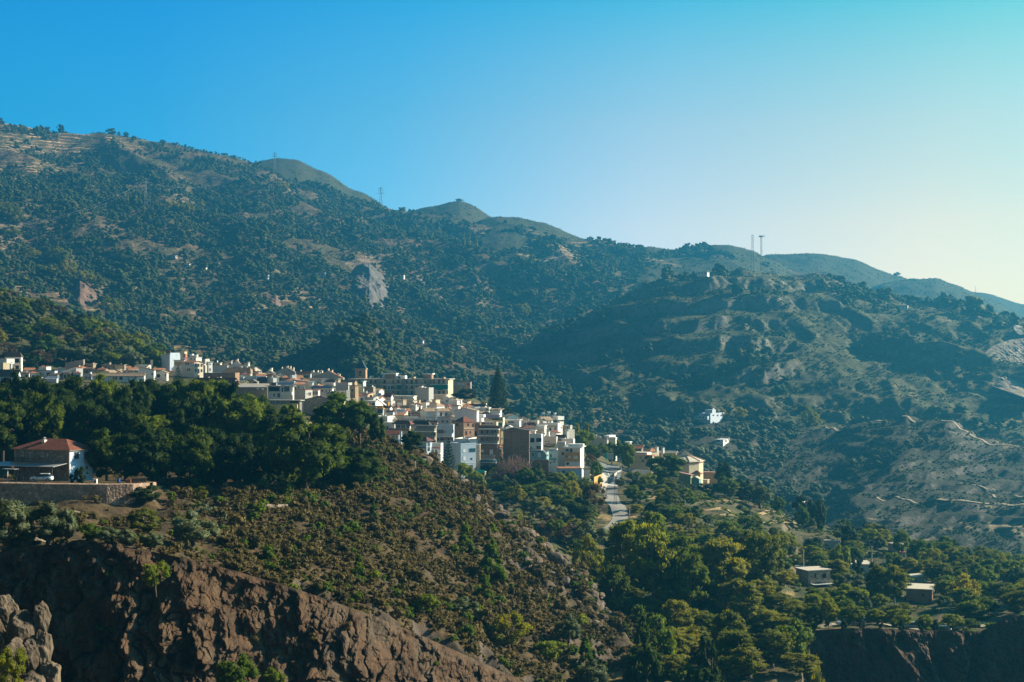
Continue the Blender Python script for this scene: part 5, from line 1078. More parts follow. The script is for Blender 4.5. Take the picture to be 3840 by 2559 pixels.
h = House('house', 'cream rough-plastered tower house with a white chimney shaft', 'house', 2120, 2132, 2155, 1617, 1670, 612, WW, yaw=-55); h.roof('flat', 0); h.wins([(2122, 1621, 2127, 1626, 'v')]); h.swins([(2137, 1644, 2142, 1651, 'b')]); h.panel(2128, 2133, 1618, 1652, W_, -0.1, 0.8, 'chimney_shaft'); h.done()
h = House('house', 'small white house with a red triangular lean-to roof', 'house', 2068, 2086, 2100, 1625, 1650, 618, W_, yaw=-30); h.roof('shr', 8, TR); h.done()
h = House('house', 'weathered dark tile roof beside the rough tower house', 'house', 2086, 2118, 2122, 1641, 1655, 606, GW); h.roof('gx', 10, TB); h.done()
h = House('house', 'little white gable with maroon roof over the four-storey white flats', 'house', 2008, 2038, 2044, 1628, 1645, 612, W_); h.roof('gy', 9, TB, 0.2); h.chimney(2052, 1620, 1.2, W_, 1); h.done()
# front row
h = House('house', 'white flat-roofed cluster with blue door at the edge of the knoll', 'house', 1428, 1480, 1486, 1586, 1625, 600, W_); h.roof('slab', 0, WH, 0.4); h.wins([(1433, 1597, 1437, 1605, 'g'), (1442, 1597, 1447, 1611, 'g'), (1451, 1599, 1457, 1611, 'b')]); h.done()
h = House('house', 'glass-walled terrace room under a dark red hipped roof', 'house', 1482, 1536, 1541, 1591, 1625, 590, W_, depth=8); h.roof('hip', 14, TR, 1.2); h.wins([(1484, 1593, 1502, 1606, 'g'), (1504, 1593, 1521, 1606, 'g'), (1524, 1593, 1537, 1606, 't')]); h.balcony(1466, 1541, 1606, 1615, 'solid', 1.6, BR, TN); h.done()
h = House('house', 'house with dark brown hipped roof and tan side wing', 'house', 1548, 1608, 1612, 1594, 1625, 592, LV, depth=9); h.roof('hip', 16, simple('brown_felt_roof', (0.045, 0.035, 0.03), 0.85), 0.6); h.wins([(1543, 1595, 1547, 1604, 'g'), (1552, 1595, 1556, 1604, 'g'), (1563, 1596, 1574, 1604, 'v'), (1584, 1594, 1604, 1604, 't')]); h.done()
h = House('house', 'tan cottage wing with a brown window and red eave', 'house', 1607, 1640, 1643, 1583, 1605, 600, TN); h.roof('gx', 5, TR); h.wins([(1620, 1588, 1628, 1596, 'b')]); h.done()
h = House('apartment_building', 'drab concrete flats with long balconies behind the lone round pine', 'flats', 1560, 1634, 1638, 1598, 1690, 574, CC); h.roof('slab', 0, GR); h.balcony(1562, 1636, 1606, 1619, 'solid', 1.6, CC, WH); h.balcony(1580, 1636, 1636, 1647, 'solid', 1.4, CC, CRF); h.wins([(1594, 1625, 1600, 1636, 'g'), (1615, 1625, 1622, 1636, 'g'), (1624, 1622, 1634, 1634, 'b'), (1620, 1649, 1634, 1662, 'v')]); h.done()
h = House('house', 'modern white house in blue shade with a dark strip window and jutting balcony', 'house', 1637, 1700, 1704, 1597, 1700, 578, LB, depth=10); h.wall = BW; h.roof('flat', 0)  # white front painted bluish to carry its shade
h.wins([(1640, 1612, 1663, 1625, 'b', 'strip_window'), (1666, 1615, 1671, 1624, 'g'), (1697, 1612, 1701, 1623, 'b'), (1640, 1642, 1647, 1653, 'b'), (1650, 1640, 1666, 1653, 'g')]); h.balcony(1664, 1700, 1626, 1638, 'solid', 1.3, BW); h.panel(1666, 1700, 1640, 1652, BR, -0.02, 0.05); h.done()
h = House('house', 'white cottage with bright orange-red roof nearest the knoll', 'house', 1432, 1496, 1500, 1629, 1690, 548, W_, yaw=-4, depth=9); h.roof('gx', 14, TR); h.wins([(1440, 1636, 1447, 1642, 'v'), (1473, 1635, 1479, 1648, 'b'), (1487, 1634, 1490, 1645, 'b')]); h.chimney(1503, 1619, 0.9, W_, -0.5, True, 6); h.block(1452, 1499, 1648, 1690, -1.5, 0, BW); h.done()
h = House('house', 'white corner house with glazed bay and maroon pyramid roof', 'house', 1572, 1600, 1620, 1654, 1720, 540, BW, yaw=-34); h.roof('hip', 15, simple('maroon_tiles', (0.13, 0.04, 0.035), 0.8), 0.8); h.swins([(1603, 1658, 1612, 1675, 't'), (1603, 1677, 1612, 1693, 't')]); h.panel(1572, 1595, 1676, 1681, DR, -0.1, 0.5, 'awning'); h.wins([(1575, 1684, 1582, 1692, 'w')]); h.done()
h = House('house', 'small white house with a red awning strip over its porch', 'house', 1616, 1653, 1662, 1667, 1720, 548, W_); h.roof('flat', 0); h.panel(1616, 1654, 1677, 1681, RED, -0.02, 1.0, 'red_awning'); h.wins([(1633, 1687, 1638, 1697, 'b'), (1621, 1686, 1626, 1698, 'w')]); h.balcony(1632, 1656, 1698, 1702, 'solid', 1.4, W_); h.done()
h = House('house', 'unfinished brick house with empty black windows and a red hipped roof', 'house', 1702, 1738, 1780, 1583, 1680, 592, BT, side='L', yaw=40); h.roof('hip', 19, TR, 0.3)
h.wins([(1751, 1588, 1759, 1599, 'v'), (1770, 1588, 1777, 1604, 'v'), (1744, 1617, 1752, 1632, 'v'), (1761, 1617, 1766, 1627, 'v')]); h.swins([(1711, 1588, 1719, 1599, 'v')]); h.panel(1738, 1779, 1583, 1680, BR, -0.01, 0.04, 'brick_facing'); h.panel(1738, 1800, 1606, 1609, CRF, -0.05, 0.25, 'string_course'); h.done()
h = House('house', 'brown brick infill house with tall black door openings', 'house', 1779, 1800, 1804, 1588, 1800, 586, BR); h.roof('slab', 0, GR, 0.1); h.wins([(1780, 1617, 1789, 1635, 'v', 'opening'), (1780, 1645, 1788, 1660, 'v', 'opening')]); h.done()
h = House('apartment_building', 'five-storey brown flats with white-edged balconies and dark doors', 'flats', 1799, 1871, 1874, 1609, 1815, 570, BR, depth=11); h.roof('shb', 12, TR, 0.5)
h.panel(1800, 1876, 1607, 1610, WH, -0.3, 1.2, 'eave'); h.wins([(1805, 1615, 1810, 1628, 'v'), (1825, 1614, 1830, 1628, 'v'), (1845, 1614, 1850, 1628, 'v'), (1854, 1614, 1860, 1623, 't'), (1805, 1641, 1810, 1655, 'b'), (1825, 1640, 1831, 1656, 'b'), (1845, 1640, 1850, 1655, 'b'), (1855, 1640, 1861, 1650, 'b'), (1804, 1687, 1814, 1696, 'p'), (1836, 1686, 1849, 1705, 'p', 'door')])
h.panel(1812, 1866, 1613, 1629, CC, -0.005, 0.03, 'facing'); h.balcony(1798, 1872, 1625, 1635, 'solid', 1.5, CC); h.balcony(1798, 1872, 1652, 1663, 'solid', 1.5, CC); h.panel(1800, 1871, 1665, 1680, BR, -0.9, 0.3, 'brick_band')
h.balcony(1803, 1861, 1706, 1723, 'bar', 1.6, WH); h.balcony(1813, 1866, 1723, 1735, 'solid', 1.9, TEAL); h.wins([(1836, 1720, 1849, 1734, 'v')]); h.panel(1804, 1866, 1737, 1815, CC, -0.02, 0.3, 'concrete_base'); h.wins([(1819, 1745, 1833, 1758, 'v'), (1844, 1745, 1858, 1758, 'v')]); [setattr(c, 'location', (c.location.x, -0.36, c.location.z)) for c in list(h.root.children)[-2:]]; h.dish(1864, 1669, -1.2, 0.6); h.done()
h = House('house', 'narrow stone-faced pier wing left of the brown flats', 'house', 1785, 1799, 1802, 1668, 1815, 565, ST); h.roof('slab', 0, WH, 0.1); h.done()
h = House('house', 'tall pale blue house with a lit cream flank behind the small conifer', 'house', 1683, 1728, 1785, 1668, 1800, 558, LB, side='L', yaw=35); h.roof('flat', 0)
h.wins([(1760, 1682, 1783, 1696, 't', 'bay_window'), (1737, 1686, 1747, 1697, 'p'), (1737, 1713, 1747, 1727, 'p'), (1765, 1718, 1771, 1725, 'b'), (1761, 1745, 1773, 1757, 'v')]); h.panel(1729, 1785, 1737, 1738, WH, -0.02, 0.1, 'string_course'); h.done()
h = House('house', 'white penthouse with small doors on top of the pale blue house', 'house', 1704, 1752, 1788, 1651, 1672, 570, W_, yaw=-12); h.roof('flat', 0); h.block(1759, 1787, 1647, 1668, -0.1, 4, W_, 'stair_head'); h.wins([(1706, 1656, 1714, 1666, 'b'), (1716, 1658, 1721, 1666, 'b'), (1731, 1658, 1734, 1665, 'v')]); h.panel(1757.5, 1763, 1656, 1667, BRN, -0.12, 0.05, 'door'); h.done()
h = House('shed', 'concrete shed with a bright green awning among the bushes', 'shed', 1746, 1818, 1823, 1771, 1822, 552, CC, depth=5); h.roof('slab', 0, CRF, 0.1); h.awning(1747, 1772, 1761, 1770, MINT, 1.5); h.awning(1790, 1821, 1762, 1772, MINT, 1.5); h.wins([(1799, 1775, 1818, 1786, 'g'), (1800, 1787, 1818, 1795, 'w')]); h.panel(1798, 1823, 1796, 1822, CRF, -0.4, 0.3, 'yard_wall'); h.done()
h = House('house', 'narrow yellow house squeezed between the two brown blocks', 'house', 1872, 1878, 1890, 1613, 1720, 612, YE, yaw=-60); h.roof('slab', 0, TR, 0.3); h.swins([(1880, 1640, 1886, 1650, 'w')]); h.balcony(1872, 1877, 1662, 1668, 'solid', 1); h.done()
h = House('apartment_building', 'huge windowless brown brick block with concrete grid lines', 'flats', 1887, 1985, 1989, 1616, 1805, 574, BR, yaw=-4, depth=14); h.apex = 0.36; h.roof('gy', 12, DR, 0.2)
for u in (1925, 1948, 1981): h.panel(u-0.7, u+0.7, 1618, 1800, TN, -0.01, 0.05, 'concrete_post')
for v in (1614, 1640, 1667, 1693): h.panel(1888, 1985, v, v+1.3, TN, -0.065, 0.03, 'concrete_beam')
h.done()
h = House('house', 'white roof room with striped blind on the brown brick block', 'house', 1955, 2006, 2010, 1616, 1640, 584, LV); h.roof('slab', 0, WH, 0.4); h.wins([(1957, 1619, 1964, 1629, 'v'), (1966, 1622, 1998, 1628, 'p', 'blind')]); h.done()
h = House('apartment_building', 'four-storey white flats with wide dark loggias', 'flats', 1986, 2030, 2036, 1633, 1710, 570, W_); h.roof('flat', 0); h.wins([(1988, 1643, 2004, 1660, 'v', 'loggia'), (2011, 1643, 2031, 1658, 'v', 'loggia'), (2011, 1672, 2030, 1685, 'g'), (1988, 1674, 1994, 1686, 'g')]); h.balcony(1986, 2034, 1659, 1665, 'solid', 0.9); h.balcony(1983, 2012, 1683, 1690, 'bar', 1); h.done()
h = House('house', 'house with turquoise wall, slanted white coping and dark open garage', 'house', 1988, 2050, 2058, 1694, 1790, 556, TQ); h.roof('slab', 0, DR, 0.2); h.panel(1990, 2058, 1721, 1725, CRF, -0.1, 0.3, 'slab'); h.panel(1990, 2058, 1724, 1790, BR, -0.02, 0.05, 'brick_base'); h.wins([(1995, 1698, 2003, 1712, 'w'), (2017, 1698, 2028, 1716, 'p')])
for q in [(2001, 1726, 2018, 1755), (2023, 1726, 2052, 1755)]: h.panel(*q, DK, -0.09, 0.04, 'garage_opening')
m = MB(); xa, xb = h.fx(2036), h.fx(2058); m.slab((xa, -0.7, h.fz(1686)), (xa+0.4, -0.7, h.fz(1685)), (xb+0.4, -0.7, h.fz(1709)), (xb, -0.7, h.fz(1710)), 0.25); m.slab((xa, -0.9, h.fz(1686)), (xa, -0.1, h.fz(1686)), (xb, -0.1, h.fz(1710)), (xb, -0.9, h.fz(1710)), 0.3); m.build('coping', WH, h.root); h.done()
h = House('house', 'pale grey house with tiny windows over a vine pergola', 'house', 2035, 2086, 2091, 1643, 1700, 590, plaster('pale_grey_wall', (0.58, 0.54, 0.46))); h.roof('flat', 0); h.wins([(2055, 1653, 2061, 1660, 'g'), (2044, 1656, 2050, 1658, 'v')]); h.panel(2046, 2086, 1664, 1667, BRN, -0.02, 0.8, 'pergola_beam'); h.done()
m = MB(); rg_ = random.Random(4)
h2 = nowall('vine', 'green vine trained along the pergola of the pale grey house', 'vine', P(2040, 1672, 586)); 
for i in range(90): t_ = rg_.random(); m.ball((t_*4.4+rg_.uniform(-.2, .2), rg_.uniform(-0.5, 0.3), -0.35*math.sin(t_*3.1)+rg_.uniform(-0.25, 0.25)), 0.25, 0.22, 0.2, 5, 3)
m.build('foliage', MATS['broad_leaves'], h2); m = MB(); m.path([(0.2, 0, -2.5), (0.3, 0, -1), (0.1, 0, 0), (4.3, 0, -0.2)], [0.08, 0.06, 0.05, 0.04]); m.build('stem', MATS['bark_grey'], h2)
h = House('house', 'white rendered terraces with planted balconies under the vine pergola', 'house', 2057, 2088, 2092, 1689, 1765, 562, W_); h.roof('flat', 0); h.balcony(2042, 2078, 1687, 1694, 'bar', 1.2); h.wins([(2063, 1703, 2069, 1716, 't'), (2063, 1732, 2067, 1741, 'g'), (2076, 1729, 2081, 1735, 'b')]); h.balcony(2058, 2086, 1719, 1726, 'solid', 1.0, GRN); h.done()
h = House('house', 'plain pale grey tower wall with one brown window', 'house', 2091, 2119, 2122, 1659, 1765, 566, plaster('pale_grey_wall', (0.58, 0.54, 0.46))); h.roof('slab', 0, WH, 0.05); h.wins([(2107, 1696, 2115, 1707, 'b')]); h.done()
h = House('house', 'ochre-fronted house with white terrace and brown door at the road end', 'house', 2119, 2176, 2190, 1679, 1775, 562, W_, yaw=-12); h.roof('slab', 0, WH, 0.8); h.block(2128, 2184, 1666, 1678, 1.5, 5, W_, 'roof_room')
h.panel(2119, 2176, 1706, 1731, OR, -0.02, 0.12, 'ochre_front'); h.balcony(2119, 2177, 1696, 1706, 'solid', 1.2, OR, OR); h.wins([(2120, 1683, 2133, 1694, 'g'), (2138, 1683, 2146, 1697, 'b'), (2132, 1709, 2139, 1719, 'p'), (2152, 1709, 2167, 1721, 'p'), (2121, 1708, 2127, 1717, 'g'), (2124, 1735, 2134, 1744, 'v')]); [setattr(c, 'location', (c.location.x, -0.2, c.location.z)) for c in list(h.root.children)[-4:-1]]
h.swins([(2181, 1716, 2184, 1720, 'v')]); h.done()
h = House('house', 'white flat house with round tank above the ochre house', 'house', 2108, 2150, 2156, 1652, 1675, 590, W_); h.roof('flat', 0); h.panel(2089, 2106, 1645, 1650, BLU, -0.3, 0.4, 'blue_cover'); h.panel(2090, 2106, 1651, 1656, TO, -0.3, 0.1, 'orange_balustrade'); h.done()
h = House('garage', 'long low white garage with two shuttered windows beside the road', 'garage', 2099, 2182, 2192, 1758, 1800, 548, BW, yaw=8, side='R'); h.roof('slab', 0, TO, 0.25); h.wins([(2107, 1765, 2119, 1775, 's'), (2132, 1765, 2141, 1776, 's')]); h.done()
h = House('car_shelter', 'tan tiled lean-to shelter over parking beside the ochre house', 'shelter', 2188, 2212, 2216, 1760, 1768, 560, WW, depth=6); h.roof('shb', 8, TT, 0.3); h.done()
# right-hand group
h = H('large blank grey-white block right of the poplars', 2206, 2277, 2282, 1647, 1700, 690, GW, ('flat', 0, None), depth=12); h.wm = MB(); h.block(2262, 2282, 1634, 1648, 1, 10, W_, 'roof_room'); h.solar(2221, 1643, 3, 1); h.chimney(2234, 1640, 2.4, PK, 3); h.wins([(2265, 1641, 2269, 1645, 'v')])
h = H('cream stub house beside the blank grey-white block', 2282, 2308, 2314, 1645, 1690, 684, WW, ('flat', 0, None))
h = H('tiny white house peeping over the trees left of the school roofs', 2345, 2360, 2368, 1659, 1690, 690, LV, ('slab', 0, WH)); h.wins([(2361, 1661, 2364, 1667, 'b')])
h = House('house', 'timber-fronted attic house with a wide red roof, topmost of the school group', 'house', 2354, 2405, 2412, 1684, 1720, 640, CC); h.roof('shb', 14, TO, 0.5); h.wins([(2373, 1682, 2383, 1691, 'v'), (2394, 1684, 2403, 1691, 'v')]); h.balcony(2352, 2410, 1691, 1696, 'bar', 0.8, BRN); h.panel(2354, 2410, 1681, 1684, TN, -0.4, 0.1, 'fascia'); h.done()
h = House('school_building', 'cream two-storey wing with a long roof terrace above the road bend', 'school', 2366, 2444, 2456, 1710, 1775, 612, CR, depth=12); h.roof('slab', 0, TO, 0.4); h.block(2368, 2418, 1698, 1710, 3, 9, WW, 'roof_room'); h.wins([(2405, 1724, 2417, 1732, 'g'), (2426, 1739, 2436, 1748, 'w'), (2399, 1716, 2404, 1720, 'v'), (2438, 1722, 2446, 1729, 'w')]); h.panel(2366, 2442, 1733, 1734, TO, -0.02, 0.15, 'string_course')
h.awning(2420, 2448, 1710, 1720, TR, 1.5); h.done()
h = House('house', 'cream house with pinkish hipped roof in the middle of the school group', 'house', 2411, 2436, 2472, 1694, 1725, 640, CR, yaw=-50); h.roof('hip', 12, TO); h.chimney(2447, 1677, 1.2, W_); h.chimney(2470, 1680, 1.0, W_); h.wins([]); h.done()
h = House('house', 'brown-walled house with a long pale flat roof behind the pavilion', 'house', 2472, 2534, 2540, 1700, 1725, 650, BR); h.roof('gx', 8, CRF, 0.5); h.chimney(2485, 1700, 0.9, WW, -0.5); h.wins([(2522, 1702, 2527, 1708, 'v')]); h.done()
# the many-sided school pavilion
r = nowall('school_pavilion', 'cream many-sided pavilion with low radiating roof and white lantern gable', 'school', P(2575, 1800, 600))
k = 600/F; cx = 0; base = -4
pts = [(-10.5*1, 2), (-5.5, -4), (0.3, -6), (4.8, -3.2), (7.2, 1.5), (7.2, 8), (3, 13), (-5, 14), (-10.5, 9)]
zt = (1800-1729)*k
m = MB(); m.ext(pts, base, zt); m.build('wall', CR, r)
m = MB(); ap = (0, 4.5, zt+2.9); ring = [(x*1.07, (y-4)*1.07+4, zt+0.1) for x, y in pts]; low = [(x, y, z-0.3) for x, y, z in ring]; n = len(ring)
m.add(ring+low+[ap], [(i, (i+1) % n, 2*n) for i in range(n)]+[(i+n, (i+1) % n+n, (i+1) % n, i) for i in range(n)]+[tuple(range(2*n-1, n-1, -1))]); m.build('roof', CRF, r)
m = MB(); [m.path([(x, y, z+0.12), (ap[0], ap[1], ap[2]+0.12)], [0.14, 0.14], 5) for x, y, z in ring]; m.build('roof_ridge', TO, r)
m = MB(); m.ext([(x*1.03, (y-4)*1.03+4) for x, y in pts], zt-0.75, zt-0.35); m.build('cornice', TO, r)
m = MB(); m.prism([(-2.4, zt+1.2), (1.6, zt+1.2), (1.6, zt+2.9), (-0.4, zt+4.6), (-2.4, zt+2.9)], 1, 8); m.build('lantern', WW, r)
m = MB(); m.slab((-2.7, 0.7, zt+2.8), (-0.4, 0.7, zt+4.9), (-0.4, 8.3, zt+4.9), (-2.7, 8.3, zt+2.8), 0.2); m.slab((-0.4, 0.7, zt+4.9), (1.9, 0.7, zt+2.8), (1.9, 8.3, zt+2.8), (-0.4, 8.3, zt+4.9), 0.2); m.build('lantern_roof', GR, r)
m = MB(); m.box(-8.8, -7.9, -1.2, -1.1, zt-4.2, zt-3.2); o = m.build('window', GL, r); o.location = (4.4, -3.6, 0)
for q in [(-6, zt+0.3, 1.2), (-3.6, zt+0.9, 1.4), (-9, zt+0.2, 1.2)]: m = MB(); m.box(q[0], q[0]+q[2], 0, 1.2, q[1], q[1]+1.6); m.build('roof_vent', CR, r)
h = House('house', 'low school annexe with a mauve-red roof and green wall', 'school', 2545, 2590, 2596, 1784, 1822, 578, plaster('sage_wall', (0.30, 0.35, 0.22))); h.roof('shr', 10, simple('mauve_roof', (0.36, 0.17, 0.17), 0.7), 0.4); h.done()
h = House('house', 'cream school porch with a small gabled roof below the pavilion', 'school', 2593, 2626, 2634, 1778, 1815, 586, CR); h.roof('hip', 12, TO, 0.3); h.done()
h = House('house', 'teal-walled kiosk with a little white pediment in front of the school', 'kiosk', 2592, 2622, 2630, 1797, 1825, 574, plaster('teal_wall', (0.22, 0.38, 0.34))); h.roof('gy', 9, CR, 0.2); h.wins([(2613, 1806, 2617, 1811, 'v')]); h.done()
h = House('covered_walk', 'long flat red-roofed walkway on the right of the school', 'walkway', 2640, 2692, 2698, 1774, 1779, 622, TN, depth=5); h.roof('slab', 0, simple('rose_roof', (0.50, 0.26, 0.20), 0.7), 0.6, 0.3); [h.panel(u, u+2, 1775, 1815, TR, 0.4, 0.35, 'post') for u in (2641, 2656, 2672, 2686)]; h.done()
h = House('house', 'small tan outbuilding under the red walkway', 'shed', 2636, 2652, 2660, 1802, 1825, 590, TN); h.roof('slab', 0, CRF, 0.2); h.done()
# scattered farm buildings in the gardens
def farm(label, u0, um, u1, vt, vb, D, wall, rf=CRF, w=(), sw=(), name='farmhouse', cat='house', **k):
    D = LAY['village_hill'].hit((u0+u1)/2, vb+4) or D
    h = House(name, label, cat, u0, um, u1, vt, vb, D, wall, dig=2.5, **k); h.roof('slab', 0, rf, 0.35, 0.25); h.wins(w); h.swins(sw); h.done(); return h
h = farm('brown stone cottage with two windows and a flat pale roof above the terrace', 2985, 3030, 3114, 2143, 2200, 372, ST, CRF, [(3055, 2153, 3060, 2168, 'b'), (3083, 2153, 3099, 2169, 'v')], [(3008, 2146, 3014, 2160), (3018, 2148, 3024, 2164)], side='L', yaw=20)
h.balcony(3040, 3116, 2186, 2192, 'bar', 2.0, BRN)
farm('blue-white farmhouse with a flat roof left of the twin cypresses', 3182, 3268, 3272, 2119, 2155, 400, BW, CRF, [(3226, 2131, 3238, 2140, 'v')], depth=8, yaw=-3)
farm('grey house with two barred windows behind the twin cypresses', 3391, 3425, 3477, 2165, 2200, 395, GW, CRF, [(3428, 2173, 3440, 2184, 'g'), (3465, 2172, 3473, 2182, 'p')], side='L', yaw=25)
farm('long brown house with a sunlit tan end and pale roof beside the lane', 3398, 3494, 3515, 2214, 2265, 345, BR, CRF, [(3457, 2227, 3468, 2238, 'v')], [(3499, 2228, 3504, 2238), (3508, 2224, 3512, 2234)], yaw=-18)
farm('low pale-blue shed with a roof of odd boards high in the gardens', 3091, 3148, 3152, 2032, 2058, 470, BW, CRF, depth=6, name='shed', cat='shed')
h = farm('whitewashed hut with an open black porch and yellow post', 3330, 3365, 3398, 2045, 2068, 450, GW, GR, [(3368, 2048, 3392, 2060, 'v', 'porch')], side='L', yaw=20, name='hut', cat='hut')
h.panel(3391, 3397, 2046, 2062, simple('yellow_paint', (0.7, 0.5, 0.05), 0.6), -0.1, 0.3, 'post')
farm('grey lean-to wall beside the whitewashed hut', 3256, 3290, 3300, 2035, 2058, 462, CC, GR, name='shed', cat='shed', depth=4)
farm('low pink-grey tank house below the whitewashed hut', 3366, 3404, 3408, 2074, 2088, 440, WW, TO, name='shed', cat='shed', depth=5)
farm('small hut half hidden under the dark tree on the brow', 2992, 3012, 3016, 1884, 1896, 570, CC, CRF, [(2998, 1887, 3010, 1895, 'v')], name='hut', cat='hut', depth=4)
farm('white-topped lean-to left of the brown stone cottage', 2978, 3028, 3032, 2128, 2140, 385, BR, WH, name='shed', cat='shed', depth=5)
# far houses on the mountain and the spur
def far(label, u0, u1, vt, vb, lay, wall=W_, rf=GR, side=None, n=3):
    D = LAY[lay].hit((u0+u1)/2, vb+2) or 1500
    h = House('farmhouse', label, 'house', u0, u1-(u1-u0)*0.18, u1, vt, vb, D*0.998, wall, yaw=-20 if side is None else side, depth=8, dig=0.8); h.roof('slab', 0, rf, 0.5, 0.4)
    h.grid(n, 1, 'v', 1.4, 1.4, h.H-0.4, 0, 1.2); h.done(); return h
far('white farmhouse with a stepped roof on the mountainside, left of a pair', 691, 714, 990, 1002, 'mountain')
far('white farmhouse with a roof tank on the mountainside, right of a pair', 751, 777, 997, 1012, 'mountain')
far('low white hut above the pair of farmhouses', 624, 665, 959, 967, 'mountain', GW)
far('pale blue-grey farmhouse below the pair of farmhouses', 978, 1010, 1032, 1046, 'mountain', LB)
far('long white farmhouse with a porch facing right on the mountainside', 1172, 1230, 1023, 1036, 'mountain', W_, GR, None, 5)
far('square white house beside a round yellow tree high on the mountain', 740, 757, 742, 753, 'mountain', WW)
far('small white house right of the pale rock scar', 1496, 1518, 1032, 1046, 'mountain')
far('tiny white hut low on the wooded slope', 1568, 1590, 1278, 1286, 'mountain')
far('small cream house near the hill track under the round hill', 1985, 2012, 1008, 1014, 'mountain', WW)
far('small pale house among trees above the valley', 2035, 2060, 1344, 1358, 'mountain', LB)
far('tiny white hut beside the valley track', 2365, 2380, 1236, 1243, 'mountain')
far('white arcaded farmhouse at the left root of the rocky spur', 2614, 2660, 1021, 1034, 'spur')
far('bright white cottage on the crest of the rocky spur', 3370, 3411, 1146, 1160, 'spur')
far('long pale hut on the mid slope right of the track', 2165, 2198, 1004, 1012, 'mountain', LB)
h = House('hotel', 'three-level white country house on the far slope with balconies', 'house', 2620, 2664, 2716, 1553, 1572, LAY['lower_spur'].hit(2665, 1590) or 1215, BW, yaw=-30, depth=14, dig=5); h.roof('flat', 0)
h.block(2636, 2664, 1537, 1553, 4, 12, BW, 'upper_storey'); h.block(2611, 2660, 1560, 1573, -4, 0, BW, 'lower_storey'); h.wins([(2615, 1562, 2622, 1568, 'v'), (2628, 1562, 2635, 1568, 'v'), (2640, 1562, 2647, 1568, 'v'), (2640, 1554, 2646, 1560, 'v'), (2650, 1554, 2656, 1560, 'v')]); [setattr(c, 'location', (c.location.x, -4.05, c.location.z)) for c in list(h.root.children)[-5:-2]]
h.swins([(2672, 1556, 2678, 1561, 'v'), (2688, 1556, 2694, 1562, 'v'), (2702, 1556, 2708, 1562, 'v')]); h.chimney(2650, 1531, 1.6, W_); h.done()
h = House('farmhouse', 'small white bungalow among the olives below the white country house', 'house', 2684, 2712, 2733, 1650, 1664, LAY['lower_spur'].hit(2708, 1674) or 1050, W_, yaw=-25, depth=7, dig=3); h.roof('slab', 0, WH, 0.4); h.wins([(2686, 1651, 2700, 1657, 'v')]); h.swins([(2720, 1652, 2725, 1658, 'v')]); h.chimney(2724, 1641, 0.6, W_); h.done()
# more houses glimpsed between the named ones
rg_ = random.Random(17); Vg = LAY['village_hill']
FW = [W_, W_, WW, GW, CR, BW, LV, TN, W_, WW]; FR = [('flat', 0, None), ('gx', 10, TO), ('hip', 9, TO), ('gx', 9, TO), ('gx', 9, TT), ('gy', 8, TT), ('slab', 0, GR), ('hip', 9, TR), ('shb', 6, TB)]
for (ua, ub, D, st) in [(70, 640, 655, 44), (90, 620, 690, 48), (230, 640, 722, 52), (690, 1290, 705, 42), (860, 1270, 735, 46), (960, 1500, 680, 44), (1060, 1420, 655, 46), (1170, 1420, 625, 50), (1390, 1900, 742, 40), (1400, 1960, 715, 44), (1430, 2010, 685, 44), (1440, 2080, 655, 48), (1440, 2100, 628, 52), (1470, 2110, 603, 56), (1890, 2110, 580, 60)]:
    u = ua
    while u < ub:
        D_ = D+rg_.uniform(-8, 8); vg = CV-float(Vg.zat(u+15, D_))/D_*F; wd = rg_.uniform(0.6, 0.95)*st
        hh = rg_.uniform(16, 25) if D < 700 else rg_.uniform(9, 15)
        x = House('house', 'plain whitewashed or plastered house squeezed in among the closely packed roofs', 'house', u, u+wd, u+wd, vg-hh, vg, D_, rg_.choice(FW), group='small houses packed between the others', depth=8, yaw=rg_.choice([18, 12, -14, 22]))
        x.roof(*rg_.choice(FR)); x.grid(2, 1, rg_.choice('wbv'), 1.1, 1.3, x.H-0.5, 0.15, x.H-3.1)
        if rg_.random() < 0.35: x.chimney(u+wd*rg_.uniform(0.3, 0.7), vg-hh-10, 0.7, W_, 3)
        x.done(); u += st*rg_.uniform(0.9, 1.5)
# ------------------------------------------------------------------ single trees
PP = plant_px
# the pine wood behind the stone house (tops against the village)
G = 'pines of the wood behind the stone house'
rg_ = random.Random(9)
row = [(-60, 1400), (60, 1408), (118, 1415), (195, 1440), (255, 1418), (320, 1432), (372, 1418), (430, 1455), (498, 1438), (560, 1425), (612, 1450), (668, 1428), (735, 1425), (800, 1432), (860, 1440), (915, 1458), (960, 1475), (985, 1560)]
for i, (u, vt) in enumerate(row):
    PP('pine', u, vt-20, 0, 158+rg_.uniform(-15, 25), 'dark green pine in the top row of the wood, crown seen against the village roofs', 'knoll', 352+rg_.uniform(-14, 14), 'pines in the top row of the wood')
for i in range(15):
    u = -50+i*76+rg_.uniform(-18, 18); vt = 1500+rg_.uniform(-25, 35)+max(0, u-850)*0.35
    PP('pine', u, vt-12, 0, 170+rg_.uniform(-20, 30), 'dark pine in the shaded middle of the wood above the stone house', 'knoll', 322+rg_.uniform(-8, 8), 'pines in the middle of the wood')
for i in range(9):
    u = 412+i*72+rg_.uniform(-14, 14); vt = 1592+rg_.uniform(-20, 25)+max(0, u-800)*0.3
    PP('low_pine', u, vt, 0, 175+rg_.uniform(-20, 30), 'dark pine at the lower front edge of the wood, right of the stone house', 'knoll', 281.5+i*2.0+rg_.uniform(-1.5, 1.5), 'pines at the front edge of the wood')
PP('pine', 880, 1480, 0, 230, 'broad pine with bright green sunlit top behind the russet clearing', 'knoll', 320)
PP('umbrella_pine', 985, 1475, 1535, 62, 'small open-crowned pine with bare stem in front of the long brick flank', 'knoll', 395)
PP('pine', 1085, 1510, 1640, 120, 'small rounded pine below the cream yard wall', 'knoll', 370)
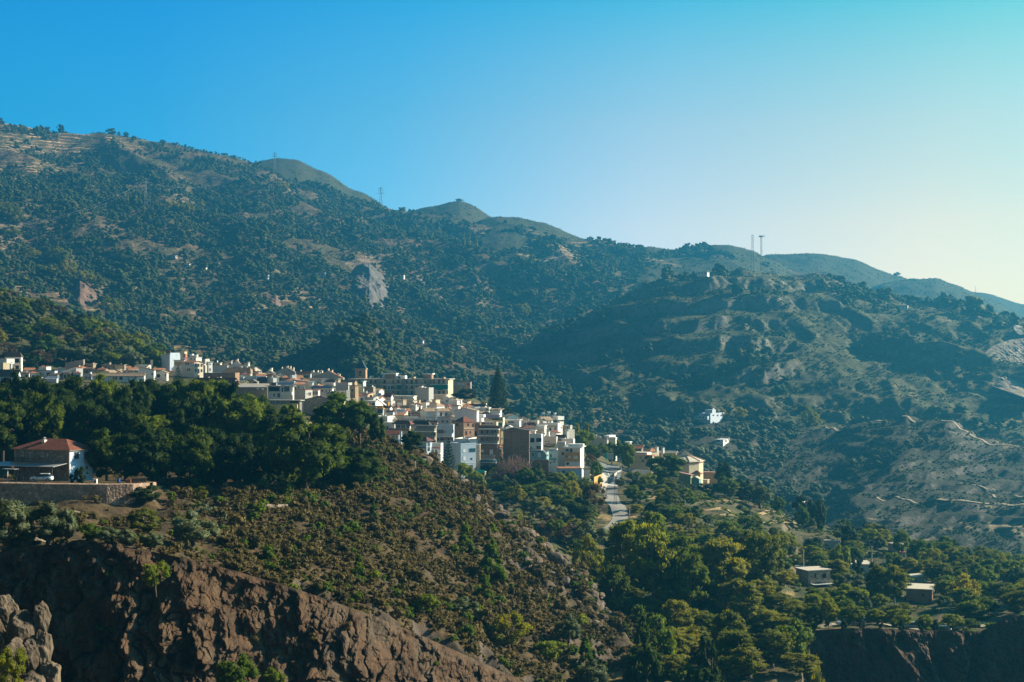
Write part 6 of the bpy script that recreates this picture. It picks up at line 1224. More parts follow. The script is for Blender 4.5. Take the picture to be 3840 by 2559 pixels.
PP('low_pine', 1150, 1545, 1900, 330, 'big dense pine with a broad bright green crown, centre left', 'knoll', 288)
PP('low_pine', 1050, 1570, 1880, 170, 'dark pine leaning against the big dense pine on its left', 'knoll', 300)
PP('umbrella_pine', 1275, 1470, 1640, 255, 'large umbrella pine on the crest in front of the rubble gable', 'knoll', 362)
PP('umbrella_pine', 1350, 1498, 1640, 170, 'rounded pine on the crest joined to the right of the umbrella pine', 'knoll', 358)
PP('low_pine', 1415, 1545, 1665, 66, 'slim pine with see-through crown at the end of the crest', 'knoll', 357)
PP('low_pine', 1235, 1590, 1760, 120, 'dark pine tucked beneath the umbrella pine', 'knoll', 335)
PP('low_pine', 1335, 1662, 1880, 205, 'bright green pine on the slope below the umbrella pine', 'knoll', 300)
PP('low_pine', 1265, 1700, 1880, 150, 'dark pine left of the bright green slope pine', 'knoll', 298)
PP('low_pine', 1548, 1612, 1690, 88, 'lone ball-shaped pine on the brow of the knoll against the white houses', 'knoll')
PP('young_pine', 1402, 1880, 1975, 72, 'small bright pine on the open slope under the big pines', 'knoll')
PP('young_pine', 1745, 1948, 2080, 90, 'bright green pine bush below the rocky brow', 'knoll')
PP('young_pine', 1842, 2014, 2195, 150, 'tall cone-shaped bright green pine at the foot of the crags', 'knoll')
PP('young_pine', 1825, 2172, 2270, 88, 'short bushy pine in front of the tall cone-shaped pine', 'knoll')
PP('young_pine', 1345, 2072, 2190, 78, 'small isolated pine on the lower scrub slope', 'knoll')
PP('cone_pine', 2418, 2295, 2600, 230, 'large dark conical pine at the bottom centre', 'knoll', 262)
PP('cone_pine', 2650, 2370, 2640, 235, 'second dark conical pine at the bottom, nearer the gully trees', 'knoll', 258)
PP('young_pine', 2195, 2385, 2490, 105, 'low bright pine left of the large dark conical pine', 'knoll', 256)
PP('olive', 2130, 2300, 2400, 120, 'rounded grey-green shrub tree on the lower shoulder', 'knoll', 262)
PP('broadleaf', 2060, 2400, 2510, 140, 'dark bushy tree above the last cliff rocks', 'knoll', 252)
PP('olive', 2220, 2470, 2600, 150, 'grey-green bush at the bottom edge, left of the conical pines', 'knoll', 248)
PP('yellow_tree', 1910, 2290, 2440, 180, 'yellow-green almond tree on the cliff edge', 'knoll')
PP('olive', 1745, 2240, 2330, 130, 'dark grey olive bush beside the yellow-green almond', 'knoll')
PP('broadleaf', 1600, 2228, 2310, 110, 'round green bush with a sandy patch at its foot on the cliff edge', 'knoll')
PP('broadleaf', 1240, 2202, 2262, 66, 'green bush hanging over the cliff rim', 'knoll', 201)
# left shelf above the cliff
for q in [('olive', 25, 1868, 2100, 240, 'tall silvery olive at the left edge'), ('olive', 170, 1888, 2075, 230, 'broad silvery olive left of the bend in the track'), ('olive', 110, 1988, 2090, 90, 'small pale olive in front of the broad one'), ('olive', 30, 2000, 2110, 120, 'low olive in the lower left cluster'),
          ('olive', 245, 1912, 2060, 90, 'olive right beside the bend in the track'), ('broadleaf', 335, 1962, 2045, 100, 'dark green bush just right of the track'), ('olive', 395, 1975, 2050, 110, 'grey-green olive second right of the track'), ('olive', 470, 1985, 2055, 90, 'shaded olive between the track and the almond'),
          ('eucalyptus', 540, 1905, 2020, 130, 'thin-leaved almond tree with a dark leaning stem'), ('olive', 565, 1990, 2070, 95, 'small round olive below the almond tree'), ('olive', 725, 1915, 2070, 220, 'wide dark olive on the shelf above the cliff'), ('broadleaf', 640, 1840, 1880, 40, 'small yellow-green shrub on the bank'),
          ('yellow_tree', 752, 1818, 1890, 62, 'little golden bush on the shaded bank'), ('dark_tree', 560, 1820, 1880, 150, 'dark shrub against the right end of the retaining wall')]:
    PP(q[0], q[1], q[2], q[3], q[4], q[5], 'knoll')
for u, v0, v1, w_ in [(770, 1845, 1920, 90), (840, 1905, 1950, 46), (1190, 1905, 1945, 66), (575, 2065, 2095, 34), (300, 2040, 2062, 30), (370, 2045, 2066, 30), (500, 2055, 2072, 20), (685, 2070, 2096, 30), (680, 1930, 1970, 40)]:
    PP('cactus', u, v0, v1, w_, 'pale prickly pear clump on the dry shelf above the cliff', 'knoll', None, 'prickly pears above the cliff')
PP('dark_tree', 305, 1748, 1810, 58, 'dark shrub planted against the white gable of the stone house', 'knoll', 262)
PP('dark_tree', 270, 1775, 1812, 26, 'small shrub at the corner of the stone house', 'knoll', 262)
# bushes on the cliff face, rooted on ledges
for u, v0, v1, w_, D, kk, lb in [(585, 2100, 2225, 110, 186, 'broadleaf', 'green bush growing in a cleft of the cliff'), (45, 2425, 2620, 150, 141, 'yellow_tree', 'yellow-green bush in front of the rock stack'), (890, 2450, 2640, 170, 178, 'broadleaf', 'dark green tree at the foot of the cliff'), (1030, 2500, 2620, 90, 180, 'broadleaf', 'small bush at the foot of the cliff, right of the dark green tree')]:
    c = P(u, v1, D-3); plant(kk, c.x, c.y, c.z, w_/F*D, (v1-v0)/F*D, lb)
# tall eucalyptus group and gully trees
V = 'village_hill'
for i, q in enumerate([('gum_tree', 2340, 1940, 2300, 190, 338, 'tall slender eucalyptus, left one of the group below the road bend'), ('gum_tree', 2440, 1960, 2330, 210, 330, 'eucalyptus with yellow sunlit leaves, second in the group below the road bend'), ('gum_tree', 2455, 1912, 2300, 140, 346, 'highest eucalyptus top beside the concrete road'), ('gum_tree', 2535, 1975, 2330, 230, 334, 'broad yellow-lit eucalyptus on the right of the tall group'),
          ('gum_tree', 2590, 2050, 2340, 150, 324, 'lower right eucalyptus of the tall group'), ('yellow_tree', 2200, 2000, 2180, 140, 362, 'bright lemon-green tree behind the crag'), ('gum_tree', 2300, 2100, 2330, 150, 322, 'dark eucalyptus between the crag and the tall group'), ('eucalyptus', 2700, 2010, 2290, 220, 335, 'olive-brown eucalyptus with dark lower crown'), ('eucalyptus', 2830, 1985, 2260, 240, 342, 'olive-brown eucalyptus, widest of the pair above the gully'),
          ('eucalyptus', 2540, 2240, 2400, 160, 300, 'pale grey-green eucalyptus in the gully'), ('eucalyptus', 2770, 2170, 2380, 200, 320, 'feathery eucalyptus with white branches in the gully'), ('eucalyptus', 2850, 2170, 2370, 130, 330, 'eucalyptus next to the feathery one, darker'), ('eucalyptus', 2300, 2140, 2330, 110, 322, 'slim dull green eucalyptus under the crag'), ('eucalyptus', 2345, 2220, 2360, 110, 325, 'small brown-green eucalyptus under the crag')]):
    k, u, vt, vb, w_, D, lb = q; PP(k, u, vt, vb, w_, lb, V, D)
rg_ = random.Random(21)
for u, D, vt, w_, lb in [(2960, 278, 2385, 150, 'broad eucalyptus filling the left end of the right-hand cliff'), (3035, 276, 2420, 150, 'eucalyptus overhanging the left end of the right-hand cliff'), (3000, 268, 2450, 160, 'lower eucalyptus in front of the right-hand cliff'), (3060, 272, 2490, 120, 'lowest eucalyptus at the foot of the right-hand cliff'), (2900, 272, 2360, 170, 'dense eucalyptus at the right edge of the gully')]: PP('eucalyptus', u, vt, 0, w_, lb, V, D)
for i in range(64):
    u = 2400+rg_.uniform(0, 660); D = 264+rg_.uniform(0, 80)
    vt = 2330+(u-2480)*0.03-(D-264)*1.6+rg_.uniform(-20, 150)
    PP('eucalyptus' if i % 4 else 'broadleaf', u, vt, 0, rg_.uniform(120, 190), 'dull olive-green tree in the mass of the gully at bottom right', V, D, 'trees massed in the gully')
for q in [('cone_pine', 2020, 1718+10, 1900, 70, 545, 'small cypress-like green tree in front of the brown block'), ('cypress', 1960, 1755, 1880, 60, 540, 'slender green poplar beside the bare thicket'), ('broadleaf', 1975, 1752, 1880, 90, 520, 'bright green tree below the turquoise terrace'), ('broadleaf', 2030, 1800, 1900, 110, 505, 'green tree below the white garage'),
          ('broadleaf', 2080, 1815, 1900, 100, 495, 'dark leafy tree below the white garage'), ('yellow_tree', 2145, 1800, 1880, 80, 500, 'yellowing tree at the foot of the road wall'), ('russet_tree', 2225, 1805, 1940, 115, 470, 'brown-green feathery tree at the left of the road'), ('dark_tree', 2175, 1855, 1950, 110, 465, 'dark tree left of the concrete road'),
          ('broadleaf', 1735, 1735, 1830, 95, 525, 'leafy green fig beside the pale blue house'), ('broadleaf', 1785, 1765, 1840, 80, 520, 'light green tree hiding the shed with the awning'), ('broadleaf', 1870, 1805, 1880, 110, 520, 'rounded evergreen below the bare thicket'), ('yellow_tree', 1960, 1900, 1990, 120, 440, 'golden-yellow tree directly behind the crag'),
          ('russet_tree', 2060, 1930, 1985, 90, 430, 'brown dry bush behind the crag'), ('russet_tree', 2130, 1968, 2030, 150, 410, 'wide brown bush in the hollow'), ('olive', 2000, 1862, 1925, 110, 460, 'grey-green shrub mound below the gardens'), ('olive', 2070, 1890, 1950, 130, 450, 'broad grey-green mound left of the road'), ('olive', 2220, 1950, 2060, 150, 410, 'grey-green cane thicket under the road'),
          ('dark_tree', 1850, 1690+10, 1800, 0, 560, None)]:
    if q[6]: PP(q[0], q[1], q[2], q[3], q[4], q[6], V, q[5])
PP('bare_thicket', 1930, 1692, 1845, 150, 'leafless russet thicket against the brown brick block', V, 548)
PP('bare_thicket', 1878, 1740, 1840, 90, 'low leafless russet scrub at the foot of the brown flats', V, 545)
PP('norfolk_pine', 1682, 1648, 1760, 66, 'small Norfolk pine with tiered branches before the pale blue house', V, 545)
PP('tall_norfolk_pine', 1867, 1380, 1570, 78, 'very tall dark Norfolk pine rising behind the village', V, 740)
PP('dark_tree', 1745, 1455, 1530, 105, 'broad dark tree right of the long flats', V, 770)
PP('dark_tree', 1900, 1530, 1580, 60, 'dark bush at the foot of the very tall Norfolk pine', V, 730)
PP('yellow_tree', 1810, 1504, 1530, 52, 'yellow-green bush over the long brown tile roof', V, 745)
PP('norfolk_pine', 668, 1372, 1450, 48, 'dark spreading conifer left of the beige flats', V, 632)
PP('russet_tree', 148, 1308, 1400, 118, 'wide russet-brown tree beside the square white tower', V, 715)
PP('umbrella_pine', 180, 1252, 1380, 150, 'broad dark umbrella pine on the green hill', V, 740)
PP('broadleaf', 590, 1308, 1400, 76, 'tree with yellow-lit top left of the tall gabled house', V, 745)
# around the road and the school
for q in [('poplar', 2165, 1577, 1700, 42, 660, 'left of two light green poplars beyond the white houses'), ('poplar', 2200, 1574, 1700, 48, 655, 'right of two light green poplars beyond the white houses'), ('broadleaf', 2190, 1612, 1730, 90, 640, 'broad green tree under the two poplars'), ('broadleaf', 2240, 1655, 1760, 90, 625, 'dark green tree left of the green road sign'),
          ('broadleaf', 2335, 1642, 1758, 70, 610, 'tall bright green tree right of the green road sign'), ('broadleaf', 2360, 1660, 1762, 50, 600, 'bright tree leaning on the school terrace'), ('broadleaf', 2292, 1650, 1735, 56, 640, 'green tree behind the road sign'), ('broadleaf', 2238, 1728, 1782, 54, 560, 'round light green street tree by the ochre wall'),
          ('russet_tree', 2215, 1700, 1765, 56, 590, 'bush with yellow flowers behind the street tree'), ('broadleaf', 2500, 1700, 1850, 158, 572, 'great spreading plane tree in front of the school'), ('dark_tree', 2490, 1785, 1860, 140, 565, 'dark undergrowth tree beneath the great plane'), ('dark_tree', 2440, 1800, 1850, 70, 570, 'dark hedge tree left of the great plane'),
          ('broadleaf', 2375, 1765, 1815, 60, 580, 'green tree beside the white forecourt wall'), ('dark_tree', 2570, 1812, 1870, 90, 560, 'dark tree below the green-walled annexe'), ('dark_tree', 2645, 1810, 1880, 90, 555, 'round dark tree right of the teal kiosk'), ('broadleaf', 2715, 1785, 1880, 110, 560, 'large leafy tree below the red walkway'),
          ('dark_tree', 2715, 1725, 1790, 80, 610, 'dark tree at the right end of the red walkway'), ('dark_tree', 2785, 1790, 1870, 90, 570, 'dark ivy-like tree on the brow'), ('olive', 2850, 1800, 1880, 120, 560, 'grey-green tree on the brow right of the dark one'), ('dark_tree', 3012, 1845, 1900, 90, 560, 'flat-topped dark tree alone on the brow'),
          ('dark_tree', 3065, 1870, 1925, 70, 545, 'dark tree stepping down from the flat-topped one'), ('broadleaf', 2915, 1860, 1910, 62, 550, 'round bright green tree beside a straw terrace'), ('broadleaf', 3005, 1893, 1930, 56, 535, 'bright round bush on the straw terrace'), ('dark_tree', 3075, 1885, 1935, 50, 530, 'small round tree at the brow edge'),
          ('eucalyptus', 2383, 1890, 1955, 66, 480, 'small spreading almond tree right of the concrete road'), ('olive', 2328, 1788, 1842, 44, 545, 'roadside tree at the bend by the parked car'), ('dark_tree', 2532, 1895, 1955, 66, 485, 'dark citrus tree on the slope'), ('broadleaf', 2590, 1860, 1910, 60, 515, 'leaning dark tree in the middle of the slope'),
          ('cypress', 3275, 2100, 2270, 90, 350, 'left of two tall dark eucalyptus beside the lane'), ('eucalyptus', 3290, 2115, 2280, 90, 345, 'dense tall tree directly behind the left lane tree'), ('eucalyptus', 3355, 2110, 2285, 105, 345, 'right of two tall trees beside the lane'), ('yellow_tree', 3620, 2150, 2270, 130, 350, 'yellow-topped tree at right above the street trees'),
          ('cypress', 3675, 2150, 2270, 26, 360, 'thin dark cypress at right'), ('yellow_tree', 3757, 2070, 2120, 42, 440, 'pale lime-green tree on the right brow'), ('broadleaf', 3150, 2030, 2110, 90, 410, 'walnut tree beneath the board-roofed shed'), ('dark_tree', 3210, 2055, 2110, 56, 415, 'dark cone tree by the pole'), ('dark_tree', 3180, 1960, 2040, 90, 480, 'dark leafy tree above the board-roofed shed'),
          ('broadleaf', 3380, 1985, 2040, 70, 470, 'green tree on the brow behind the hut'), ('eucalyptus', 2940, 2140, 2260, 110, 365, 'pale tree left of the brown stone cottage'), ('broadleaf', 3110, 2200, 2260, 50, 350, 'bush in front of the brown stone cottage yard'), ('olive', 3190, 2145, 2230, 110, 370, 'dark olives right of the brown stone cottage')]:
    PP(q[0], q[1], q[2], q[3], q[4], q[6], V, q[5])
for u, vt, w_, lb in [(3040, 2270, 100, 'first'), (3105, 2245, 90, 'second'), (3200, 2262, 95, 'third'), (3285, 2285, 88, 'fourth'), (3372, 2278, 96, 'fifth'), (3475, 2305, 88, 'sixth'), (3572, 2298, 90, 'seventh'), (3640, 2320, 80, 'eighth')]:
    PP('gum_tree' if u < 3400 else 'broadleaf', u, vt, 2350, w_, lb+' street tree from the left along the cliff-top road', V, 297, 'street trees along the cliff-top road')
for u in (3165, 3300, 3380, 3457, 3232, 3508):
    PP('dark_tree', u, 2318, 2362, 30, 'small clipped round bush on the railing above the right cliff', V, 288, 'clipped bushes above the right cliff')
# gardens and orchards filling the slope between the road and the cliff
rg_ = random.Random(33); cnt = 0; LV_ = LAY[V]
CLEAR = [(2650, 2780, 1880), (2640, 2740, 1916), (2868, 2900, 1893), (2930, 2985, 1899), (2850, 3020, 1932), (2700, 2760, 1935), (2860, 2990, 1963), (3028, 3130, 1984), (3195, 3232, 2012), (2420, 2470, 1870), (2360, 2430, 1945)]
taken = [(2290, 1960, 75), (2290, 1860, 60), (2300, 1790, 70), (2400, 1770, 50)]
kinds = ['broadleaf', 'broadleaf', 'olive', 'olive', 'dark_tree', 'broadleaf', 'eucalyptus', 'yellow_tree', 'gum_tree', 'eucalyptus']
while cnt < 560:
    u = rg_.uniform(1880, 3900); D = 300+rg_.uniform(0, 1)**0.8*290
    z = float(LV_.zat(u, D)); v = CV-z/D*F
    if v < 1800+max(0, u-2500)*0.22 or (u < 2600 and D < 330) or (u < 2150 and D < 420): continue
    if any(abs(u-a) < c*0.5+20 and abs(v-b) < c for a, b, c in taken) or (2255 < u < 2375 and v < 1990): continue
    k = rg_.choice(kinds); h_ = rg_.uniform(3.2, 7.2) if k != 'olive' else rg_.uniform(2.8, 4.5); vt_ = v-h_*F/D
    if any(a-10 < u < b+10 and vt_ < c+3 and -8 < v-c < 60 for a, b, c in CLEAR): continue
    if any(u0-22 < u < u1+22 and vt_ < vb-6 and v > vb-12 and v < vb+140 for u0, u1, vb, Dh in [(2985, 3114, 2192, 372), (3182, 3272, 2148, 400), (3391, 3477, 2190, 395), (3398, 3515, 2255, 345), (3330, 3398, 2066, 450), (3091, 3152, 2052, 470), (2360, 2480, 1750, 612), (2545, 2640, 1815, 600)]): continue
    plant(k, uc(u)*D, D, z-0.3, h_*rg_.uniform(0.95, 1.35), h_, {'olive': 'grey-green olive in the terraced gardens above the right cliff', 'yellow_tree': 'yellowing fruit tree in the terraced gardens above the right cliff', 'gum_tree': 'bright yellow-green feathery tree in the terraced gardens above the right cliff', 'dark_tree': 'dark evergreen in the terraced gardens above the right cliff', 'eucalyptus': 'thin olive-brown tree in the terraced gardens above the right cliff'}.get(k, 'leafy green fruit tree in the terraced gardens above the right cliff'),
          'garden trees: '+NAMES[k].replace('_', ' '), h_ > 4.0)
    cnt += 1
# trees of the green hill at left
rg_ = random.Random(41); LL = LAY['left_hill']; n = 0
while n < 230:
    u = rg_.uniform(-150, 640); D = rg_.uniform(705, 880); z = float(LL.zat(u, D)); v = CV-z/D*F
    if v > 1400: continue
    k = rg_.choice(['broadleaf', 'broadleaf', 'dark_tree', 'eucalyptus', 'russet_tree', 'yellow_tree', 'olive', 'dark_tree']); h_ = rg_.uniform(5, 11)
    plant(k, uc(u)*D, D, z-0.5, h_*rg_.uniform(1.0, 1.5), h_, NAMES[k].replace('_', ' ').replace('broadleaf', 'green leafy')+' in the woods of the green hill at far left', 'green hill: '+NAMES[k].replace('_', ' ')); n += 1
# skyline trees on the ridges
for u, vt, vb, w_, lay, lb in [(2, 440, 462, 18, 'mountain', 'dark round tree on the skyline at the left edge'), (175, 503, 528, 34, 'mountain', 'bushy tree under the left skyline'), (226, 496, 530, 30, 'mountain', 'tallest tree on the left skyline'), (418, 536, 562, 44, 'mountain', 'dark grove on the skyline terraces'), (447, 534, 550, 14, 'mountain', 'tiny tree with a bare stem on the skyline'), (473, 535, 556, 22, 'mountain', 'round tree at the end of the skyline terraces'), (610, 540, 553, 26, 'mountain', 'tree above the straw-coloured terraces'),
                               (1537, 782, 794, 18, 'castle_hill', 'round bush in the saddle of the ridge'), (2211, 895, 910, 34, 'round_hill', 'flat tree on the ridge slope'), (2360, 914, 930, 34, 'ridge_hill', 'square-cut bush on the ridge'), (3362, 1030, 1044, 30, 'ridge_hill_far', 'bush in the right-hand saddle'), (1722, 750, 760, 34, 'castle_hill', 'dark bush on the pointed summit')]:
    L = LAY[lay]; i = int(round((u-L.u[0])/(L.u[1]-L.u[0]))); j = int(np.argmax(L.Z[np.clip(i, 0, len(L.u)-1)]/L.D)); D = float(L.D[max(0, j-1)])
    if vb > 480 or lay != 'mountain': pass
    z = float(L.zat(u, D)); plant('dark_tree', uc(u)*D, D, z-1, w_/F*D, (vb-vt)/F*D+1, lb)
for i in range(26):
    u = 655+i*11+rg_.uniform(-4, 4); L = LAY['mountain']; ii = int(round((u-L.u[0])/(L.u[1]-L.u[0]))); j = int(np.argmax(L.Z[ii]/L.D)); D = float(L.D[max(0, j-1)])
    plant('hill_tree', uc(u)*D, D, float(L.zat(u, D))-0.7, rg_.uniform(5, 9), rg_.uniform(4, 7), 'small tree in the broken line along the skyline left of the grassy summit', 'trees along the skyline left of the summit', False)
# golden and lime trees standing out on the mountain
for i, (u, vt, vb, w_) in enumerate([(30, 762, 830, 75), (60, 800, 850, 60), (40, 850, 900, 70), (215, 930, 990, 80), (255, 975, 1040, 60), (310, 1020, 1080, 70), (360, 1035, 1100, 62), (410, 1115, 1185, 70), (640, 760, 800, 60), (700, 765, 815, 50), (757, 745, 780, 26), (1062, 685, 730, 42), (1480, 825, 870, 22), (1600, 795, 850, 18), (1645, 830, 880, 26), (1965, 1145, 1200, 42), (2255, 950, 978, 16), (2310, 972, 1000, 22), (2425, 1000, 1030, 30), (2570, 985, 1015, 22), (200, 1000, 1040, 50), (120, 935, 975, 60), (1680, 1040, 1065, 36), (1720, 1036, 1068, 30), (510, 720, 770, 12), (525, 715, 765, 12), (480, 722, 765, 12), (1740, 865, 925, 14), (1762, 870, 930, 14), (1788, 885, 935, 14)]):
    k = 'poplar' if w_ < 30 else 'yellow_tree'
    PP(k, u, vt-(8 if w_ > 40 else 0), vb, w_*(1.3 if w_ > 40 else 1), ('slim pale poplar' if k == 'poplar' else 'round yellow-green tree')+' standing out among the dark olives of the mountain', 'mountain', None, 'slim poplars on the mountain' if k == 'poplar' else 'yellow-green trees on the mountain', False)
for u, vt, vb, w_, lb in [(2560, 1524, 1575, 56, 'brown-green tree left of the white country house'), (2705, 1528, 1572, 56, 'yellow-green tree behind the white country house'), (2775, 1522, 1580, 58, 'yellow-lit tree right of the white country house'), (2870, 1525, 1575, 90, 'dark broad tree on the far slope'), (3030, 1510, 1580, 66, 'tall yellow-green tree at the quarry foot'), (2540, 1607, 1670, 40, 'upright tree standing apart below the country house'), (3055, 1545, 1590, 50, 'bush at the foot of the tall yellow-green tree')]:
    PP('yellow_tree' if 'yellow' in lb else 'dark_tree', u, vt, vb, w_, lb, 'lower_spur', None, None, False)

# ------------------------------------------------------------------ scatter: olives of the mountains, scrub of the knoll
def scatter(lay, n, u0, u1, d0, d1, keep, rs):
    L = LAY[lay]; rg = np.random.default_rng(rs); u = rg.uniform(u0, u1, n); D = np.sqrt(rg.uniform(d0**2, d1**2, n))
    Z = L.zat(u, D); X = uc(u)*D; v = CV-Z/D*F
    m = keep(u, D, X, Z, v, rg); return X[m], D[m], Z[m]
def slope_of(L, u, D, e=4.0):
    return np.abs(L.zat(u, D+e)-L.zat(u, D-e))/(2*e)
Lm = LAY['mountain']
def k_m(u, D, X, Z, v, rg):
    d = fbm(X/150, D/150, 4)+0.32*fbm(X/35+3, D/35, 2)
    high = np.clip((v-(640+(u-600)*0.13))/260, -0.4, 0.6)
    s = slope_of(Lm, u, D)
    rows = np.abs(((Z/6.5) % 1)-0.5)*2
    return (d*2.0+high*0.9-np.clip(s-0.7, 0, 1)*1.6+0.22 > rg.uniform(0, 0.65, len(u))) & (v < 1720) & (rg.uniform(0, 1, len(u)) < 0.55+0.45*rows)
X1, Y1, Z1 = scatter('mountain', 46000, -80, 2900, 1080, 2680, k_m, 5)
Ls = LAY['spur']
def k_s(u, D, X, Z, v, rg):
    d = fbm(X/90+7, D/90, 4); s = slope_of(Ls, u, D)
    top = np.clip((u-3000)/200, 0, 1)*np.clip((D-1480)/100, 0, 1)*0.35+np.clip((2250-u)/250, 0, 1)*0.5
    return (d+top-np.clip(s-0.6, 0, 1)*1.2-0.10 > rg.uniform(0, 0.5, len(u)))
X2, Y2, Z2 = scatter('spur', 10000, 2000, 3950, 1060, 1720, k_s, 6)
Lw = LAY['lower_spur']
def k_w(u, D, X, Z, v, rg):
    d = fbm(X/60+2, D/60, 4); g = np.clip((3000-u)/500, -0.25, 0.55); s = slope_of(Lw, u, D)
    return (d+g-np.clip(s-0.7, 0, 1) > rg.uniform(0.0, 0.6, len(u))) & ~((u > 2590) & (u < 2750) & (((v > 1540) & (v < 1615)) | ((v > 1645) & (v < 1690))))
X3, Y3, Z3 = scatter('lower_spur', 9000, 2150, 3950, 600, 1240, k_w, 8)
rg = np.random.default_rng(12)
def place_far(X, Y, Z, nind, protos_kind, label, group, stuffname, wr, hr, mat):
    W = rg.uniform(*wr, len(X))*np.exp(rg.normal(0, 0.28, len(X)))*(1+0.5*fbm(X/60, Y/60, 2)); Hh = W*rg.uniform(*hr, len(X))
    o = np.argsort(-(W/Y)); a, b = o[:nind], o[nind:]
    for i in a:
        plant(protos_kind, float(X[i]), float(Y[i]), float(Z[i])-0.3, float(W[i]), float(Hh[i]), label, group, False)
    merge_scatter(stuffname, [c for c, t in SPEC[protos_kind]], X[b], Y[b], Z[b]-0.3, W[b], Hh[b], mat)
Lc = LAY['crag']
X8, Y8, Z8 = scatter('crag', 3500, 1010, 1600, 1080, 1290, lambda u, D, X, Z, v, rg: (slope_of(Lc, u, D) < 0.75) & (fbm(X/30, D/30, 3)+0.15 > rg.uniform(-0.1, 0.5, len(u))), 9)
X9 = X1; c_ = (X2/Y2*F+CU > 2585) & (X2/Y2*F+CU < 2760) & (Y2 < 1290)
X2, Y2, Z2 = X2[~c_], Y2[~c_], Z2[~c_]
XO = np.concatenate([X1, X2, X8]); YO = np.concatenate([Y1, Y2, Y8]); ZO = np.concatenate([Z1, Z2, Z8])
place_far(XO, YO, ZO, 290, 'hill_tree', 'dark green tree among hundreds on the far mountainside', 'trees on the far mountainside', 'mountain_woodland', (5.0, 9.0), (0.65, 0.95), MATS['hillside_leaves'])
place_far(X3, Y3, Z3, 290, 'hill_olive', 'pale olive on the slope across the valley, right of the school', 'olives on the slope across the valley', 'valley_olive_grove', (3.6, 6.2), (0.65, 0.9), MATS['olive_leaves'])
# scrub on the knoll
Lk = LAY['knoll']
def k_k(u, D, X, Z, v, rg):
    d = fbm(X/9, D/9, 3)+0.36; yard = (u < 620) & (D > 248) & (D < 300); track = (np.abs(u-(250-(D-215)*2.2)) < 22) & (D < 245) & (u < 400)
    wood = (u < 1000) & (D > 285)
    shelf = (u < 830) & (D < 285) & (rg.uniform(0, 1, len(u)) < np.where((D > 224) & (u < 640), 0.93, 0.72))
    return (d > rg.uniform(0, 0.45, len(u))) & ~yard & ~shelf & ~track & ~(wood & (rg.uniform(0, 1, len(u)) < 0.75)) & (D > np.interp(u, [-200, 800, 1390, 1960, 2290, 2700], [192, 194, 207, 232, 246, 252]))
X4, Y4, Z4 = scatter('knoll', 42000, -150, 2750, 188, 400, k_k, 15)
W4 = np.exp(rg.normal(0.18, 0.42, len(X4))).clip(0.5, 3.2); H4 = W4*rg.uniform(0.7, 1.1, len(X4))
o = np.argsort(-(W4/Y4)); u4 = CU+F*X4/Y4
for i in o[:165]:
    k = 'green_shrub' if rg.uniform() < 0.15 else 'shrub'
    if u4[i] < 830 and Y4[i] < 250: W4[i] *= 0.6; H4[i] *= 0.6
    plant(k, float(X4[i]), float(Y4[i]), float(Z4[i])-0.08, float(W4[i]), float(H4[i]), 'olive-green scrub cushion on the dry slope of the knoll' if k == 'shrub' else 'fresher green bush on the dry slope of the knoll', 'scrub cushions on the knoll' if k == 'shrub' else 'green bushes on the knoll', False)
b = o[165:]; gsel = fbm(X4[b]/12+5, Y4[b]/12, 3)+rg.uniform(-0.3, 0.3, len(b)) > 0.34
merge_scatter('scrub', [c for c, t in SPEC['shrub']], X4[b[~gsel]], Y4[b[~gsel]], Z4[b[~gsel]]-0.08, W4[b[~gsel]], H4[b[~gsel]], MATS['scrub_leaves'])
merge_scatter('green_scrub', [c for c, t in SPEC['green_shrub']], X4[b[gsel]], Y4[b[gsel]], Z4[b[gsel]]-0.08, W4[b[gsel]], H4[b[gsel]], MATS['broad_leaves'])
# undergrowth of the gardens
def k_v(u, D, X, Z, v, rg):
    road = (u > 2240) & (u < 2400) & (v < 1990) & (v > 1740)
    return (fbm(X/14, D/14, 3)+0.15 > rg.uniform(0, 0.6, len(u))) & ~road & ((v > 1700) | (u < 1000))
X5, Y5, Z5 = scatter('village_hill', 9000, 1650, 4000, 288, 640, k_v, 19)
W5 = rg.uniform(1.0, 3.0, len(X5)); merge_scatter('undergrowth', [c for c, t in SPEC['green_shrub']], X5, Y5, Z5-0.1, W5, W5*rg.uniform(0.4, 0.8, len(X5)), MATS['broad_leaves'])

def k_w2(u, D, X, Z, v, rg):
    return (fbm(X/25+2, D/25, 4)+0.1 > rg.uniform(-0.1, 0.6, len(u)))
XS, YS, ZS, WS = [], [], [], []
def add_s(lay, n, u0, u1, d0, d1, keep, rs, w0, w1):
    x, y, z = scatter(lay, n, u0, u1, d0, d1, keep, rs); XS.append(x); YS.append(y); ZS.append(z); WS.append(rg.uniform(w0, w1, len(x))**1.0)
add_s('lower_spur', 34000, 2500, 3950, 600, 1240, k_w2, 28, 0.8, 2.6)
add_s('spur', 36000, 2000, 3950, 1100, 1760, k_w2, 29, 1.2, 3.6)
add_s('mountain', 60000, -80, 2900, 1100, 2700, k_w2, 30, 1.5, 4.2)
for k_, a, b, c, d_ in (('summit', 850, 1560, 2600, 3000), ('castle_hill', 1420, 2030, 2500, 2900), ('round_hill', 1660, 2400, 2250, 2650), ('ridge_hill', 2220, 3000, 2150, 2550), ('ridge_hill_far', 2760, 3580, 2450, 2850), ('ridge_hill_end', 3200, 3950, 2200, 2600)):
    add_s(k_, 4200, a, b, c, d_, k_w2, 31, 1.2, 3.4)
XS, YS, ZS, WS = map(np.concatenate, (XS, YS, ZS, WS))
merge_scatter('hillside_scrub', [c for c, t in SPEC['hill_scrub']], XS, YS, ZS-0.1, WS, WS*0.6, MATS['hillside_leaves'])

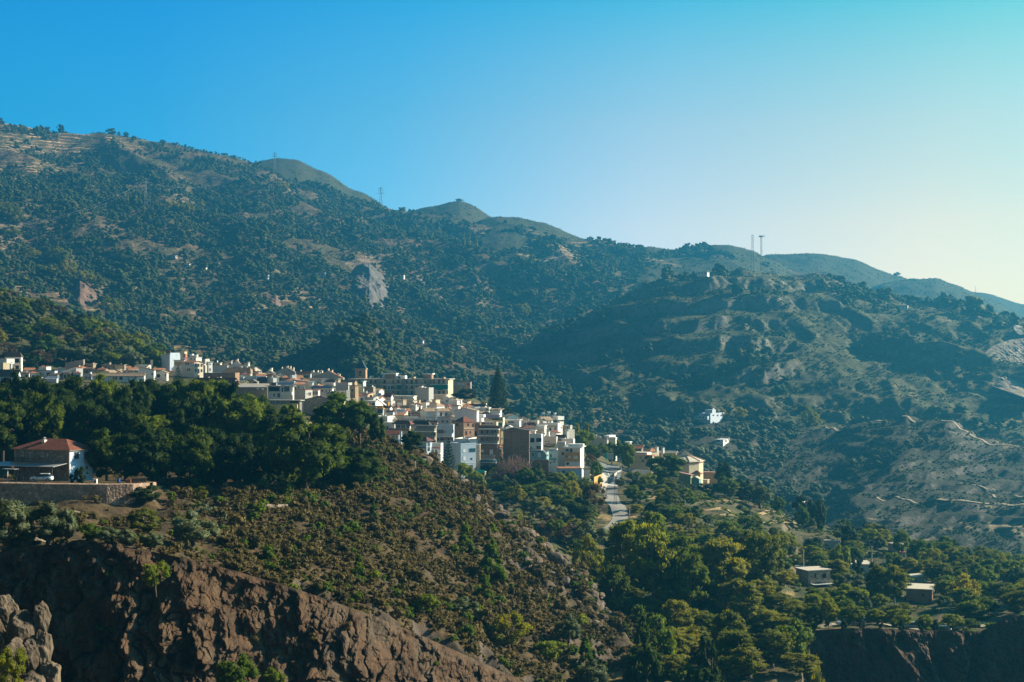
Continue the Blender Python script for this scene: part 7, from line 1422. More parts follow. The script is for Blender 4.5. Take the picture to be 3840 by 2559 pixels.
# bushes fringing the rim of the cliff
rg_ = random.Random(51); KK = {-200: (189, 2090), 0: (190, 2080), 300: (190, 2048), 620: (190, 2090), 800: (192, 2128), 1100: (198, 2215), 1390: (205, 2315), 1550: (212, 2380), 1800: (222, 2490), 1960: (230, 2565), 2120: (236, 2640)}
ks = sorted(KK)
for i in range(75):
    u = rg_.uniform(-60, 1980); D = float(np.interp(u, ks, [KK[k][0] for k in ks]))+rg_.uniform(-0.6, 1.6); w_ = rg_.uniform(0.7, 2.2)
    plant('shrub' if i % 3 else 'green_shrub', uc(u)*D, D, float(Lk.zat(u, D+0.5))-0.35, w_, w_*rg_.uniform(0.6, 0.9), 'scrub bush fringing the very rim of the brown cliff', 'bushes along the cliff rim', False)
for i in range(55):
    u = rg_.uniform(-60, 2000); Dk = float(np.interp(u, ks, [KK[k][0] for k in ks])); vk = float(np.interp(u, ks, [KK[k][1] for k in ks])); f_ = rg_.uniform(0.05, 0.5); D = Dk-8*f_-2.5
    z_ = (CV-vk)/F*Dk-44*f_; w_ = rg_.uniform(0.6, 1.9)
    plant('green_shrub' if i % 2 else 'shrub', uc(u)*D, D, z_, w_, w_*0.8, 'small plant rooted in the face of the brown cliff', 'plants on the cliff face', False)
# ------------------------------------------------------------------ stone house, yard and wall
ROUGH = rubble('house_stone', (0.20, 0.165, 0.13), (0.26, 0.22, 0.175), (0.30, 0.26, 0.21), 2.6)
h = House('stone_house', 'two-storey rubble stone house with red hipped roof and white gable end', 'house', 54, 260, 346, 1688, 1806, 276, ROUGH, yaw=-23, dig=1.5)
h.z_house = 0
x0, x1, d, z = h.x0, h.x1, h.d, h.H
m = MB(); e = 0.55; r_ = 1.95; A = [(x0-e, -e, z), (x1+e, -e, z), (x1+e, d+e, z), (x0-e, d+e, z)]; B = [(x0+4.6, d/2, z+r_), (x1-3.6, d/2, z+r_)]
m.add(A+B, [(0, 1, 5, 4), (1, 2, 5), (2, 3, 4, 5), (3, 0, 4), (3, 2, 1, 0)]); m.build('roof', TR, h.root)
m = MB(); m.box(x0-e+0.1, x1+e-0.1, -e+0.1, d+e-0.1, z-0.16, z-0.003); m.build('eaves', TN, h.root)
m = MB(); m.box(0.005, 0.06, 0.0, d, 0, z-0.17); m.build('white_gable_wall', BW, h.root)
m = MB(); m.box(-0.35, 0.04, -0.07, -0.002, 0, z-0.17); m.box(x0, x0+0.35, -0.07, -0.002, 0, z-0.17); m.build('corner_stones', TN, h.root)
def framed(q, face='F', fr=MET):
    u0, v0, u1, v1 = q; w_ = link('window', None, h.root) if False else None
    m = MB(); g = MB()
    if face == 'F': xa, xb, za, zb = h.fx(u0), h.fx(u1), h.fz(v1), h.fz(v0)
    else: xa, xb, za, zb = h.sy(u0), h.sy(u1), h.fz(v1, 0, h.sy(u0)), h.fz(v0, 0, h.sy(u0))
    for a, b, c, d_ in [(xa, xb, za, za+0.1), (xa, xb, zb-0.1, zb), (xa, xa+0.1, za+0.1, zb-0.1), (xb-0.1, xb, za+0.1, zb-0.1), ((xa+xb)/2-0.04, (xa+xb)/2+0.04, za+0.1, zb-0.1)]:
        if face == 'F': m.box(a, b, -0.10, -0.01, c, d_)
        else: m.box(0.07, 0.16, a, b, c, d_)
    if face == 'F': g.box(xa+0.1, xb-0.1, -0.06, -0.03, za+0.1, zb-0.1); 
    else: g.box(0.08, 0.11, xa+0.1, xb-0.1, za+0.1, zb-0.1)
    wo_ = m.build('window', fr, h.root); go = g.build('pane', GL, None); go.parent = wo_
    s_ = MB()
    if face == 'F': s_.box(xa-0.1, xb+0.1, -0.2, -0.01, za-0.1, za-0.005)
    else: s_.box(0.07, 0.22, xa-0.1, xb+0.1, za-0.1, za-0.005)
    so_ = s_.build('sill', TN, None); so_.parent = wo_
for q in [(155, 1699, 164, 1717), (176, 1702, 182, 1713), (80, 1698, 90, 1716), (112, 1700, 121, 1733)]: framed(q)
for q in [(277, 1696, 294, 1722), (314, 1696, 332, 1722), (319, 1748, 327, 1759)]: framed(q, 'S', simple('slate_blue_paint', (0.14, 0.17, 0.22), 0.6))
h.balcony(57, 140, 1715, 1737, 'bar', 1.3, IRN, TN); h.chimney(137, 1650, 0.75, W_, 2.2, False, 2.6)
m = MB(); cx_, cz_ = h.fx(137), h.fz(1650, h.fx(137), 2.2); m.tube((cx_, 2.2, cz_), (cx_, 2.2, cz_+0.35), 0.22); m.tube((cx_, 2.2, cz_+0.35), (cx_, 2.2, cz_+0.6), 0.42, 0.05); m.build('chimney_cowl', MET, h.root); h.done()
# carport roof over the ground floor
c = nowall('carport', 'wide thin sheet-metal carport roof along the front of the stone house', 'carport', (h.XC, h.D, h.z0), h.th)
m = MB(); xa = h.fx(18); m.slab((xa, -4.2, h.fz(1748)), (-0.3, -4.2, h.fz(1748)+0.1), (-0.3, -0.15, h.fz(1742)+0.25), (xa, -0.15, h.fz(1742)+0.2), 0.1); m.build('roof', MET, c)
for x in (xa+0.5, xa*0.55, -0.8): m = MB(); m.box(x-0.05, x+0.05, -4.0, -3.9, 0.6, h.fz(1748)-0.1); m.build('post', IRN, c)
m = MB(); m.box(xa*0.5-1.5, xa*0.5+1.5, -7.8, -6.6, h.fz(1757)+0.1, h.fz(1757)+0.16); p_ = m.build('front_panel', MET, c); m = MB(); m.box(xa*0.5-0.75, xa*0.5-0.6, -7.3, -7.15, 0.3, h.fz(1757)+0.1); m.build('post', MET, c)
def wall_strip(name, label, cat, pts, D, th, mat, tops=None):
    """a wall along the sight-line points (u, vtop, vbottom, D)"""
    r = nowall(name, label, cat, P(pts[0][0], pts[0][2], pts[0][3])); o = r.location; m = MB()
    for a, b in zip(pts[:-1], pts[1:]):
        A0, A1 = P(a[0], a[2], a[3])-o, P(a[0], a[1], a[3])-o; B0, B1 = P(b[0], b[2], b[3])-o, P(b[0], b[1], b[3])-o; dy = Vector((0, th, 0))
        m.add([A0, B0, B1, A1, A0+dy, B0+dy, B1+dy, A1+dy], [(0, 1, 2, 3), (7, 6, 5, 4), (3, 2, 6, 7), (0, 4, 5, 1), (0, 3, 7, 4), (1, 5, 6, 2)])
    m.build('wall', mat, r); return r
wall_strip('retaining_wall', 'long pale rubble retaining wall holding up the yard of the stone house', 'wall', [(-400, 1812, 1990, 250), (0, 1812, 1960, 250), (200, 1816, 1960, 251), (400, 1818, 1960, 252), (500, 1816, 1950, 254), (562, 1812, 1930, 258), (575, 1812, 1900, 268)], 250, 2.2, rubble('wall_stone', (0.30, 0.19, 0.13), (0.38, 0.26, 0.19), (0.22, 0.16, 0.12), 1.8))
m = MB(); m.box(-1, 1, -1, 1, -0.5, 0)
def fence_line(label, ua, ub, v, D, hgt, step, mat=None, name='railing'):
    r = nowall(name, label, 'fence', P(ua, v, D)); L_ = (ub-ua)/F*D; n = int(L_/step); p = MB()
    for i in range(n+1): p.box(i*step-0.03, i*step+0.03, -0.03, 0.03, -0.3, hgt)
    p.build('posts', mat or IRN, r)['kind'] = 'stuff' if n > 100 else 'part'
    q = MB()
    for z_ in (0.1, hgt*0.55, hgt-0.08): q.box(0, L_, -0.02, 0.02, z_, z_+0.05)
    q.build('rails', mat or IRN, r); return r
fence_line('thin dark fence on top of the retaining wall', -40, 172, 1815, 251.5, 1.3, 1.2)
# ------------------------------------------------------------------ cars
def car(u, v, D, rz, color, label, lay=None, L_=4.1):
    r = nowall('parked_car', label, 'car', P(u, v, D), rz); r['group'] = 'parked cars'
    mt = simple('car_paint_'+color[0], color[1], 0.3, 0.1, 0.02, 0.6); hl = L_/2
    def loft(secs, name, mat):
        V = []; Fs = []; n = 8
        for x, zb, zt, w0, w1 in secs:
            V += [(x, -w0, zb), (x, -w0*1.02, (zb+zt)/2), (x, -w1, zt-0.05), (x, -w1*0.8, zt), (x, w1*0.8, zt), (x, w1, zt-0.05), (x, w0*1.02, (zb+zt)/2), (x, w0, zb)]
        for i in range(len(secs)-1): Fs += [(i*n+j, i*n+(j+1) % n, (i+1)*n+(j+1) % n, (i+1)*n+j) for j in range(n)]
        Fs += [tuple(range(n-1, -1, -1)), tuple(range((len(secs)-1)*n, len(secs)*n))]
        b = MB(); b.add(V, Fs); return b.build(name, mat, r, True)
    loft([(-hl, 0.42, 0.72, 0.70, 0.62), (-hl+0.12, 0.26, 0.86, 0.80, 0.72), (-1.0, 0.22, 0.96, 0.84, 0.76), (0.4, 0.22, 1.0, 0.84, 0.78), (hl-0.5, 0.24, 1.0, 0.84, 0.76), (hl-0.05, 0.30, 0.95, 0.78, 0.70), (hl, 0.42, 0.85, 0.70, 0.62)], 'body', mt)
    loft([(-0.95, 0.93, 1.0, 0.74, 0.70), (-0.25, 0.94, 1.40, 0.72, 0.60), (0.9, 0.94, 1.46, 0.72, 0.60), (hl-0.55, 0.94, 1.38, 0.70, 0.58), (hl-0.15, 0.92, 1.0, 0.72, 0.66)], 'windows', GL)
    b = MB(); b.box(-0.2, hl-0.6, -0.55, 0.55, 1.40, 1.49); b.build('roof', mt, r)
    for x in (-hl+0.75, hl-0.75):
        for y in (-0.80, 0.80):
            b = MB(); b.tube((x, y-0.09, 0.30), (x, y+0.09, 0.30), 0.31, n=14); w_ = b.build('wheel', IRN, r)
            b = MB(); b.tube((x, y-0.10, 0.30), (x, y+0.10, 0.30), 0.18, n=10); k_ = b.build('rim', MET, None); k_.parent = w_
    for y in (-0.6, 0.45): b = MB(); b.box(-hl-0.01, -hl+0.1, y, y+0.18, 0.60, 0.74); b.build('headlight', WH, r); b = MB(); b.box(hl-0.1, hl+0.01, y, y+0.18, 0.66, 0.84); b.build('tail_light', RED, r)
    return r
white = ('white', (0.78, 0.79, 0.80)); dark = ('dark', (0.03, 0.035, 0.045)); grey = ('grey', (0.30, 0.32, 0.35))
K_ = LAY['knoll']; Vl = LAY['village_hill']
car(156, 1806, 266, R(4), white, 'white hatchback parked under the carport of the stone house')
def on(u, D, lay=Vl): return CV-float(lay.zat(u, D))/D*F
car(2221, on(2221, 556), 556, R(75), white, 'white car in front of the tan tiled shelter by the ochre wall')
car(2309, on(2309, 572), 572, R(80), grey, 'grey car at the kerb on the outer side of the road bend')
car(3096, on(3096, 356)-3, 356, R(70), dark, 'dark car in the yard of the brown stone cottage')
car(3546, on(3546, 352), 352, R(15), grey, 'grey car beside the long brown house on the lane')
for i, (u, c_) in enumerate([(3172, white), (3218, grey), (3262, dark), (3420, grey), (3530, dark)]): car(u, on(u, 301)-4, 301, R(6), c_, ['white', 'silver-grey', 'black', 'grey', 'black'][i]+' car '+['between the second and third street trees on the cliff-top road', 'under the third street tree on the cliff-top road', 'between the third and fourth street trees on the cliff-top road', 'left of the sixth street tree on the cliff-top road', 'between the sixth and seventh street trees on the cliff-top road'][i])
# yard clutter
def clutter(name, label, cat, u, v, D, parts):
    r = nowall(name, label, cat, P(u, v, D))
    for nm, boxes, mt in parts:
        b = MB()
        for q in boxes:
            if q[0] == 't': b.tube(*q[1:4], n=12)
            else: b.box(*q)
        b.build(nm, mt, r)
clutter('washing_machine', 'white box-shaped washing machine standing on the retaining wall edge', 'appliance', 355, 1815, 257, [('body', [(-0.35, 0.35, 0, 0.6, 0, 0.85)], WH), ('door', [('t', (0, -0.03, 0.4), (0, 0.0, 0.4), 0.19)], GL), ('control_panel', [(-0.34, 0.34, -0.02, -0.002, 0.70, 0.83)], GR)])
clutter('barrel', 'blue plastic barrel beside the orange crate in the yard', 'barrel', 445, 1812, 262, [('body', [('t', (0, 0, 0), (0, 0, 0.85), 0.28)], simple('blue_plastic', (0.04, 0.10, 0.30), 0.4)), ('lid', [('t', (0, 0, 0.85), (0, 0, 0.92), 0.30)], DR)])
clutter('crate', 'orange crate next to the blue barrel in the yard', 'crate', 480, 1813, 262, [('body', [(-0.5, 0.5, 0, 0.05, 0, 0.7), (-0.5, 0.5, 0.65, 0.7, 0, 0.7), (-0.5, -0.45, 0.06, 0.64, 0, 0.7), (0.45, 0.5, 0.06, 0.64, 0, 0.7), (-0.44, 0.44, 0.06, 0.64, 0, 0.05)], simple('orange_plastic', (0.5, 0.16, 0.06), 0.6))])
clutter('wooden_fence', 'low fence of old boards at the right end of the yard', 'fence', 520, 1814, 262, [('boards', [(-1.4+i*0.22, -1.23+i*0.22, 0, 0.04, 0, 0.95+0.05*(i % 3)) for i in range(13)], simple('old_wood', (0.16, 0.11, 0.07), 0.9)), ('rails', [(-1.4, 1.5, 0.045, 0.09, 0.2, 0.28), (-1.4, 1.5, 0.045, 0.09, 0.65, 0.73)], simple('old_wood', (0.16, 0.11, 0.07), 0.9))])
# ------------------------------------------------------------------ roads and tracks laid on the ground
def drape(name, pts, wid, lay, mat, lift=0.12, across=4, n=60):
    """pts: sight-line points (u, v) or ground points (u, None, D) of the centre line; wid: widths in metres"""
    L = LAY[lay]; Q = []
    for p in pts:
        D = p[2] if len(p) > 2 else (L.hit(p[0], p[1]) or L.D[-1]); Q.append((uc(p[0])*D, D))
    Q = np.array(Q, float); s = np.concatenate([[0], np.cumsum(np.hypot(*np.diff(Q, axis=0).T))]); t = np.linspace(0, s[-1], n)
    cx = np.interp(t, s, Q[:, 0]); cy = np.interp(t, s, Q[:, 1]); w_ = np.interp(t, s, wid if hasattr(wid, '__len__') else [wid]*len(s))
    for _ in range(6): cx[1:-1] = (cx[:-2]+2*cx[1:-1]+cx[2:])/4; cy[1:-1] = (cy[:-2]+2*cy[1:-1]+cy[2:])/4
    tx, ty = np.gradient(cx), np.gradient(cy); q = np.hypot(tx, ty)+1e-6; nx, ny = -ty/q, tx/q
    V = []; zc = L.zxy(cx, cy)
    for _ in range(4): zc[1:-1] = (zc[:-2]+2*zc[1:-1]+zc[2:])/4
    for a in np.linspace(-0.5, 0.5, across+1):
        x, y = cx+nx*w_*a, cy+ny*w_*a; V.append(np.stack([x, y, np.maximum(L.zxy(x, y), zc-0.3)+lift], 1))
    V = np.stack(V, 1).reshape(-1, 3); k = across+1; i, j = np.meshgrid(np.arange(n-1), np.arange(across), indexing='ij'); a = (i*k+j).ravel()
    o = link(name, mesh_np(name, V, np.stack([a, a+1, a+k+1, a+k], 1), [mat], None, True)); o['kind'] = 'structure'; return o
asph = simple('asphalt', (0.15, 0.16, 0.16), 0.9, 0, 0.2); conc = simple('worn_concrete', (0.30, 0.28, 0.25), 0.9, 0, 0.25); dirt = simple('pale_dirt', (0.34, 0.26, 0.17), 0.95, 0, 0.3)
wl = simple('road_paint', (0.75, 0.75, 0.72), 0.7); kerbm = simple('kerb_stone', (0.55, 0.50, 0.43), 0.85)
drape('road', [(2278, None, 640), (2290, None, 610), (2292, None, 580), (2291, None, 555), (2289, None, 525)], [9, 9.5, 7.5, 5.2, 4.8], 'village_hill', asph, 0.16)
drape('road', [(2380, None, 625), (2330, None, 612), (2295, None, 602)], [7, 7, 6], 'village_hill', asph, 0.14)
drape('road', [(2289, None, 527), (2298, None, 512), (2316, None, 496), (2328, None, 480), (2322, None, 466), (2300, None, 456), (2270, None, 447)], [5.2, 5.6, 5.4, 5.2, 5.2, 5.2, 4.5], 'village_hill', conc, 0.15)
drape('pavement', [(2252, None, 590), (2262, None, 575), (2268, None, 560), (2268, None, 548), (2258, None, 535)], [3, 3.2, 2.4, 1.8, 1.5], 'village_hill', kerbm, 0.26)
for i in range(7): drape('road_marking', [(2266+i*6, None, 583), (2267.5+i*6, None, 579)], 0.40, 'village_hill', wl, 0.19, 1, 3)
drape('road_marking', [(2291, None, 575), (2282, None, 592), (2276, None, 600)], 0.22, 'village_hill', wl, 0.19, 1, 12)
drape('road_marking', [(2290, None, 556), (2290, None, 553)], 5.0, 'village_hill', wl, 0.19, 1, 3)
wall_strip('retaining_wall', 'ochre retaining wall between the parking and the road', 'wall', [(2228, 1790, 1830, 536), (2246, 1782, 1820, 545), (2258, 1779, 1812, 556)], 545, 0.5, OR)
wall_strip('parapet_wall', 'curved pale stone parapet on the outside of the road bend', 'wall', [(2303, 1792, 1806, 560), (2304, 1778, 1800, 580), (2315, 1768, 1790, 600), (2340, 1760, 1785, 612), (2385, 1753, 1790, 616), (2440, 1758, 1790, 610)], 590, 0.5, kerbm)
wall_strip('forecourt_wall', 'white rendered wall of the school forecourt left of the great plane', 'wall', [(2368, 1766, 1792, 596), (2385, 1761, 1790, 594), (2412, 1764, 1790, 592), (2440, 1766, 1792, 590)], 590, 0.4, W_)
# track by the cliff and tracks of the hills
drape('dirt_track', [(292, None, 238), (270, None, 232), (246, None, 224), (232, None, 216), (205, None, 207), (150, None, 199)], [4, 4, 3.4, 3, 2.6, 2], 'knoll', dirt, 0.08)
drape('dirt_track', [(-30, None, 236), (40, None, 240), (110, None, 240), (200, None, 236), (292, None, 236)], 3.5, 'knoll', simple('dull_dirt', (0.20, 0.165, 0.13), 0.95), 0.08)
for pts, w_, lay in [([(3330, None, 1062), (3400, None, 1036), (3480, None, 1020), (3560, None, 1004), (3640, None, 994), (3720, None, 985), (3800, None, 980)], 2.6, 'lower_spur'), ([(3080, None, 1125), (3160, None, 1100), (3260, None, 1080), (3330, None, 1062)], 3.0, 'lower_spur'),
                     ([(3480, 1882), (3560, 1880), (3650, 1886), (3750, 1892), (3860, 1898)], 3.0, 'lower_spur'), ([(3280, 1868), (3360, 1864), (3480, 1882)], 1.6, 'lower_spur'), ([(3600, 1815), (3700, 1835), (3800, 1862), (3860, 1875)], 1.8, 'lower_spur'), 
                     
                     ([(1290, 948), (1340, 952), (1395, 942)], 4, 'mountain'), ([(1980, 985), (2060, 978), (2120, 962)], 4.5, 'mountain'), ([(1480, 1150), (1620, 1160), (1730, 1178), (1750, 1220), (1800, 1270), (1830, 1290)], 4.5, 'mountain'), ([(1100, 1150), (1200, 1165), (1320, 1160)], 4, 'mountain'), ([(950, 1165), (1000, 1158), (1040, 1160)], 5, 'mountain'),
                     ([(2302, 1220), (2310, 1245), (2335, 1270), (2350, 1285)], 5, 'mountain'), ([(1700, 1325), (1790, 1325), (1860, 1340)], 4.5, 'mountain'), ([(2440, 1060), (2470, 1068), (2510, 1090)], 5, 'mountain'), ([(2180, 1085), (2230, 1090), (2300, 1095)], 3.5, 'mountain')]:
    drape('dirt_track', pts, w_, lay, dirt, 0.5)
drape('road', [(3900, 1262), (3850, 1262), (3822, 1250), (3812, 1238), (3830, 1228)], 6, 'spur', conc, 0.8)
# ------------------------------------------------------------------ poles, masts, pylons, cables
def lattice(name, label, cat, u, vt, vb, D, w0, w1, mat, rad=0.12, nseg=9, arms=(), group=None):
    b0 = P(u, vb, D); r = nowall(name, label, cat, b0); Hh = (vb-vt)/F*D; m = MB()
    if group: r['group'] = group
    lv = [Hh*(1-(1-i/nseg)**1.1) for i in range(nseg+1)]; wd = [w0+(w1-w0)*min(1, z/(Hh*0.8)) for z in lv]
    C = [[(sx*w/2, sy*w/2, z) for sx, sy in ((-1, -1), (1, -1), (1, 1), (-1, 1))] for w, z in zip(wd, lv)]
    for i in range(nseg):
        for k in range(4): m.tube(C[i][k], C[i+1][k], rad, n=4); m.tube(C[i][k], C[i+1][(k+1) % 4], rad*0.6, n=3)
    m.build('lattice_tower', mat, r)
    for z_, L_ in arms:
        m = MB(); zz = Hh*z_
        for sg in (-1, 1): m.tube((0, 0, zz+0.9), (sg*L_, 0, zz), rad*0.9, n=4); m.tube((0, 0, zz-0.2), (sg*L_, 0, zz), rad*0.9, n=4); m.tube((sg*L_, 0, zz), (sg*L_, 0, zz-1.5), rad*0.7, n=4)
        m.build('cross_arm', mat, r)
    return r
PYL = simple('pylon_steel', (0.28, 0.30, 0.33), 0.5, 0.3)
def gd(u, v, lay): return LAY[lay].hit(u, v) or float(LAY[lay].D[-60])
lattice('pylon', 'lattice pylon on the left flank of the smooth grassy summit', 'pylon', 1031, 570, 648, 2560, 5, 1.0, PYL, 0.25, 9, [(0.78, 5.5), (0.9, 4)])
lattice('pylon', 'lattice pylon on the skyline between the grassy and the pointed summits', 'pylon', 1428, 702, 775, 2560, 6, 1.0, PYL, 0.25, 9, [(0.68, 6), (0.82, 5), (0.93, 3.5)])
lattice('pylon', 'lattice pylon among the trees on the mountainside, carrying the long cables', 'pylon', 547, 668, 765, 2050, 4, 0.8, PYL, 0.12, 9, [(0.8, 5), (0.92, 4)])
lattice('radio_mast', 'left and slightly taller of the twin radio masts on the rocky spur', 'mast', 2822, 880, 1012, 1720, 2.6, 1.6, PYL, 0.13, 14)
r = lattice('radio_mast', 'right of the twin radio masts, with a round antenna platform on top', 'mast', 2855, 884, 1016, 1722, 2.0, 1.3, PYL, 0.13, 14)
m = MB(); m.tube((0, 0, 41.0), (0, 0, 41.8), 3.0, n=12); [m.box(-3.2+i*1.5, -2.8+i*1.5, -3, -2.6, 40.2, 43) for i in range(5)]; m.build('antenna_platform', PYL, r)
r = nowall('radio_mast', 'thin needle mast on the right-hand brow', 'mast', P(3658, 1196, 1560)); m = MB(); m.tube((0, 0, 0), (0, 0, 20), 0.5, 0.4); m.tube((0, 0, 20), (0, 0, 36), 0.35, 0.12); m.build('pole', PYL, r)
for u, vt, vb, D, lay, lb in [(2910, 972, 1015, 1740, 'spur', 'wooden power pole right of the twin masts'), (3232, 1030, 1052, 2100, 'spur', 'power pole pair on the grassy saddle'), (3615, 1150, 1185, 1560, 'spur', 'short pole left of the needle mast')]:
    r = nowall('utility_pole', lb, 'pole', P(u, vb, D)); Hh = (vb-vt)/F*D; m = MB(); m.tube((0, 0, -2), (0, 0, Hh), 0.3, 0.22); m.build('pole', PYL, r); m = MB(); m.box(-2.2, 2.2, -0.15, 0.15, Hh-0.8, Hh-0.5); m.build('cross_arm', PYL, r)
for u, vt, vb, D, lb in [(2860, 1418, 1500, 1370, 'twin power poles on the dark middle slope'), (2892, 1243, 1262, 1560, 'power poles half-way up the rocky spur'), (2930, 1070, 1092, 1640, 'power poles near the crest of the rocky spur'), (2860, 1545, 1600, 1220, 'lattice power pole on the far slope right of the white country house'), (2400, 1345, 1380, 1500, 'pale power pole on the wooded slope')]:
    r = nowall('utility_pole', lb, 'pole', P(u, vb, D)); Hh = (vb-vt)/F*D; m = MB()
    for x in (-1.6, 1.6): m.tube((x, 0, -3), (x, 0, Hh), 0.16, 0.12, 5)
    m.build('pole', PYL, r); m = MB(); m.box(-2.4, 2.4, -0.1, 0.1, Hh-0.5, Hh-0.25); m.build('cross_arm', PYL, r)
def cable(a, b, sag, rad, label, n=22, grp='overhead cables'):
    a, b = Vector(a), Vector(b); r_ = [a.lerp(b, i/n)-Vector((0, 0, sag*4*(i/n)*(1-i/n))) for i in range(n+1)]; m = MB(); m.path([p-a for p in r_], [rad]*(n+1), 3)
    o = m.build('power_cable', PYL); o.location = a; tag(o, label, 'cable', grp)
for dx in (-5, 5):
    cable(P(547, 685, 2050)+Vector((dx, 0, 0)), P(1031, 588, 2560)+Vector((dx, 0, 0)), 26, 0.055, 'sagging cable between the mountainside pylon and the grassy summit pylon', 26, 'cables up to the grassy summit')
    cable(P(547, 685, 2050)+Vector((dx, 0, 0)), P(-80, 860, 1700)+Vector((dx, 0, 0)), 14, 0.055, 'sagging cable running from the mountainside pylon out of the left edge', 26, 'cables leaving at the left edge')
for dx in (-1.8, 1.8):
    for (a, b) in [((2930, 1072, 1640), (2892, 1245, 1560)), ((2892, 1245, 1560), (2860, 1420, 1370)), ((2860, 1420, 1370), (2860, 1548, 1220))]:
        cable(P(*a)+Vector((dx, 0, 0)), P(*b)+Vector((dx, 0, 0)), 3, 0.06, 'cable dropping down the dark face of the rocky spur', 10, 'cables down the rocky spur')
lattice('lattice_pole', 'slender lattice pole standing beside the concrete road', 'pole', 2307, 1782, 1908, 500, 0.9, 0.5, simple('dark_steel', (0.10, 0.10, 0.10), 0.6), 0.05, 12)
for u, vt, vb, D, lb in [(2361, 1905, 1990, 455, 'concrete post below the small spreading almond tree'), (3269, 2048, 2120, 400, 'tall pale concrete pole behind the twin dark trees'), (3013, 2060, 2106, 420, 'concrete pole with a small light left of the gardens'), (3396, 2060, 2092, 430, 'metal post in front of the whitewashed hut')]:
    r = nowall('utility_pole', lb, 'pole', P(u, vb, D)); Hh = (vb-vt)/F*D; m = MB(); m.tube((0, 0, -1.5), (0, 0, Hh), 0.17, 0.11); m.build('pole', CRF, r); m = MB(); m.box(-0.5, 0.5, -0.06, 0.06, Hh-0.35, Hh-0.25); m.build('cross_arm', CRF, r)
r = nowall('marker_post', 'thin white post on the sunny brow of the knoll', 'post', P(1558, 1772, 345)); m = MB(); m.tube((0, 0, -0.5), (0, 0, 2.6), 0.05); m.build('post', WH, r); m = MB(); m.ball((0, 0, 2.65), 0.09); m.build('cap', WH, r)
r = nowall('road_sign_board', 'big direction board with a green edge behind the street tree', 'sign', P(2286, 1740, 612)); m = MB(); m.box(-1.0, 1.7, 0, 0.12, 1.9, 4.6); m.build('panel', simple('sign_white', (0.5, 0.62, 0.6), 0.5), r)
m = MB(); m.box(-1.75, -1.0, 0, 0.12, 1.9, 4.6); m.build('green_edge', MINT, r); m = MB(); [m.box(-0.7, 1.4-0.3*(i % 2), -0.02, -0.001, 2.3+i*0.5, 2.42+i*0.5) for i in range(4)]; m.build('lettering', TEAL, r); m = MB(); m.box(-1.2, -1.05, 0.13, 0.25, -1, 4.5); m.box(1.2, 1.35, 0.13, 0.25, -1, 4.5); m.build('posts', MET, r)
for u, D, lb in [(2331, 604, 'round red and white road sign at the top of the road bend'), (2319, 545, 'small triangular sign beside the road below the bend')]:
    r = nowall('road_sign', lb, 'sign', P(u, on(u, D), D)); m = MB(); m.tube((0, 0, -0.5), (0, 0, 2.6), 0.05); m.build('post', MET, r)
    m = MB()
    if 'round' in lb: m.tube((0, -0.08, 2.3), (0, -0.05, 2.3), 0.42, n=16)
    else: m.prism([(-0.45, 1.95), (0.45, 1.95), (0, 2.7)], -0.09, -0.05)
    m.build('plate', RED, r); m = MB()
    if 'round' in lb: m.tube((0, -0.10, 2.3), (0, -0.085, 2.3), 0.3, n=16)
    else: m.prism([(-0.27, 2.05), (0.27, 2.05), (0, 2.5)], -0.105, -0.095)
    m.build('face', WH, r)
r = nowall('dome_shed', 'white domed tank shed among the bushes below the forecourt', 'shed', P(2403, 1812, 560)); m = MB(); m.ball((0, 0, 0.6), 1.6, 1.4, 1.4, 14, 8); m.build('dome', WH, r); m = MB(); m.box(-1.6, 1.6, -1.3, 1.3, -1.6, 0.6); m.build('wall', BRN, r)
drape('road', [(2960, None, 298), (3100, None, 302), (3300, None, 304), (3500, None, 304), (3700, None, 302)], 8, 'village_hill', simple('pale_paving', (0.42, 0.34, 0.25), 0.9, 0, 0.15), 0.2)
# railing along the top of the right-hand cliff
r = nowall('cliff_railing', 'iron railing along the edge of the cliff-top road', 'railing', P(3078, 2352, 287.5)); L_ = 36; mm = MB(); ps = []
rail = MB(); zs = [0, 0.0]
def rz_(x): return float(Vl.zxy(r.location.x+x, 287.5))-r.location.z+0.15
for i in range(18): a, b = i*2.0, i*2.0+2.0; rail.tube((a, 0, rz_(a)+1.0), (b, 0, rz_(b)+1.0), 0.035, n=4); rail.tube((a, 0, rz_(a)+0.15), (b, 0, rz_(b)+0.15), 0.03, n=4)
rail.build('rails', IRN, r)
for i in range(97):
    x = i*0.37; zz = rz_(x); b = MB(); b.box(-0.025, 0.025, -0.025, 0.025, 0, 1.0); 
    if i == 0: bme = b.build('baluster', IRN, r); bme.location = (x, 0, zz)
    else: o_ = link('baluster', bme.data, r, (x, 0, zz))
straw_m = NT('dry_grass'); _n = straw_m.noise(straw_m.coord('World'), 1.2, 6, 0.7); MATS['dry_grass'] = straw_m.done(straw_m.principled(straw_m.ramp(_n, [(0.3, (0.24, 0.16, 0.07)), (0.5, (0.42, 0.29, 0.13)), (0.7, (0.55, 0.40, 0.20))]), 0.95, straw_m.bump(_n, 0.2)))
STRAW = [(2650, 2780, 1880, 5), (2640, 2740, 1916, 4), (2868, 2900, 1893, 3), (2930, 2985, 1899, 4), (2850, 3020, 1932, 5), (2700, 2760, 1935, 4), (2860, 2990, 1963, 5), (3028, 3130, 1984, 5), (3195, 3232, 2012, 5), (2420, 2470, 1870, 5), (2360, 2430, 1945, 3)]
for a_, b_, v_, w_ in STRAW: drape('dry_grass_terrace', [(a_, v_), ((a_+b_)/2, v_-3), (b_, v_+2)], [w_*0.4, w_, w_*0.4], 'village_hill', MATS['dry_grass'], 0.12, 4, 16)
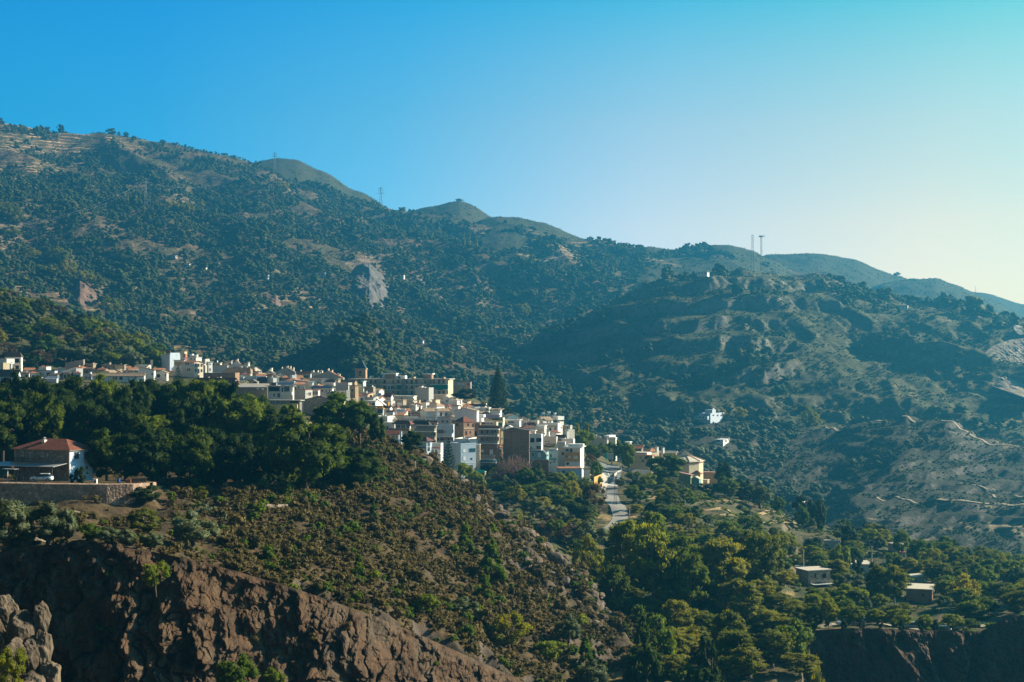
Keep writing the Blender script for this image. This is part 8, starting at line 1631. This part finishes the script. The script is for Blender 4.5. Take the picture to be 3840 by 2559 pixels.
# loose rocks on the shoulder of the knoll
rg = np.random.default_rng(77); bould = [mesh_np('boulder', *boulder_arrays((0, 0, 0), (1, 1, 0.75), 40+i, ICO3, 0.3), [rock_mat('shoulder_rock', (0.075, 0.060, 0.046), (0.13, 0.10, 0.078), (0.20, 0.16, 0.12), 2.0)] if i == 0 else [MATS['shoulder_rock']]) for i in range(4)]
n = 0
while n < 170:
    u = rg.uniform(1500, 2330); D = rg.uniform(258, 375); z_ = float(K_.zat(u, D)); v = CV-z_/D*F
    crest = float(np.min(CV-K_.Z[int(round((u-K_.u[0])/(K_.u[1]-K_.u[0])))]/K_.D*F))
    if v-crest > (60 if u < 1900 else 160)*rg.uniform(0.2, 1): continue
    s_ = rg.uniform(0.6, 2.5); o = link('boulder', bould[n % 4], None, (uc(u)*D, D, z_)); o.scale = (s_*rg.uniform(0.8, 1.4), s_, s_*rg.uniform(0.6, 1.2)); o.rotation_euler = (rg.uniform(-.4, .4), rg.uniform(-.4, .4), rg.uniform(0, 6))
    tag(o, 'grey-brown boulder on the rocky right shoulder of the knoll', 'rock', 'boulders on the rocky shoulder'); n += 1
kks = [-200, 0, 300, 620, 800, 1100, 1390, 1550, 1800, 1960, 2120]; kkd = [189, 190, 190, 190, 192, 198, 205, 212, 222, 230, 236]
rim_me = [mesh_np('rim_boulder', *boulder_arrays((0, 0, 0), (1, 0.9, 0.7), 60+i, ICO3, 0.35), [m_rock]) for i in range(4)]
for i in range(95):
    u = float(rg.uniform(-60, 2080)); D = float(np.interp(u, kks, kkd))-float(rg.uniform(0.2, 1.4)); s_ = float(rg.uniform(0.35, 1.3)); z_ = float(K_.zat(u, D+1.8))-s_*rg.uniform(0.2, 0.7)
    o = link('boulder', rim_me[i % 4], None, (uc(u)*D, D, z_)); o.scale = (s_*rg.uniform(0.8, 1.8), s_, s_*rg.uniform(0.6, 1.1)); o.rotation_euler = (rg.uniform(-.4, .4), rg.uniform(-.4, .4), rg.uniform(0, 6))
    tag(o, 'brown rock block lodged at the rim of the cliff', 'rock', 'rock blocks along the cliff rim')
# low ruined bank on the shelf
wall_strip('stone_bank', 'low crumbling stone bank with pale rubble on the shelf', 'wall', [(850, 1900, 1935, 252), (900, 1893, 1935, 253), (1000, 1893, 1930, 256), (1075, 1895, 1925, 260)], 255, 1.5, rubble('bank_stone', (0.20, 0.16, 0.12), (0.30, 0.24, 0.19), (0.14, 0.11, 0.08), 1.6))
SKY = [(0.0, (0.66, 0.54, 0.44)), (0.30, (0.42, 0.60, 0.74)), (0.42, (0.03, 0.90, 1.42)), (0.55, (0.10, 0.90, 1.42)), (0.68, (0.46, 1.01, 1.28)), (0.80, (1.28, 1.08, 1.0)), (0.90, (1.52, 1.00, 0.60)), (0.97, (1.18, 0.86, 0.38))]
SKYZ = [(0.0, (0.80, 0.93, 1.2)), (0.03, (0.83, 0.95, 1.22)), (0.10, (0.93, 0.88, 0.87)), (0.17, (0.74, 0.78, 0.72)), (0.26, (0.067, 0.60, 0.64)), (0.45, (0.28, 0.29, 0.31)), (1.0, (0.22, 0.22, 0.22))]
# ------------------------------------------------------------------ light, sky, haze, camera
w = bpy.data.worlds.new('World'); scene.world = w; w.use_nodes = True
nt = w.node_tree; nt.nodes.clear()
wo = nt.nodes.new('ShaderNodeOutputWorld'); bg = nt.nodes.new('ShaderNodeBackground')
sky = nt.nodes.new('ShaderNodeTexSky'); sky.sky_type = 'NISHITA'; sky.sun_disc = False
sky.sun_elevation = SUN_EL; sky.sun_rotation = SUN_AZ; sky.altitude = 600
sky.air_density = 1.0; sky.dust_density = 1.6; sky.ozone_density = 2.0
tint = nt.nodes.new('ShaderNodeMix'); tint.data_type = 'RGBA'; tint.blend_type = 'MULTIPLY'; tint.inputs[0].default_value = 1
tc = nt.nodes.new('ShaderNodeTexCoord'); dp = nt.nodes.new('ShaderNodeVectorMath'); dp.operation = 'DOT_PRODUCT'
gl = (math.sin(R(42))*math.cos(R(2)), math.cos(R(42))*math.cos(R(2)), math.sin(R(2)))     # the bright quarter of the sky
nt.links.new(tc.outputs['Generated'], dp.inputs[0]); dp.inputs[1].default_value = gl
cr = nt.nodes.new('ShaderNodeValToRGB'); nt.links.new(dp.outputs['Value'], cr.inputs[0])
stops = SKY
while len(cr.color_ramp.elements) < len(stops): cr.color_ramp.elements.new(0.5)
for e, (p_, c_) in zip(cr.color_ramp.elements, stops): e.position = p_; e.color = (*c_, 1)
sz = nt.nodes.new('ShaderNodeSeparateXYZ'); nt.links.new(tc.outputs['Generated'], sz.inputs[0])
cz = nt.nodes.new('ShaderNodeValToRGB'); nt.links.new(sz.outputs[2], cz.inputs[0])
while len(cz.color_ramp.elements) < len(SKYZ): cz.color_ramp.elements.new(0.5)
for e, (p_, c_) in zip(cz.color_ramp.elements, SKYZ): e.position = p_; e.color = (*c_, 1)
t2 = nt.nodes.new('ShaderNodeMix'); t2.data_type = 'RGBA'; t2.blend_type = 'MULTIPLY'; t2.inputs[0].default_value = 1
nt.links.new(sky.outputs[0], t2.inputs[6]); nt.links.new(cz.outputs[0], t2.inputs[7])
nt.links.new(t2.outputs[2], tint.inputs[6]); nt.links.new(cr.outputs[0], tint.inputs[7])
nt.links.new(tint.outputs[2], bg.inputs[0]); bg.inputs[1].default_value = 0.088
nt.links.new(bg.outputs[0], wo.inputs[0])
sd = bpy.data.lights.new('sun', 'SUN'); sd.energy = 5.0; sd.angle = R(0.55); sd.color = (1.0, 0.87, 0.64)
so = bpy.data.objects.new('sun', sd); COL.objects.link(so)
dirv = Vector((math.sin(SUN_AZ)*math.cos(SUN_EL), math.cos(SUN_AZ)*math.cos(SUN_EL), math.sin(SUN_EL)))
so.rotation_euler = dirv.to_track_quat('Z', 'Y').to_euler(); so.location = dirv*500
# the air between the camera and the hills
hz = MB(); hz.box(-2900, 3300, -560, 3450, -170, 640)
t = NT('haze_air'); pv = t.n('ShaderNodeVolumePrincipled'); pv.inputs['Color'].default_value = (0.06, 0.45, 0.84, 1)
pv.inputs['Density'].default_value = 0.00024; pv.inputs['Anisotropy'].default_value = 0.6
t.l(pv.outputs[0], t.out.inputs['Volume'])
ho = hz.build('haze', t.m); ho['kind'] = 'stuff'
cam = bpy.data.cameras.new('camera'); co = bpy.data.objects.new('camera', cam); COL.objects.link(co)
co.location = (0, 0, 0); co.rotation_euler = (R(90), 0, 0); cam.sensor_width = 36; cam.lens = 36*F/3840
cam.shift_y = (CV-1279.5)/3840; cam.clip_start = 1; cam.clip_end = 9000
scene.camera = co
scene.view_settings.view_transform = 'Standard'; scene.view_settings.look = 'None'
scene.view_settings.exposure = 1.55; scene.view_settings.gamma = 1
scene.cycles.max_bounces = 5; scene.cycles.diffuse_bounces = 3; scene.cycles.transmission_bounces = 3; scene.cycles.volume_bounces = 0; scene.cycles.transparent_max_bounces = 4
